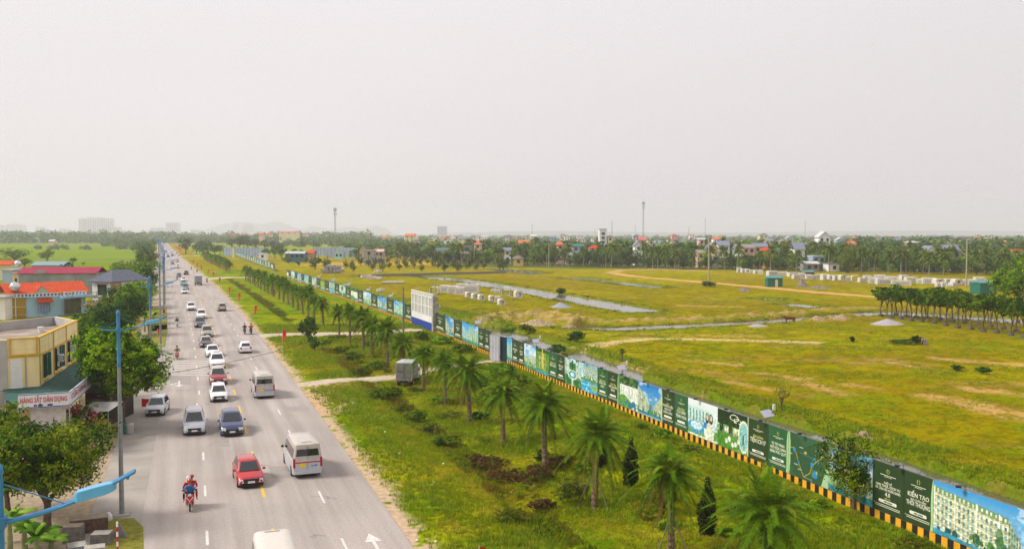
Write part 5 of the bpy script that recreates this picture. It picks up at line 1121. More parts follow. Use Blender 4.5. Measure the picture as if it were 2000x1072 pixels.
panel(mb, Pb, Pc, .1, 1.0, 4.0, 4.12, 0, .35); panel(mb, Pb, Pc, .1, 1, 4.6, 4.7, 0, .2)
for k in range(7): panel(mb, Pb, Pc, .1 + k * .145, .16 + k * .145 - .0, 4.12, 4.6, .02, .18)
relto(mb, hs).build('balustrade', mat('balustrade_white', srgb('c3d8e2'), rough=.8), hs)
mb = MB(); mb.prism([xy(wall_pt(Pb, Pc, -.1, 0, 1.6)), xy(wall_pt(Pb, Pc, 1.35, 0, 1.6)), xy(wall_pt(Pb, Pc, 1.35, 0, -.1)), xy(wall_pt(Pb, Pc, -.1, 0, -.1))], 3.55, 3.86); relto(mb, hs).build('balcony_slab', mat('balcony_blue', srgb('86aecb'), rough=.8), hs)
mb = MB()
for t in (-.08, .1, .3, .95, 1.1, 1.3): p_ = wall_pt(Pb, Pc, t, 3.86, 1.5); mb.box(p_, (.12, .12, .75))
for z in (4.25, 4.55): mb.tube([wall_pt(Pb, Pc, -.1, z, 1.5), wall_pt(Pb, Pc, .3, z, 1.5)], .035, 4); mb.tube([wall_pt(Pb, Pc, .9, z, 1.5), wall_pt(Pb, Pc, 1.33, z, 1.5)], .035, 4)
relto(mb, hs).build('balcony_rail', mat('rail_gold', srgb('b79a3c'), rough=.6), hs)
mb = MB(); gable(mb, (Pa.x + .0, Pa.y + 1.1), (Pc.x - .3, Pc.y + 1.1), 7.5, 4.55, 6.55, .45); ro = relto(mb, hs).build('roof', ORTILE, hs)
mb = MB(); q0 = Vector(wall_pt(Pa, Pc, .355, 0, -.4)); q1 = Vector(wall_pt(Pa, Pc, .555, 0, -.4)); mid = (q0 + q1) / 2; bk_ = Vector(wall_pt(Pa, Pc, .455, 0, -4.5))
mb.add([(q0.x, q0.y, 4.6), (q1.x, q1.y, 4.6), (mid.x, mid.y, 6.1), (bk_.x, bk_.y, 6.2), (q0.x - .1, q0.y + 1.0, 4.6), (q1.x - .1, q1.y + 1, 4.6)], [(0, 2, 3), (2, 1, 3)]); relto(mb, hs).build('dormer_roof', ORTILE, hs)
mb = MB(); mb.add([(q0.x, q0.y + .12, 4.55), (q1.x, q1.y + .12, 4.55), (mid.x, mid.y + .12, 6.0)], [(0, 1, 2)]); relto(mb, hs).build('dormer_gable', mat('gable_render', srgb('b7b29c'), rough=.9), hs)
mb = MB()
for t in (.02, .42, .50, .985): q = Vector(wall_pt(Pa, Pc, t, 0, -4.85)); mb.lathe((q.x, q.y, 6.5), [(.05, 0), (.09, .15), (.03, .3), (.015, .9)], 6)
relto(mb, hs).build('finial', mat('finial', (.05, .04, .04)), hs)
mb = MB(); panel(mb, Pa, Pb, .0, .36, 0, 3.9, .01, .05); o = relto(mb, hs).build('ochre_door', OCH, hs)
mb = MB(); panel(mb, Pa, Pb, .17, .185, 0, 3.9, .055, .075); panel(mb, Pa, Pb, .0, .36, 2.1, 2.18, .055, .075); panel(mb, Pa, Pb, .0, .36, .6, .66, .055, .075); relto(mb, hs).build('door_frame', WHITEP, o)
mb = MB(); panel(mb, Pa, Pb, .59, .79, .9, 2.9, .01, .06); o = relto(mb, hs).build('shutter', mat('blue_shutter', srgb('2a5fb0'), rough=.5), hs)
mb = MB()
for k in range(7): panel(mb, Pa, Pb, .595 + k * .028, .602 + k * .028, .9, 2.9, .062, .09)
relto(mb, hs).build('shutter_bar', WHITEP, o)
mb = MB(); mb.add([wall_pt(Pa, Pb, .55, 2.95, .9), wall_pt(Pa, Pb, .85, 2.95, .9), wall_pt(Pa, Pb, .83, 3.75, .02), wall_pt(Pa, Pb, .56, 3.75, .02), wall_pt(Pa, Pb, .55, 2.85, .9), wall_pt(Pa, Pb, .85, 2.85, .9), wall_pt(Pa, Pb, .83, 2.9, .02), wall_pt(Pa, Pb, .56, 2.9, .02)], [(0, 1, 2, 3), (4, 5, 1, 0), (5, 6, 2, 1), (4, 0, 3, 7), (4, 7, 6, 5)]); relto(mb, hs).build('tiled_hood', ORTILE, hs)
mb = MB(); panel(mb, Pb, Pc, .12, .80, .3, 3.3, .01, .05); o = relto(mb, hs).build('window', GLASS, hs)
mb = MB()
for k in range(14): panel(mb, Pb, Pc, .12 + k * .05, .13 + k * .05, .3, 3.3, .055, .075)
relto(mb, hs).build('grille', mat('grille_gold', srgb('9c9a6a'), rough=.5), o)
tank('round stainless water tank on the orange roofed house', (Pa.x + .7, Pa.y + 2.2, 4.3), 1.0)
# --- neighbours
def house(label, px0, px1, ytop, z_e, back, wallm, roofm, ridge=1.8, name='house', kind='gable', wins=(), base=0, far=True, extra=None, y_=None, nwin=0, floors=1, bal=False, cat='house', rot=0):
    """front wall spans px0..px1, its eaves (height z_e) at photo row ytop"""
    A_ = G(px0, ytop, z_e); B_q = GZ(px1, A_.y + rot, z_e)
    t = thing(name, label, cat, (A_.x, A_.y, 0)); W_ = (B_q - A_).length
    mb = MB(); f = rectf(A_, B_q, back); mb.prism(f, -.5, z_e); 
    if kind == 'gable_side':   # ridge runs away from the camera: a triangular gable faces us
        u = (B_q - A_).normalized(); n = Vector((-u.y, u.x, 0)); m0 = (A_ + B_q) / 2; m0.z = z_e + ridge; mb.add([A_, B_q, m0], [(0, 1, 2)])
    relto(mb, t).build('wall', wallm, t)
    if kind == 'gable': mb = MB(); gable(mb, A_, B_q, back, z_e, z_e + ridge, .4); relto(mb, t).build('roof', roofm, t)
    elif kind == 'gable_side':
        mb = MB(); u = (B_q - A_).normalized(); n = Vector((-u.y, u.x, 0)); m0 = (A_ + B_q) / 2; zz = z_e + ridge
        a0, b0 = A_ - u * .5 - n * .4, B_q + u * .5 - n * .4; a1, b1 = a0 + n * (back + .8), b0 + n * (back + .8); c0, c1 = m0 - n * .4, m0 + n * (back + .4); zl = z_e - .25
        mb.add([(a0.x, a0.y, zl), (c0.x, c0.y, zz), (c1.x, c1.y, zz), (a1.x, a1.y, zl), (b0.x, b0.y, zl), (b1.x, b1.y, zl), (a0.x, a0.y, zl + .14), (c0.x, c0.y, zz + .14), (c1.x, c1.y, zz + .14), (a1.x, a1.y, zl + .14), (b0.x, b0.y, zl + .14), (b1.x, b1.y, zl + .14)], [(6, 7, 8, 9), (7, 10, 11, 8), (0, 1, 2, 3), (1, 4, 5, 2), (0, 6, 7, 1), (1, 7, 10, 4)]); relto(mb, t).build('roof', roofm, t)
    elif kind == 'hip':
        mb = MB(); u = (B_q - A_).normalized(); n = Vector((-u.y, u.x, 0)); o_ = .6; q = [A_ - u * o_ - n * o_, B_q + u * o_ - n * o_, B_q + u * o_ + n * (back + o_), A_ - u * o_ + n * (back + o_)]
        k = min(W_, back) / 2; r0, r1 = (A_ + n * back / 2 + u * k, B_q + n * back / 2 - u * k) if W_ > back else (A_ + u * W_ / 2 + n * k, A_ + u * W_ / 2 + n * (back - k)); r0 = Vector((r0.x, r0.y, z_e + ridge)); r1 = Vector((r1.x, r1.y, z_e + ridge))
        low = [(p_.x, p_.y, z_e + .0) for p_ in q]; F_ = [(0, 1, 5, 4), (1, 2, 5), (2, 3, 4, 5), (3, 0, 4)] if W_ > back else [(0, 1, 4), (1, 2, 5, 4), (2, 3, 5), (3, 0, 4, 5)]
        mb.add(low + [r0, r1] + [(a, b, c - .18) for a, b, c in low], F_ + [(6, 7, 1, 0), (7, 8, 2, 1), (8, 9, 3, 2), (9, 6, 0, 3), (9, 8, 7, 6)]); relto(mb, t).build('roof', roofm, t)
    else:
        mb = MB(); u = (B_q - A_).normalized(); n = Vector((-u.y, u.x, 0)); q = [A_ - u * .2 - n * .2, B_q + u * .2 - n * .2, B_q + u * .2 + n * (back + .2), A_ - u * .2 + n * (back + .2)]; mb.prism([xy(p_) for p_ in q], z_e, z_e + .35); relto(mb, t).build('roof', roofm, t)
    for (t0, t1, z0, z1) in wins:
        mb = MB(); panel(mb, A_, B_q, t0, t1, z0, z1, .012, .05); relto(mb, t).build('window', GLASS, t)
    for fl in range(floors):
        for k in range(nwin):
            c = (k + .5) / nwin; hw_ = min(.7, W_ / nwin * .3) / W_; z0 = z_e - (fl + 1) * 3.1 + .9; mb = MB(); panel(mb, A_, B_q, c - hw_, c + hw_, z0, z0 + 1.5, .012, .05); relto(mb, t).build('window', GLASS, t)
    return t, A_, B_q
CW = lambda n, h, **k: mat('wall_' + n, srgb(h), rough=.9, var=k.pop('var', .1), scale=.4, det=6, **k)
WW, WCR, WYL, WGY, WBL, WTN, WPK = CW('white', 'ecebe6'), CW('cream', 'd9cfa8'), CW('yellow', 'd8b868'), CW('grey', '9a9a96', var=.2), CW('blue', '9db2c8'), CW('tan', 'b89a78'), CW('pink', 'd8b0a0')
t, a_, b_ = house('long grey-walled house under a magenta sheet roof behind the orange roof', 36, 187, 534, 6.2, 8, CW('rough', '8f979c', var=.25), PINKR, 1.5, rot=2)
mb = MB(); panel(mb, a_, b_, .22, .36, 5.9, 7.0, .01, .3); relto(mb, t).build('roof_step', CW('rough', '8f979c'), t)
house('pale blue flat-roofed block beside the magenta-roofed house', 4, 24, 529, 6.4, 7, WBL, GREYW, kind='flat')
house('narrow white stair block with a small dark opening, before the grey wall', 24, 37, 536, 5.6, 3, CW('ivory', 'd6cba8'), WTN, kind='flat', wins=((.35, .7, 3.0, 4.6),))
house('low white wall building at the frame edge beside the ochre door', -30, 9, 583, 4.0, 8, WW, GREYW, kind='flat', name='outbuilding')
house('low teal-grey roof behind the magenta-roofed house', 62, 122, 518, 5.6, 7, WGY, mat('teal_grey_roof', srgb('7f969a'), rough=.7), 1.2, name='shed_building')
house('small cream house with red roof patches behind the far tank', -10, 20, 517, 5.4, 8, WCR, ORTILE, 1.4)
tank('round stainless water tank high behind the magenta roof', G(35, 527, 6.5), .95)
t, a_, b_ = house('white two-storey house with a grey hipped roof and tan corner', 180, 219, 549, 6.3, 10, WW, GREYT, 2.3, kind='hip', wins=((.27, .72, 3.4, 5.6), (.2, .7, .6, 2.4)), rot=-2.0)
u = (b_ - a_).normalized(); n = Vector((-u.y, u.x, 0)); c_ = b_ + n * 9.9
mb = MB(); panel(mb, b_, c_, 0, .25, 0, 6.2, .01, .10); panel(mb, a_, b_, .93, 1.02, 0, 6.25, .01, .12); relto(mb, t).build('tan_pillar', WTN, t)
mb = MB(); panel(mb, b_, c_, .45, .8, 3.5, 5.6, .012, .06); relto(mb, t).build('window', GLASS, t)
mb = MB(); panel(mb, a_, b_, .2, .8, 5.7, 5.85, .01, .35); panel(mb, a_, b_, .0, 1, 3.0, 3.15, .01, .12); relto(mb, t).build('cornice', WTN, t)
house('low lean-to with a rusty brown roof before the white house', 166, 206, 596, 3.0, 5, CW('dull', 'a89a8a', var=.3), mat('rusty_roof', srgb('7a6252'), rough=.9, var=.3, scale=1, det=8), .7, name='lean_to', cat='lean-to')
house('corrugated brown shed roof half under the mango tree', 166, 208, 763, 3.0, 5.5, CW('dark_shed', '3f352c', var=.3), tilemat('brown_corrugated', '7a6a58', 5, .01), .5, name='shed', cat='shed', wins=((.1, .9, .4, 2.3),))
# white cloth canopy, flags, clutter under the mango tree
g = G(195, 800, 2.2); mb = MB(); mb.add([(-1.3, -1, 0), (1.2, -1.1, .1), (1.5, 1, .5), (-1, 1.1, .45)], [(0, 1, 2, 3)]); mb.add([(-1.3, -1, -.02), (1.2, -1.1, .08), (1.5, 1, .48), (-1, 1.1, .43)], [(3, 2, 1, 0)])
t = thing('canopy', 'small pale canopy sheet stretched beside the mango tree', 'canopy', (g.x, g.y, 0)); mb.v = [(a, b, c + 2.2) for a, b, c in mb.v]; mb.build('sheet', mat('canopy_cloth', (.55, .54, .52), rough=.8), t)
mb = MB()
for a, b in ((-1.2, -.9), (1.1, -1), (1.4, .9), (-.9, 1)): mb.tube([(a, b, 0), (a, b, 2.3)], .03, 5)
mb.build('pole', STEEL, t)
g = G(130, 878, 0); t = thing('folded_banner', 'tall white banner with a red edge standing by the bougainvillea', 'banner', (g.x, g.y, 0), -.5)
mb = MB(); mb.box((0, 0, .3), (1.0, .04, 2.3)); mb.build('sheet', mat('banner_white', (.70, .68, .66), rough=.7), t); mb = MB(); mb.box((.52, 0, .3), (.13, .05, 2.35)); mb.build('red_edge', mat('red_cloth', (.62, .03, .02), rough=.7), t); mb = MB(); mb.tube([(.6, 0, 0), (.6, 0, 2.8)], .03, 5); mb.build('pole', STEEL, t)
def flag(px, py, label, h=1.9, wd=.32, ln=1.1, m=None, z=0, cat='flag', g_=None, star=False):
    g = G(px, py, z); g.z = gz(g.x, g.y) if z == 0 else z; rr_ = random.Random(int(px * 7)); t = thing('red_flag', label, cat, g, rr_.uniform(-.3, .3), g_); mb = MB(); mb.tube([(0, 0, -.1), (0, 0, h)], .022, 5); mb.build('pole', mat('pole_white', (.5, .5, .5)), t)
    mb = MB(); n = 6; q = []
    for k in range(n + 1): s = k / n; q += [(.02, 0, h - .05 - ln * s), (.02 + wd * (1 - .35 * s) + .06 * math.sin(s * 5 + px), .07 * math.sin(s * 6 + px), h - .10 - ln * s * .96)]
    mb.add(q, [(2 * k, 2 * k + 1, 2 * k + 3, 2 * k + 2) for k in range(n)]); mb.build('cloth', m or mat('flag_red', srgb('d8200f'), rough=.7), t); return t
flg = [(552, 675), (497, 620), (465.5, 591), (446.5, 577), (427.5, 556), (415, 543.5), (405.5, 537), (392, 528.5), (384, 522.5), (376.5, 516.5)]
for k, (px, py) in enumerate(flg): flag(px, py, f'red flag on the verge, {ordn(k)} one up from the concrete path', 2.3, .55, 1.6, g_='red flags along the verge', m=mat('flag_orange', srgb('d86a10'), rough=.7) if k in (6,) else None)
for k in range(14): y = 780 + k * 22; x = Ef(y) + 3.2; p_ = Vector((x, y, 0)); mb = None; flag(1000 + FP * x / y, 456 + CH * FP / y, f'far orange red flag, {ordn(k)} past the big round tree', 3, 1.3, 2.2, mat('flag_orange', srgb('d86a10'), rough=.7), g_='far flags')
for k, (px, py, z, lab) in enumerate(((283, 764, 3.0, 'red flag hanging at the mango tree edge'), (277, 795, 1.5, 'narrow red flag below the mango tree'), (308, 652, 1.5, 'red flag draped low by the blue lamp posts'), (318, 612, 1.8, 'red flag above the banana clump'), (936, 1085, 0, 'red flag tip showing at the bottom edge'))):
    flag(px, py, lab, .8 if z else .62, .55 if z else .3, .7 if z else .4, z=z)
# ---------------------------------------------------------------- street lamps
def lamp_post(label, loc, rz, det=True):
    t = thing('street_lamp', label, 'street lamp', loc, rz, 'blue street lamps along the road'); H = 11.7; s = 8 if det else 5
    mb = MB(); mb.lathe((0, 0, 0), [(.15, -.1), (.13, 2), (.10, 8.6)], s + 2); mb.build('pole', mat('galvanised', (.27, .29, .31), rough=.45, metal=.4), t, smooth=60)
    mb = MB(); mb.lathe((0, 0, 0), [(.105, 8.6), (.10, H - .1)], s + 2); mb.lathe((0, 0, 0), [(.07, H - .1), (.12, H), (.10, H + .12), (.03, H + .2)], s) ; mb.build('blue_sleeve', BLUEP, t, smooth=50)
    mb = MB(); mb.box((0, 0, -.15), (.9, .9, .22)); mb.build('footing', CONC, t)
    mb = MB(); n = 12
    for o in (-.07, .07):
        pts = []
        for k in range(n + 1): x = -.95 + 3.6 * k / n; zz = 10.72 + (.055 * x * x + .03 * x if x > 0 else .10 * x * x); pts.append((x, o, zz + .75 * max(0, (x - .2) / 2.45) ** 1.3 * .45))
        mb.tube(pts, .033, s)
    mb.box((2.5, 0, 11.38), (.05, .2, .05)); mb.box((-.9, 0, 10.8), (.04, .2, .04)); mb.box((0, 0, 10.62), (.28, .28, .22)); mb.build('arm', BLUEP, t, smooth=50)
    mb = MB(); mb.tube([(0, 0, 11.5), (1.25, 0, 10.98)], .014, 4); mb.tube([(0, 0, 11.3), (-.9, 0, 10.85)], .014, 4); mb.build('stay_wire', BLUEP, t)
    mb = MB(); loft(mb, [[(x, -w_, z0), (x, -w_ * .8, z0 + h_), (x, w_ * .8, z0 + h_), (x, w_, z0)] for x, w_, z0, h_ in ((1.42, .08, 11.02, .10), (1.5, .15, 11.01, .20), (2.05, .16, 11.12, .20), (2.2, .13, 11.17, .16), (2.27, .07, 11.20, .08))]); mb.build('lamp_head', mat('lamp_head_blue', (.10, .40, .70), rough=.35, coat=.4, var=.08), t, bevel=.015)
    return t
lys = [17.6, 52.9, 95, 135, 176, 212, 252, 298, 345, 385] + [385 + 38 * k for k in range(1, 22)]
for k, y in enumerate(lys):
    x = Ef(y) - 15.6 if k else -9.93; h = heading(y)
    lab = ['blue street lamp cut by the frame edge, closest to the camera', 'tall blue and grey street lamp standing before the mango tree', 'blue street lamp rising behind the mango tree', 'blue street lamp beside the red flag and grass patch'][k] if k < 4 else f'far blue street lamp, {ordn(k - 4)} past the one beside the red flag'
    t = lamp_post(lab, (x, y, 0), -h, k < 7)
    if k == 0: t.scale = (.93, 1, 1)
g = Vector((Ef(1750) - 8, 1750, 0)); t = thing('traffic_light', 'glowing green traffic light at the far end of the road', 'traffic light', g); mb = MB(); mb.tube([(0, 0, 0), (0, 0, 10)], .3, 6); mb.build('pole', STEEL, t)
em = mat('green_lamp', (.02, .8, .25), emit=2.2); mb = MB(); mb.lathe((0, -.6, 10.5), [(.4, -2), (2.2, -1), (2.2, 1), (.4, 2)], 10); mb.build('lamp', em, t, smooth=60)
# cable across the road
def cable(label, pts, sag, r_=.02):
    mb = MB()
    for a, b in zip(pts, pts[1:]):
        a, b = Vector(a), Vector(b); mb.tube([a.lerp(b, k / 14) - Vector((0, 0, sag * 4 * (k / 14) * (1 - k / 14))) for k in range(15)], r_, 4)
    tag(mb.build('power_cable', mat('cable_black', (.02, .02, .02))), label, 'cable')
cable('black power cable sagging across the road', [G(-60, 753, 6.0), G(190, 748, 7.2), G(640, 655, 6.4)], .5)
cable('thin wire running from the grass pole to the long hoarding', [G(788, 562, 7.0), G(738, 588, 4.2)], .5, .015)
# ---------------------------------------------------------------- greenery on the shop side
def gleaf(name, label, cat, px, py, w_, h_, z0, n, ls, seed, mats, th=None, kind='tree', clump=26, nl=8, extra=(), asp=.45, k=.55, g_=None, top=None):
    g = G(px, py); g.z = gz(g.x, g.y); t = thing(name, label, cat, g, 0, g_)
    if th: link(bpy.data.objects.new('trunk', trunk_mesh(th, max(.09, w_ * .035), max(.06, w_ * .022), seed, 5, w_ * .3, z0 + h_ * .6)), t)
    link(bpy.data.objects.new('crown' if th else 'foliage', crown_mesh('crown', n, lobes(seed, w_, h_, z0, nl, k), ls, seed, mats, clump=clump, asp=asp)), t)
    return t
gleaf('mango_tree', 'large bright green mango tree on the forecourt behind the street lamp', 'tree', 240, 838, 7.6, 6.4, 2.2, 26000, .30, 3, LM['mango'], 3.2, nl=11, clump=34)
t = gleaf('bougainvillea_tree', 'broad dark leafy tree with a few red blooms at the bottom corner', 'tree', 92, 1035, 6.7, 4.3, 1.7, 26000, .2, 5, LM['bush'], 2.4, nl=12, clump=18)
link(bpy.data.objects.new('bloom', crown_mesh('bloom', 70, lobes(5, 7.5, 4.7, 1.7, 12), .13, 77, LM['pink'], clump=10)), t)
gleaf('leafy_tree', 'upright leafy sprays rising above the bougainvillea tree, frame edge', 'tree', 15, 1000, 5.0, 5.4, 1.0, 9000, .24, 8, LM['bush'], 2, nl=9, clump=14)
t = gleaf('bougainvillea', 'bougainvillea bush with pink and white blooms by the shop corner', 'shrub', 165, 868, 3.0, 2.6, .9, 2600, .17, 9, LM['bush'], .9, clump=14); link(bpy.data.objects.new('bloom', crown_mesh('bloom', 900, lobes(9, 3.0, 2.5, 1.0, 8), .18, 78, LM['pink'], clump=12)), t)
rr = random.Random(8)
side = [(-21.5, 103, 8, 6.5, 'dark'), (-25, 112, 6, 5.5, 'bush'), (-22, 126, 7.5, 6.5, 'dark'), (-27, 131, 6, 5, 'mango'), (-20.5, 147, 7, 7, 'dark'), (-24, 156, 5, 4.5, 'dark'), (-21, 166, 7.5, 7.5, 'mango'), (-20.5, 177, 6.5, 7, 'mango'), (-20.5, 186, 6, 7, 'mango'), (-21, 205, 8, 8, 'mango'), (-27, 214, 8, 8, 'dark'), (-21, 228, 7, 6.5, 'bush'), (-20.5, 252, 7, 7.5, 'dark'), (-26, 262, 9, 8, 'mango'), (-21, 282, 8, 8, 'mango'), (-22, 312, 9, 8, 'bush'), (-29, 318, 9, 7, 'olive'), (-21, 345, 8, 9, 'bush'), (-23, 380, 9, 9, 'dark'), (-20.5, 415, 8, 8, 'dark'), (-23, 460, 9, 9, 'dark')]
for k, (of, y, w_, h_, mt) in enumerate(side):
    x = Ef(y) + of; near_ = y < 230; n = int(15000 * (100 / y) ** 1.1) + 900; g = (1000 + FP * x / y, 456 + CH * FP / y)
    cl = {'dark': 'dark green', 'bush': 'olive green', 'mango': 'bright green', 'olive': 'pale olive'}[mt]
    gleaf('roadside_tree', f'{cl} roadside tree, {ordn(k)} in the line running from the mango tree up the road', 'tree', g[0], g[1], w_, h_ * .72, h_ * .28, n, .22 * (y / 100) ** .45, 50 + k, LM[mt], h_ * .4, nl=8, clump=22, g_='roadside trees on the shop side')
for k in range(16):
    y = 500 + k * 38; x = Ef(y) - 21 - 4 * (k % 3); g = (1000 + FP * x / y, 456 + CH * FP / y)
    gleaf('roadside_tree', f'hazy far roadside tree, {ordn(k)} beyond the near line on the shop side', 'tree', g[0], g[1], 10, 8, 2.5, 500, .9, 90 + k, LM['far'], 3, nl=6, clump=6, g_='roadside trees on the shop side')
for k, (px, py, w_, h_, n, mt, lab) in enumerate(((92, 518, 8.5, 8.5, 2500, 'olive', 'rounded pale green tree alone in the rice field'), (30, 517, 17, 9, 3500, 'dark', 'wide dark layered tree at the frame edge before the rice field'), (143, 519, 4.2, 4.2, 800, 'dark', 'small dark bushy tree before the rice field'), (163, 519, 2.5, 2, 300, 'mango', 'tiny light green bush behind the magenta roof'),
    (8, 523, 9, 4.5, 1800, 'mango', 'bright green bushy crown at the frame edge behind the tank'), (48, 523, 8, 4.5, 1800, 'bush', 'green bushy crown below the wide dark layered tree'), (132, 557, 5, 7.2, 1200, 'dark', 'dark treetop peeping over the orange roof'), (205, 640, 6.5, 5.5, 4200, 'bush', 'brownish green bushy tree beside the cream shop roof'), (225, 628, 7, 6.5, 5000, 'dark', 'dense dark tree before the white house'), (176, 655, 5, 3.6, 2500, 'bush', 'low loose shrub tree behind the cream shop'))):
    gleaf('garden_tree', lab, 'tree', px, py, w_, h_ * .75, h_ * .28, n, .3 if py > 600 else .45, 130 + k, LM[mt], h_ * .4, clump=14)
# banana plants
def banana(label, loc, seed, n=9, h=1.6, L=2.0):
    r = random.Random(seed); t = thing('banana_plant', label, 'banana plant', loc); mb = MB(); mb.lathe((0, 0, 0), [(.16, -.1), (.14, h * .6), (.09, h)], 8); mb.build('stem', mat('banana_stem', (.22, .24, .10), rough=.7, var=.3), t, smooth=60)
    V, F, MI = [], [], []
    for i in range(n):
        a = i * 2.4 + r.uniform(-.3, .3); e = R(r.uniform(35, 80)); l = L * r.uniform(.8, 1.15); ca, sa = math.cos(a), math.sin(a); s_ = Vector((-sa, ca, 0)); K = 8
        for j in range(K + 1):
            s = j / K; p_ = Vector((ca * s * l * math.cos(e), sa * s * l * math.cos(e), h + s * l * math.sin(e) - .55 * l * s * s)); wd = .30 * math.sin(min(1, .06 + s) * math.pi) ** .6 * (1 if s > .12 else .15); up = Vector((0, 0, -.10))
            V += [p_ - s_ * wd + up, p_, p_ + s_ * wd + up]
        b = len(V) - 3 * (K + 1); m = r.choice((0, 0, 1, 2))
        for j in range(K): q = b + 3 * j; F += [(q, q + 1, q + 4, q + 3), (q + 1, q + 2, q + 5, q + 4)]; MI += [m, m]
    me = bpy.data.meshes.new('leaves'); me.from_pydata(V, [], F); setmats(me, LM['ban']); me.polygons.foreach_set('material_index', MI); me.polygons.foreach_set('use_smooth', [True] * len(F)); me.update(); link(bpy.data.objects.new('fronds', me), t)
for k, (px, py, h, L, n, lab) in enumerate(((20, 1085, 1.7, 2.0, 9, 'banana plant at the bottom corner, under the lamp arm'), (72, 1095, 1.2, 1.8, 9, 'banana plant beside the paving stacks'), (48, 1070, 1.0, 1.5, 7, 'small banana plant between the two bottom corner ones'), (-15, 1060, 2.2, 1.9, 8, 'tall banana plant against the frame edge'), (100, 1082, .7, 1.4, 7, 'low banana shoot closest to the paving stacks'),
    (283, 648, 2.3, 2.8, 10, 'banana plant by the blue lamp posts, shop end of the clump'), (300, 642, 2.2, 2.6, 9, 'banana plant by the blue lamp posts, kerb end of the clump'), (292, 655, 1.5, 2.2, 8, 'low banana plant before the clump by the lamp posts'))):
    g = G(px, py); banana(lab, g, k, n, h, L)
# paving stacks, marker post, plinth
def stack(label, px, py, sx, sy, h, rz, m, top):
    g = G(px, py); t = thing('paving_stack', label, 'paving stack', g + Vector((0, 0, -.03)), rz, 'stacks of paving on the bottom corner'); mb = MB(); n = max(2, int(h / .11)); r = random.Random(int(px))
    for k in range(n): mb.box((r.uniform(-.02, .02), r.uniform(-.02, .02), .02 + k * h / n), (sx, sy, h / n * .82))
    mb.build('slabs', m, t); mb = MB(); mb.box((0, 0, .02 + h), (sx * .98, sy * .98, .03)); mb.build('top_slab', top, t)
PB, PT, PL = mat('paving_brown', (.13, .085, .06), rough=.9, var=.4, scale=5), mat('paving_top', (.34, .27, .20), rough=.9, var=.15), mat('paving_light', (.42, .39, .34), rough=.9, var=.15)
stack('long dark brown paving stack, topmost of the group', 174, 1036, 1.9, .8, .75, .42, PB, PT); stack('square grey brown paving stack beside the long one', 144, 1056, .9, .7, .85, .1, mat('paving_grey', (.20, .18, .16), rough=.9, var=.3), PT)
stack('paving stack with a pale top near the marker post', 199, 1062, .95, .75, .62, .12, mat('paving_grey', (.2, .18, .16)), PL); stack('low bluish paving stack at the frame bottom', 150, 1076, .9, .9, .35, .5, mat('paving_blue', (.22, .27, .33)), PL); stack('low cream paving stack cut by the frame bottom', 185, 1082, 1.0, .7, .4, .4, PL, PL)
g = G(207, 1020); mb = MB(); mb.lathe((0, 0, 0), [(.12, 0), (.22, .12), (.2, .3), (.08, .42)], 8); o = mb.build('white_sack', WHITEP, smooth=60); o.location = g + Vector((.1, .1, .02)); o.scale = (1.1, .8, 1.3); tag(o, 'small white sack leaning on the paving stacks', 'sack')
g = G(230, 1085); t = thing('marker_post', 'red and white striped marker post in the grass patch', 'marker post', g); mb = MB(); mb2 = MB()
for k in range(7): (mb if k % 2 else mb2).lathe((0, 0, .25 * k), [(.05, 0), (.05, .25)], 8)
mb.build('red_band', mat('marker_red', (.5, .02, .03)), t); mb2.build('white_band', WHITEP, t)
g = G(232, 1050); t = thing('triangular_plinth', 'small grey triangular plinth behind the marker post', 'plinth', g + Vector((0, 0, -.02))); mb = MB(); mb.prism([(-.5, 0), (.5, 0), (0, .25)], 0, .05); mb.add([(-.42, .05, .05), (.42, .05, .05), (0, .08, .8), (-.42, .15, .05), (.42, .15, .05), (0, .12, .8)], [(0, 1, 2), (5, 4, 3), (0, 2, 5, 3), (1, 4, 5, 2), (0, 3, 4, 1)]); mb.build('slab', mat('plinth_grey', (.22, .22, .21)), t)
# clutter under the mango tree: timber, bins
g = G(222, 842); t = thing('timber_pile', 'low pile of poles and planks at the foot of the mango tree', 'timber pile', g); mb = MB(); r = random.Random(3)
for k in range(9): a = r.uniform(-.5, .5); x, y = r.uniform(-1.2, .8), r.uniform(-.4, .4); mb.tube([(x - 1.0 * math.cos(a), y - 1.0 * math.sin(a), .08 + .06 * k % .3), (x + 1.1 * math.cos(a), y + 1.1 * math.sin(a), .12 + .05 * k % .4)], .04, 5)
mb.build('planks', mat('old_timber', (.20, .14, .09), rough=.9, var=.4), t)
for px, py, m, lab in ((244, 846, 'green_bin', 'green bin at the foot of the mango tree'), (254, 846, 'grey_sack', 'pale tub beside the green bin'), (196, 838, 'brown_crate', 'brown crate under the canopy sheet')):
    g = G(px, py); mb = MB(); mb.lathe((0, 0, 0), [(.22, 0), (.3, .1), (.32, .75), (.34, .8), (.30, .82)], 12); o = mb.build(m.split('_')[1] + '_container', mat(m, {'green_bin': (.03, .22, .18), 'grey_sack': (.5, .47, .44), 'brown_crate': (.16, .07, .05)}[m]), smooth=40); o.location = g; tag(o, lab, m.split('_')[1])
sheet('grass_patch', [[xy(G(*q)) for q in ((215, 1013), (262, 1012), (280, 1030), (280, 1085), (215, 1090), (190, 1060))]], mat('patch_grass', srgb('7c7a22'), rough=.95, var=.4, scale=3, bump=.05, det=8), .03)
for q in (((275, 603 + 0), (325, 601), (327, 643), (290, 648)), ((285, 655), (326, 652), (322, 677), (290, 678)), ((290, 636), (326, 634), (327, 651), (288, 653))):
    sheet('grass_patch', [[xy(G(*p_)) for p_ in q]], mat('patch_grass', srgb('7c7a22')), .025 + .004 * (q[0][0] % 3))
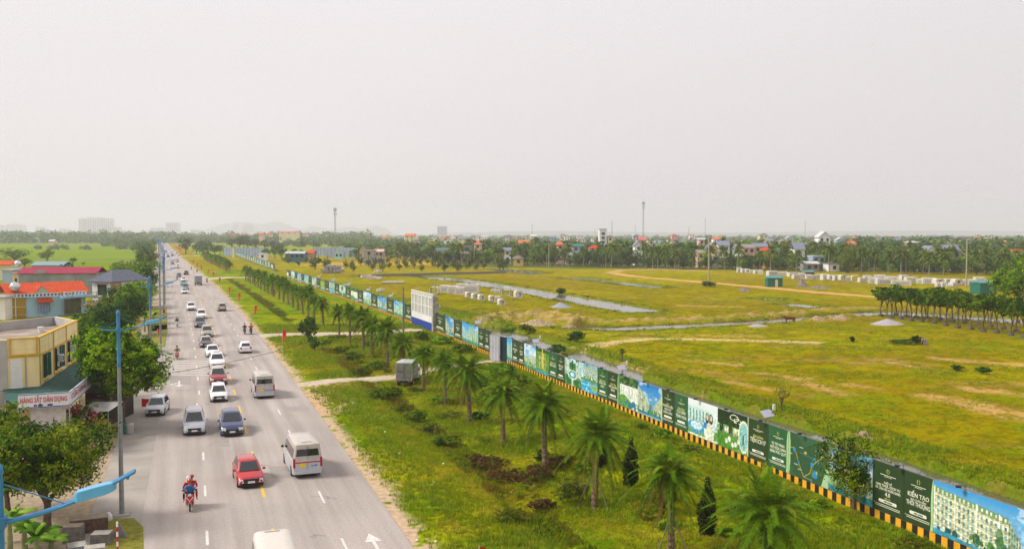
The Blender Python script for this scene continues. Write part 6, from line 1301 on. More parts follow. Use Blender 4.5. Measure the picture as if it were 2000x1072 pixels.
# ================================================================ FIELD, VILLAGE AND SKYLINE
# --- white trellis gateway between the two hoardings
ga, gb = fy(850), fy(807); t = thing('trellis_gateway', 'white trellis gateway on a blue plinth in the hoarding', 'gateway', F3(ga, 0)); o0 = F3(ga, 0)
A_, B_q = F3(gb, 0, .3), F3(ga, 0, .3); L_ = (B_q - A_).length
def gp(mb, t0, t1, z0, z1, o0_=0, o1_=.1): panel(mb, A_, B_q, t0, t1, z0, z1, o0_, o1_)
mb = MB(); gp(mb, 0, 1, 0, 1.4, -.5, .0); relto(mb, t).build('plinth', mat('royal_blue', srgb('1f3f96'), rough=.6), t)
mb = MB(); gp(mb, 0, 1, 1.4, 2.3, -.3, .02); relto(mb, t).build('white_band', WHITEP, t)
mb = MB()
for k in range(7): c = k / 6 * .97; gp(mb, c, c + .03, 2.3, 5.6, -.1, .05)
for z in (2.3, 3.9, 5.45): gp(mb, 0, 1, z, z + .12, -.08, .04)
gp(mb, 0, 1, 5.6, 5.7, -.1, .1); gp(mb, 0, 1, 6.15, 6.25, -.1, .1)
for k in range(9): gp(mb, k / 9 + .01, k / 9 + .03, 5.7, 6.15, -.05, .03); gp(mb, k / 9 + .045, k / 9 + .095, 5.82, 6.03, -.04, .02)
relto(mb, t).build('trellis', WHITEP, t)
mb = MB(); gp(mb, .02, .98, 2.4, 5.5, -.08, -.06); relto(mb, t).build('backing', mat('trellis_backing', (.45, .46, .42), rough=.8), t)
mb = MB(); gp(mb, 1.0, 1.06, 0, 6.0, -.5, .3); relto(mb, t).build('pillar', mat('stained_pillar', (.35, .33, .28), rough=.9, var=.4, scale=2), t)
# --- opened gate: pale leaf folded forward, dark gap
ya, yb = fy(990), fy(958); t = thing('site_gate', 'open pale metal gate leaf beside the dark entrance gap', 'gate', F3(yb, 0)); h_ = heading(100)
a = F3(yb, 0, .1); a.y -= 0; p0 = GZ(957, a.y - 4.5, 1.8); p1 = GZ(975, a.y - 6.0, 1.8); p0.z = p1.z = 0
mb = MB(); panel(mb, p0, p1, 0, 1, .15, 3.3, -.03, .03); relto(mb, t).build('leaf', mat('gate_leaf', (.50, .50, .56), rough=.4, metal=.2, var=.06), t)
mb = MB()
for k in (0, .33, .66, .97): panel(mb, p0, p1, k, k + .03, .1, 3.35, .03, .07)
for z in (.1, 1.75, 3.3): panel(mb, p0, p1, 0, 1, z, z + .07, .031, .065)
relto(mb, t).build('leaf_frame', STEEL, t)
q0 = GZ(977, a.y - 5.5, 1.8); q1 = GZ(991, fy(991), 1.8); q0.z = q1.z = 0; mb = MB(); panel(mb, q0, q1, 0, 1, .05, 3.2, -.03, .03); relto(mb, t).build('dark_leaf', mat('gate_dark', srgb('12303a'), rough=.5), t)  # dark panel put across the opening to read as the dark gap
mb = MB(); mb.tube([(p1.x, p1.y, 3.3), (q1.x + .2, q1.y + 3, 3.4)], .06, 4); mb.tube([(p0.x, p0.y, 3.3), (q1.x, q1.y, 3.3)], .06, 4); relto(mb, t).build('top_bar', STEEL, t)
# --- solar lamps leaning from the hoarding
for k, (px, py) in enumerate(((1495, 812), (1212, 718), (1045, 672), (932, 633), (852, 612), (762, 578), (718, 562), (680, 553), (650, 546), (622, 540))):
    y = fy(px); b = F3(y, FH, -.15); h = -heading(y); t = thing('solar_lamp', f'solar panel lamp above the hoarding, {ordn(k)} counting up from the bottom corner', 'solar lamp', b, h, 'solar lamps on the hoarding')
    mb = MB(); mb.tube([(0, 0, -.5), (.05, 0, .45), (-.05, 0, .62)], .035, 5); mb.tube([(.05, 0, .45), (.42, -.05, .95)], .03, 5); mb.build('arm', STEEL, t)
    mb = MB(); mb.add([(-.42, -.30, .42), (.38, -.30, .50), (.38, .30, .86), (-.42, .30, .78), (-.42, -.28, .38), (.38, -.28, .46), (.38, .32, .82), (-.42, .32, .74)], [(0, 1, 2, 3), (7, 6, 5, 4), (0, 4, 5, 1), (1, 5, 6, 2), (2, 6, 7, 3), (3, 7, 4, 0)]); mb.build('solar_panel', mat('solar_panel', (.34, .34, .42), rough=.25, var=.1), t)
    mb = MB(); mb.box((.47, -.05, .85), (.18, .10, .40)); mb.build('lamp', WHITEP, t)
# --- poles
def pole(label, px, py, h, r_=.14, cross=0, m=None):
    g = G(px, py); g.z = gz(g.x, g.y); t = thing('utility_pole', label, 'utility pole', g); mb = MB(); mb.lathe((0, 0, 0), [(r_, -.3), (r_ * .65, h)], 8); mb.build('pole', m or mat('pole_concrete', (.36, .32, .22), rough=.9, var=.2), t, smooth=60)
    if cross: mb = MB(); mb.box((0, 0, h - .6), (1.8, .12, .12)); [mb.lathe((x, 0, h - .5), [(.05, 0), (.08, .15), (.04, .3)], 6) for x in (-.8, 0, .8)]; mb.box((.25, 0, h - 2.0), (.3, .2, .5)); mb.build('crossarm', DARKP, t)
pole('dark pole rising between the palms and the hoarding', 788, 648, 7.4, .16, m=mat('pole_grey', (.16, .16, .14), rough=.9)); pole('tall tan concrete pole on the orange track', 1384, 553, 16, .3, 1); pole('tan concrete pole beside the nursery trees', 1887, 560, 14.5, .28, 1)
pole('thin pale pole before the village belt, at the creek head', 1072, 523, 12, .22, 1); pole('thin pale pole at the small pond bank', 926, 516, 9, .2); pole('tall pole behind the white trellis gateway', 850, 640, 8.2, .12, m=STEEL); pole('slim dark lamp pole before the first hoarding end', 543, 538, 5.5, .09, m=STEEL)
# --- mobile masts
def mast(label, px, py, ytop, head=True, far=False):
    g = G(px, py); Y = g.y; top = CH + (456 - ytop) / FP * Y; t = thing('mobile_mast', label, 'mast', g); w_ = .9 if not far else .5; mb = MB()
    for a in range(3): c, s = math.cos(a * 2.094), math.sin(a * 2.094); mb.tube([(c * w_, s * w_, 0), (c * w_ * .55, s * w_ * .55, top)], .14, 4)
    n = int(top / 2.2)
    for k in range(n):
        z0, z1 = top * k / n, top * (k + 1) / n
        for a in range(3): f = lambda q, z: (math.cos(q * 2.094) * w_ * (1 - .45 * z / top), math.sin(q * 2.094) * w_ * (1 - .45 * z / top), z); mb.tube([f(a, z0), f((a + 1) % 3, z1)], .07, 3, cap=False)
    mb.build('lattice', mat('mast_steel', (.30, .28, .29), rough=.6, metal=.3), t)
    if head:
        mb = MB()
        for zz, n_ in ((top - 1.6, 6), (top - 5.5, 3)):
            for a in range(n_): c, s = math.cos(a * 6.283 / n_), math.sin(a * 6.283 / n_); mb.box((c * 1.25, s * 1.25, zz - 1.2), (.4, .3, 2.4), rz=a * 6.283 / n_)
        mb.lathe((0, 0, top - 3.2), [(1.3, 0), (1.3, .15)], 10); mb.build('antennas', mat('antenna_grey', (.42, .42, .44), rough=.6), t); mb = MB(); mb.tube([(0, 0, top), (0, 0, top + 2)], .06, 4); mb.build('rod', STEEL, t)
mast('tall mobile mast behind the steel-walled yard', 655, 492, 406); mast('tall mobile mast above the village palms', 1256, 490, 394); mast('thin far mast standing alone over the middle of the horizon', 1039, 478, 438, False, True); mast('thin striped mast beside the white tower block', 1195, 482, 431, False, True); mast('faint thin mast over the belt by the tan pole', 1377, 474, 426, False, True); mast('faint thin mast over the hipped villas', 1572, 474, 432, False, True)
for k, (px, yt, ln, lab) in enumerate(((1242, 441, 2, 'slim tilted crane jib just before the tall village mast'), (1342, 443, -4, 'slim tilted crane jib past the tall village mast'), (1166, 447, 5, 'faint crane jib beside the white tower block'))):
    g = G(px, 474); t = thing('crane', lab, 'crane', g); mb = MB(); top = CH + (456 - yt) / FP * g.y; mb.tube([(0, 0, 0), (-ln * g.y / FP, 0, top)], .45, 4); mb.build('jib', STEEL, t); mb = MB(); mb.box((0, 0, 0), (5, 5, 4)); mb.build('cab', mat('crane_yellow', (.4, .3, .08)), t)
# --- concrete culverts
CUL = mat('culvert_concrete', (.60, .57, .50), rough=.9, var=.22, scale=1.2, det=7)
def culvert(label, px, py, w_, d_, h_, rz=.3, hole='round', grp='concrete culvert units', z=0):
    g = G(px, py); g.z = gz(g.x, g.y) + z; t = thing('culvert', label, 'concrete culvert', g, rz, grp); mb = MB(); n = 16 if hole == 'round' else 4
    pts = [];  r_ = min(w_, h_) * (.30 if hole == 'round' else .43)
    # a box with a hole right through it, front to back
    def ring(y):
        out = []; inn = []
        for k in range(16):
            a = 2 * math.pi * (k + .5) / 16; c, s = math.cos(a), math.sin(a); m = max(abs(c), abs(s)); out.append((c / m * w_ / 2, y, h_ / 2 + s / m * h_ / 2))
            inn.append((c * r_, y, h_ / 2 + s * r_) if hole == 'round' else (c / m * (w_ / 2 - .16), y, h_ / 2 + s / m * (h_ / 2 - .16)))
        return out, inn
    if hole == 'solid': mb.box((0, 0, 0), (w_, d_, h_)); mb.box((0, 0, h_), (w_ * .96, d_ * .96, .05)); mb.build('shell', CUL, t, bevel=.05); mb = MB(); mb.box((0, -d_ / 2 - .02, h_ * .25), (w_ * .7, .05, h_ * .5)); mb.build('shade_panel', mat('culvert_shade', (.44, .43, .40)), t); return t  # raised panel; the shade of a recess is put into its darker colour
    o1, i1 = ring(-d_ / 2); o2, i2 = ring(d_ / 2); V = o1 + i1 + o2 + i2; F = []
    for k in range(16): j = (k + 1) % 16; F += [(k, j, 16 + j, 16 + k), (32 + k, 48 + k, 48 + j, 32 + j), (k, 32 + k, 32 + j, j), (16 + k, 16 + j, 48 + j, 48 + k)]
    mb.add(V, F); mb.build('shell', CUL, t, bevel=0)
    if hole == 'round': mb = MB(); [mb.box((w_ / 2 + .006, -d_ * .3 + d_ * .3 * a, h_ * (.3 + .22 * b)), (.02, .14, .12)) for a in range(3) for b in range(3)]; mb.build('weep_holes', DARKP, t)
    return t
cl = [(869, 571, 2.6, 2.2, 2.0, 'box', 'first and smallest of the long pale row behind the gateway'), (886, 573, 3.0, 3.2, 2.0, 'box', 'second of the long pale row behind the gateway'), (899, 575, 2.6, 2.2, 2.0, 'box', 'third of the long pale row behind the gateway'), (902, 568, 3, 2.2, 2.0, 'box', 'behind the third one of the pale row'), (922, 571, 4.2, 2.6, 2.3, 'box', 'largest at the far end of the pale row'),
      (849, 574, 2.4, 2.2, 2.0, 'box', 'grey open one just above the trellis gateway'), (915, 581, 1.5, 1.6, 1.5, 'round', 'first of three with round holes in a diagonal'), (927, 584, 1.5, 1.6, 1.5, 'round', 'middle of three with round holes in a diagonal'), (940, 587, 1.5, 1.6, 1.5, 'round', 'last of three with round holes in a diagonal'),
      (961, 589, 1.5, 1.5, 1.5, 'round', 'round-holed one beside the broken pair'), (972, 591, 1.4, 1.4, 1.4, 'box', 'yellow-stained one of the broken pair'), (979, 597, 1.5, 1.5, 1.5, 'round', 'tilted closest one of the broken pair'), (964, 571, 1.4, 1.3, .9, 'box', 'low cream block in the middle of the field'), (972, 572, 1.4, 1.3, .9, 'box', 'second low cream block in the middle of the field'),
      (989, 578, 2.4, 2.2, 2.2, 'box', 'open square one beside the channel'), (1004, 580, 2.2, 2.0, 2.1, 'box', 'second open square one beside the channel'), (1012, 583, 1.9, 1.6, 2.0, 'round', 'one with a big round hole at the channel edge')]
for k, (px, py, w_, d_, h_, ho, lab) in enumerate(cl):
    if k in (0, 1, 2, 3, 4, 10, 12, 13): ho = 'solid'
    culvert('pale concrete culvert unit, ' + lab, px, py, w_, d_, h_, .35 if ho == 'round' else -.15, ho)
rr = random.Random(21)
row = [(1440 + 4, 533, 2.0), (1452, 533.5, 2.0), (1460, 534.5, 1.9), (1468, 535, 2), (1477, 535.5, 2), (1486, 536, 2), (1508, 540, 4), (1528, 539, 4.2), (1548, 541, 4), (1553, 545, 2), (1566, 545, 2.2), (1580, 546, 2.4), (1591, 546, 2.2), (1601, 547, 2.6), (1611, 548, 2.6), (1623, 548.5, 2.6), (1634, 549, 2.6), (1645, 550, 2.4), (1656, 550, 2.4), (1670, 551, 2.6), (1684, 552, 2.6), (1694, 549, 2.6),
       (1706, 554.5, 3.4), (1727, 556, 5.4), (1760, 558, 6), (1778, 552, 3.6), (1800, 554.5, 3.4), (1814, 555, 4.2), (1832, 556.5, 3.2), (1850, 556, 3), (1868, 557, 3), (1882, 556.5, 3), (1898, 556, 3), (1912, 554, 3.2), (1742, 549, 4), (1718, 547, 4), (1765, 547, 3), (1832, 560.5, 1.4), (1842, 561, 1.4), (1852, 561.5, 1.4), (1860, 561, 1.4)]
for k, (px, py, w_) in enumerate(row): culvert(f'white concrete culvert unit, {ordn(k)} of the long row before the village belt', px, py - 1, w_ * .97, rr.uniform(1.8, 2.4), (1.7 if w_ > 1.5 else 1.0) + rr.uniform(-.3, .45), rr.uniform(-.5, .3), 'round' if k in (2, 15, 28, 30) else ('box' if 12 < k < 21 and k % 2 else 'solid'))
# slabs and pipes piled in the middle distance
def pipe_pile(label, px, py, n, r_, ln, rz, seed):
    g = G(px, py); t = thing('pipe_pile', label, 'pipe pile', g, rz); r = random.Random(seed)
    for k in range(n):
        mb = MB(); x, z = (k % 4) * r_ * 2.1 - r_ * 4, r_ + (k // 4) * r_ * 1.8; mb.lathe((0, x, z), [(r_, -ln / 2), (r_, ln / 2), (r_ * .8, ln / 2), (r_ * .8, -ln / 2), (r_, -ln / 2)], 12, axis='x'); mb.build('pipe', mat('pipe_concrete', (.38, .36, .34), rough=.9, var=.2), t)
pipe_pile('pile of grey concrete pipes among the young trees', 644, 533, 7, .9, 4, 1.2, 1); pipe_pile('row of concrete pipes beside the grey pipe pile', 658, 530, 3, .8, 6, .2, 2); pipe_pile('far heap of grey pipes near the steel-walled yard', 572, 510, 8, 1.1, 7, .2, 3); pipe_pile('low pile of pale concrete beams on the grass', 768, 554, 4, .4, 7, .1, 4)
for k, (px, py, n, lab) in enumerate(((716, 543, 5, 'stack of grey slabs beside the drain wall'), (735, 546, 4, 'tall pale block group beside the drain wall'), (733, 533, 4, 'pile of pale slabs behind the drain wall'), (692, 566, 2, 'small pale block pile past the hoarding, upper'), (706, 570, 2, 'small pale block pile past the hoarding, middle'), (740, 573, 2, 'small pale block pile past the hoarding, lower'), (674, 558, 2, 'small pale block pile past the hoarding, topmost'))):
    g = G(px, py); g.z = gz(g.x, g.y); t = thing('block_pile', lab, 'block pile', g, .2, 'concrete blocks behind the hoarding'); r = random.Random(k)
    for j in range(n): s = 1.5 if n > 3 else .9; mb = MB(); mb.box((r.uniform(-1, 1) * s, r.uniform(-.8, .8), .0 if j % 2 == 0 else .25), (s * r.uniform(1, 1.7), 1.2, (1.6 if n > 3 and j == 0 else .7) * r.uniform(.7, 1.2)), rz=r.uniform(-.4, .4)); mb.build('block', CUL, t)
mb = MB(); a, b = G(700, 541), G(990, 533.5); d_ = (b - a); t = thing('drain_wall', 'long low concrete drain wall crossing the field', 'drain wall', a)
for k in range(24): p_, q = a + d_ * k / 24, a + d_ * (k + 1) / 24; mb.add([(p_.x, p_.y, -.2), (q.x, q.y, -.2), (q.x, q.y, .9), (p_.x, p_.y, .9), (p_.x, p_.y + .5, -.2), (q.x, q.y + .5, -.2), (q.x, q.y + .5, .9), (p_.x, p_.y + .5, .9)], [(0, 1, 2, 3), (3, 2, 6, 7), (5, 4, 7, 6)])
relto(mb, t).build('wall', mat('drain_concrete', (.22, .20, .17), rough=.95, var=.3), t)
# gravel heaps and rubble
def heap(label, px, py, w_, d_, h_, m, seed, name='gravel_heap', cat='gravel heap', rough=.12, rz=0):
    g = G(px, py); g.z = gz(g.x, g.y) - .1; N_ = 40; y, x = np.meshgrid(np.linspace(-1, 1, N_), np.linspace(-1, 1, N_), indexing='ij'); r_ = np.hypot(x, y); z = np.clip(1 - r_, 0, 1) ** .95 * (1 + rough * 3 * (fbm(x * 3 + seed, y * 3, seed) - .5)) + rough * (fbm(x * 9, y * 9 + seed, seed) - .5) * (r_ < .9)
    xw, yw = x * w_ / 2 + .1 * w_ * (fbm(x * 2, y * 2, seed) - .5), y * d_ / 2; gg = np.array([[gz(g.x + xw[a, b], g.y + yw[a, b]) for b in range(N_)] for a in range(N_)]); v = np.stack([xw, yw, gg - g.z + z * h_ - .06], -1).reshape(-1, 3); i = np.arange(N_ * N_).reshape(N_, N_); f = np.stack([i[:-1, :-1], i[:-1, 1:], i[1:, 1:], i[1:, :-1]], -1).reshape(-1, 4); f = f[(r_.reshape(-1)[f] < 1.0).any(1)]
    o = link(bpy.data.objects.new(name, npmesh(name, v, f, m, smooth=True))); o.location = g; o.rotation_euler.z = rz; tag(o, label, cat)
GV = mat('gravel_grey', (.36, .34, .35), rough=1, var=.3, scale=9, bump=.05, det=8); GVB = mat('gravel_blue', (.28, .31, .38), rough=1, var=.3, scale=8, bump=.05, det=8); RB = mat('rubble_tan', (.36, .27, .16), rough=1, var=.5, scale=3, bump=.15, det=8)
heap('grey gravel heap before the nursery trees', 1733, 633, 6.2, 4.6, 1.15, GV, 1); heap('bluish gravel heap beside the channel', 1095, 600, 5.0, 4.6, 1.1, GVB, 2); heap('flat grey gravel heap on the creek bank', 1480, 637, 4.0, 3, .55, GV, 3)
heap('tan earth heap beside the cow', 1640, 626, 4, 3, .6, RB, 4, 'earth_heap', 'earth heap', .25); heap('pale earth heap at the creek, next to the gravel', 1597, 629, 3, 2.4, .4, RB, 5, 'earth_heap', 'earth heap', .25); heap('dark rubble heap beside the orange track', 1455, 569, 3.6, 3, 1.2, mat('rubble_dark', (.20, .17, .17), rough=1, var=.5, scale=2, bump=.1), 6, 'rubble_heap', 'rubble heap', .3)
heap('purple brown boulder heap behind the green shed', 1567, 559, 3.8, 3, 2.2, mat('rubble_dark', (.2, .17, .17)), 7, 'rubble_heap', 'rubble heap', .3); heap('scattered grey rubble past the green shed', 1600, 563, 9, 4, .6, mat('rubble_dark', (.2, .17, .17)), 8, 'rubble_heap', 'rubble heap', .4)
heap('big tan spoil heap along the creek, behind the gateway banners', 1050, 634, 7, 5, 1.1, RB, 9, 'spoil_heap', 'earth heap', .35); heap('rough tan spoil heap at the creek head', 1112, 637, 3.4, 3, .9, RB, 10, 'spoil_heap', 'earth heap', .35); heap('small spoil heap under the solar lamp', 1230, 731, 2.4, 2, .8, RB, 11, 'spoil_heap', 'earth heap', .35); heap('low spoil heap by the small field tree', 1690, 858, 2.0, 1.2, .7, RB, 12, 'spoil_heap', 'earth heap', .35)
# green sheds, guard booths
def shed(label, px, py, w_, d_, h_, m, rz=0, door=True):
    g = G(px, py); t = thing('site_shed', label, 'shed', g, rz); mb = MB(); mb.box((0, 0, 0), (w_, d_, h_)); mb.build('wall', m, t); mb = MB(); mb.add([(-w_ * .55, -d_ * .55, h_), (w_ * .55, -d_ * .55, h_), (w_ * .55, d_ * .55, h_ + .5), (-w_ * .55, d_ * .55, h_ + .5), (-w_ * .55, -d_ * .55, h_ + .12), (w_ * .55, -d_ * .55, h_ + .12), (w_ * .55, d_ * .55, h_ + .62), (-w_ * .55, d_ * .55, h_ + .62)], [(4, 5, 6, 7), (3, 2, 1, 0), (0, 1, 5, 4), (1, 2, 6, 5), (2, 3, 7, 6), (3, 0, 4, 7)]); mb.build('roof', mat('shed_roof', srgb('4a8a80'), rough=.6), t)
    if door: mb = MB(); mb.box((w_ * .1, -d_ / 2 - .03, 0), (w_ * .18, .06, h_ * .85)); mb.build('door', mat('shed_door', srgb('d8c8a0')), t)
SG = mat('shed_green', srgb('1f6a5a'), rough=.6, var=.12)
shed('dark green site shed with a pale door by the orange track', 1511, 560, 4.6, 3, 2.7, SG); shed('green shed half behind the nursery trees', 1920, 573, 5.0, 4, 2.9, SG, .2, False); shed('flat green roofed shelter behind the culvert row', 1578, 542, 4, 2, 2.0, mat('brown_door', srgb('6a3030')), 0, False)
# --- steel-walled yard in the left middle distance
def steel_wall(label, pts, h_, m):
    t = thing('steel_wall', label, 'wall', (pts[0].x, pts[0].y, 0)); mb = MB(); ps = MB()
    for a, b in zip(pts, pts[1:]):
        n = max(1, int((b - a).length / 3))
        mb.add([(a.x, a.y, -.3), (b.x, b.y, -.3), (b.x, b.y, h_), (a.x, a.y, h_), (a.x, a.y + .1, -.3), (b.x, b.y + .1, -.3), (b.x, b.y + .1, h_), (a.x, a.y + .1, h_)], [(0, 1, 2, 3), (5, 4, 7, 6), (3, 2, 6, 7)])
        for k in range(n): q = a.lerp(b, k / n); ps.box((q.x, q.y - .12, 0), (.3, .12, h_ + .3))
    relto(mb, t).build('sheeting', m, t); relto(ps, t).build('posts', POSTM, t)
SW = mat('blue_grey_sheeting', srgb('8a99ac'), rough=.5, var=.12, scale=.3)
steel_wall('blue grey steel sheet wall right behind the far hoarding', [G(437, 499), G(510, 500.5), G(520, 501)], 6.0, SW); steel_wall('long steel sheet wall behind the low workshops', [G(612, 499), G(655, 499.5), G(700, 500)], 6, SW); steel_wall('lower steel sheet wall before the long one', [G(638, 503), G(700, 503.5)], 4.2, SW)
house('low workshop with pale roof and blue doors beside the steel walls', 557, 594, 495, 5, 9, mat('workshop_teal', srgb('2f6a7a'), rough=.7, var=.2), mat('workshop_roof', srgb('b0b8ba'), rough=.6), 1.2, name='workshop', cat='workshop', nwin=4)
house('orange roofed open workshop beside the teal one', 596, 612, 494, 5, 8, WTN, ORTILE, 1.6, name='workshop', cat='workshop'); house('small pale kiosk before the steel wall', 654, 669, 494, 4, 4, mat('kiosk', srgb('a8d0d4')), mat('kiosk', srgb('a8d0d4')), kind='flat', name='kiosk', cat='kiosk', nwin=2)
house('grey unfinished block house with one dark window', 711, 730, 489.5, 7.5, 9, WGY, WTN, kind='flat', nwin=1); house('dark gabled barn behind the grey block house', 702, 716, 488, 6.5, 9, mat('barn_tan', srgb('b8a888')), mat('barn_roof', srgb('4a525c')), 3, kind='gable_side', name='barn', cat='barn')
house('small white kiosk on the hoarding yard corner', 505, 520, 496, 4, 5, WW, WW, kind='flat', name='kiosk', cat='kiosk', nwin=1); house('grey house with low annexe past the grey block house', 731, 748, 491, 6.5, 8, WGY, WPK, 1.2, nwin=2)
g = G(456, 503.5); mb = MB(); mb.box((0, 0, 0), (1.7, 1.7, 7.2), top=(.7, .7)); t = thing('gate_pylon', 'tall cream pylon standing at the far hoarding', 'pylon', g); mb.build('shaft', WCR, t, bevel=.1); mb = MB(); mb.box((0, 0, 7.2), (1.5, 1.5, .5)); mb.build('cap', WTN, t)
# ---------------------------------------------------------------- trees and shrubs of the field and the verge
def cm(n, w_, h_, z0, ls, seed, mats, nl=6, clump=8, k=.55): return crown_mesh('crown', n, lobes(seed, w_, h_, z0, nl, k), ls, seed, mats, clump=clump, updir=.6)
# nursery trees
NM = [(trunk_mesh(3.4, .13, .09, 300 + s, 4, 1.2, 4.8, BARK, .09), crown_mesh('crown', 2600, lobes(300 + s, 4.0, 2.7, 3.0, 9), .3, 300 + s, LM['nurs'], clump=14)) for s in range(3)]
pot = MB().lathe((0, 0, 0), [(.45, -.1), (.5, .05), (.48, .38), (.4, .42)], 10).mesh('pot', mat('tree_pot', (.12, .11, .10), rough=.9), smooth=50)
pm_ = MB()
for a in range(3): pm_.tube([(math.cos(a * 2.1) * 1.5, math.sin(a * 2.1) * 1.5, 0), (0, 0, 2.3)], .035, 4)
pm_ = pm_.mesh('props', mat('prop_wood', (.22, .16, .11)))
nl_ = [(1720, 617), (1742, 621), (1760, 623), (1780, 627), (1800, 629), (1824, 632), (1848, 636), (1870, 640), (1896, 643), (1921, 648), (1947, 650), (1975, 655), (2000, 660), (1732, 615), (1750, 616), (1770, 619), (1790, 621), (1812, 622), (1836, 625), (1860, 628), (1885, 631), (1910, 633), (1935, 637), (1960, 641), (1985, 646), (1808, 616), (1880, 622), (1930, 626)]
for k, (px, py) in enumerate(nl_):
    rw, j = ('front', k) if k < 13 else (('middle', k - 13) if k < 25 else ('back', k - 25)); g = G(px, py); g.z = gz(g.x, g.y); tm, c_ = NM[k % 3]
    put_tree('nursery_tree', f'potted nursery tree in the {rw} row, {ordn(j)} from the gravel heap end', 'potted tree', tm, c_, g, k * 1.3, rr.uniform(.95, 1.12), 'potted nursery trees on the field', extra=(('pot', pot), ('props', pm_)))
gleaf('broad_tree', 'large bright green tree at the frame edge behind the nursery trees', 'tree', 1990, 612, 13, 9.5, 2.2, 9000, .42, 71, LM['mango'], 4, nl=12, clump=16)
gleaf('broad_tree', 'bushy green tree past the green shed at the frame edge', 'tree', 2040, 590, 10, 8, 2, 4000, .5, 72, LM['mango'], 4, nl=10, clump=14)
# columnar shrubs
def cypress(label, px, py, h_, w_, lean, seed):
    g = G(px, py); g.z = gz(g.x, g.y); r = random.Random(seed); bl = []
    for k in range(9): s = k / 8; q = math.sin(min(1, .28 + s * .8) * math.pi * .94) ** .8; bl.append((lean * s * s * h_ + r.uniform(-.05, .05), r.uniform(-.05, .05), .25 + s * (h_ - .35), w_ * .5 * q, w_ * .5 * q, h_ * .11))
    t = thing('cypress', label, 'cypress', g, 0, 'dark cypresses between the palms and the hoarding'); link(bpy.data.objects.new('trunk', MB().lathe((0, 0, 0), [(.08, -.1), (.05, h_ * .5)], 6).mesh('trunk', BARK)), t); link(bpy.data.objects.new('foliage', crown_mesh('foliage', 5200, bl, .13, seed, LM['cyp'], shell=.75, asp=.4)), t)
cypress('dark cypress bulging at the foot, with a bent tip', 1231, 962, 3.0, 1.05, .02, 1); cypress('dark cypress beside the large palm trunk, right under its fronds', 1302, 1004, 2.9, 1.0, .0, 2); cypress('dark pointed cypress closest to the bottom edge', 1381, 1052, 3.0, 1.05, .0, 3); cypress('dark cypress hidden behind the second closest palm trunk', 1174, 925, 2.6, .9, 0, 4)
# shrubs
def pathclear(x, y):
    return any(seg_dist(np.array([x]), np.array([y]), p_)[0][0] < w_ / 2 + 1.2 for p_, w_ in PATHS)
def shrub(label, px, py, w_, h_, n, ls, mats, seed, name='shrub', cat='shrub', z0=.05, th=None): return gleaf(name, label, cat, px, py, w_, h_, z0, n, ls, seed, LM[mats], th, clump=10, nl=7)
t = gleaf('leafy_bush', 'tall loose leafy bush growing against the hoarding', 'bush', 1668, 992, 4.4, 3.8, .7, 7500, .17, 91, LM['bush'], 1.6, nl=12, clump=9)
link(bpy.data.objects.new('bloom', crown_mesh('bloom', 300, lobes(91, 3.9, 3.6, .9, 12), .12, 17, [mat('dry_leaf', srgb('b8956a'))], clump=2)), t)
gleaf('young_tree', 'round dark young tree by the wide concrete path', 'tree', 602, 668, 3.3, 3.4, .4, 4200, .26, 92, LM['dark'], .8, clump=14)
gleaf('young_tree', 'smaller loose young tree before the round dark one', 'tree', 614, 684, 1.7, 1.9, .2, 1200, .2, 93, LM['dark'], .5, clump=10)
gleaf('young_tree', 'thin sparse young tree on the field beyond the green kerb bank', 'tree', 1526, 805, 1.9, 1.7, .8, 700, .11, 94, LM['olive'], 1.0, clump=5)
gleaf('young_tree', 'tiny dark young tree by the fountain banner spoil heap', 'tree', 1215, 708, 1.1, .8, .9, 500, .12, 95, LM['dark'], 1.0, clump=5)
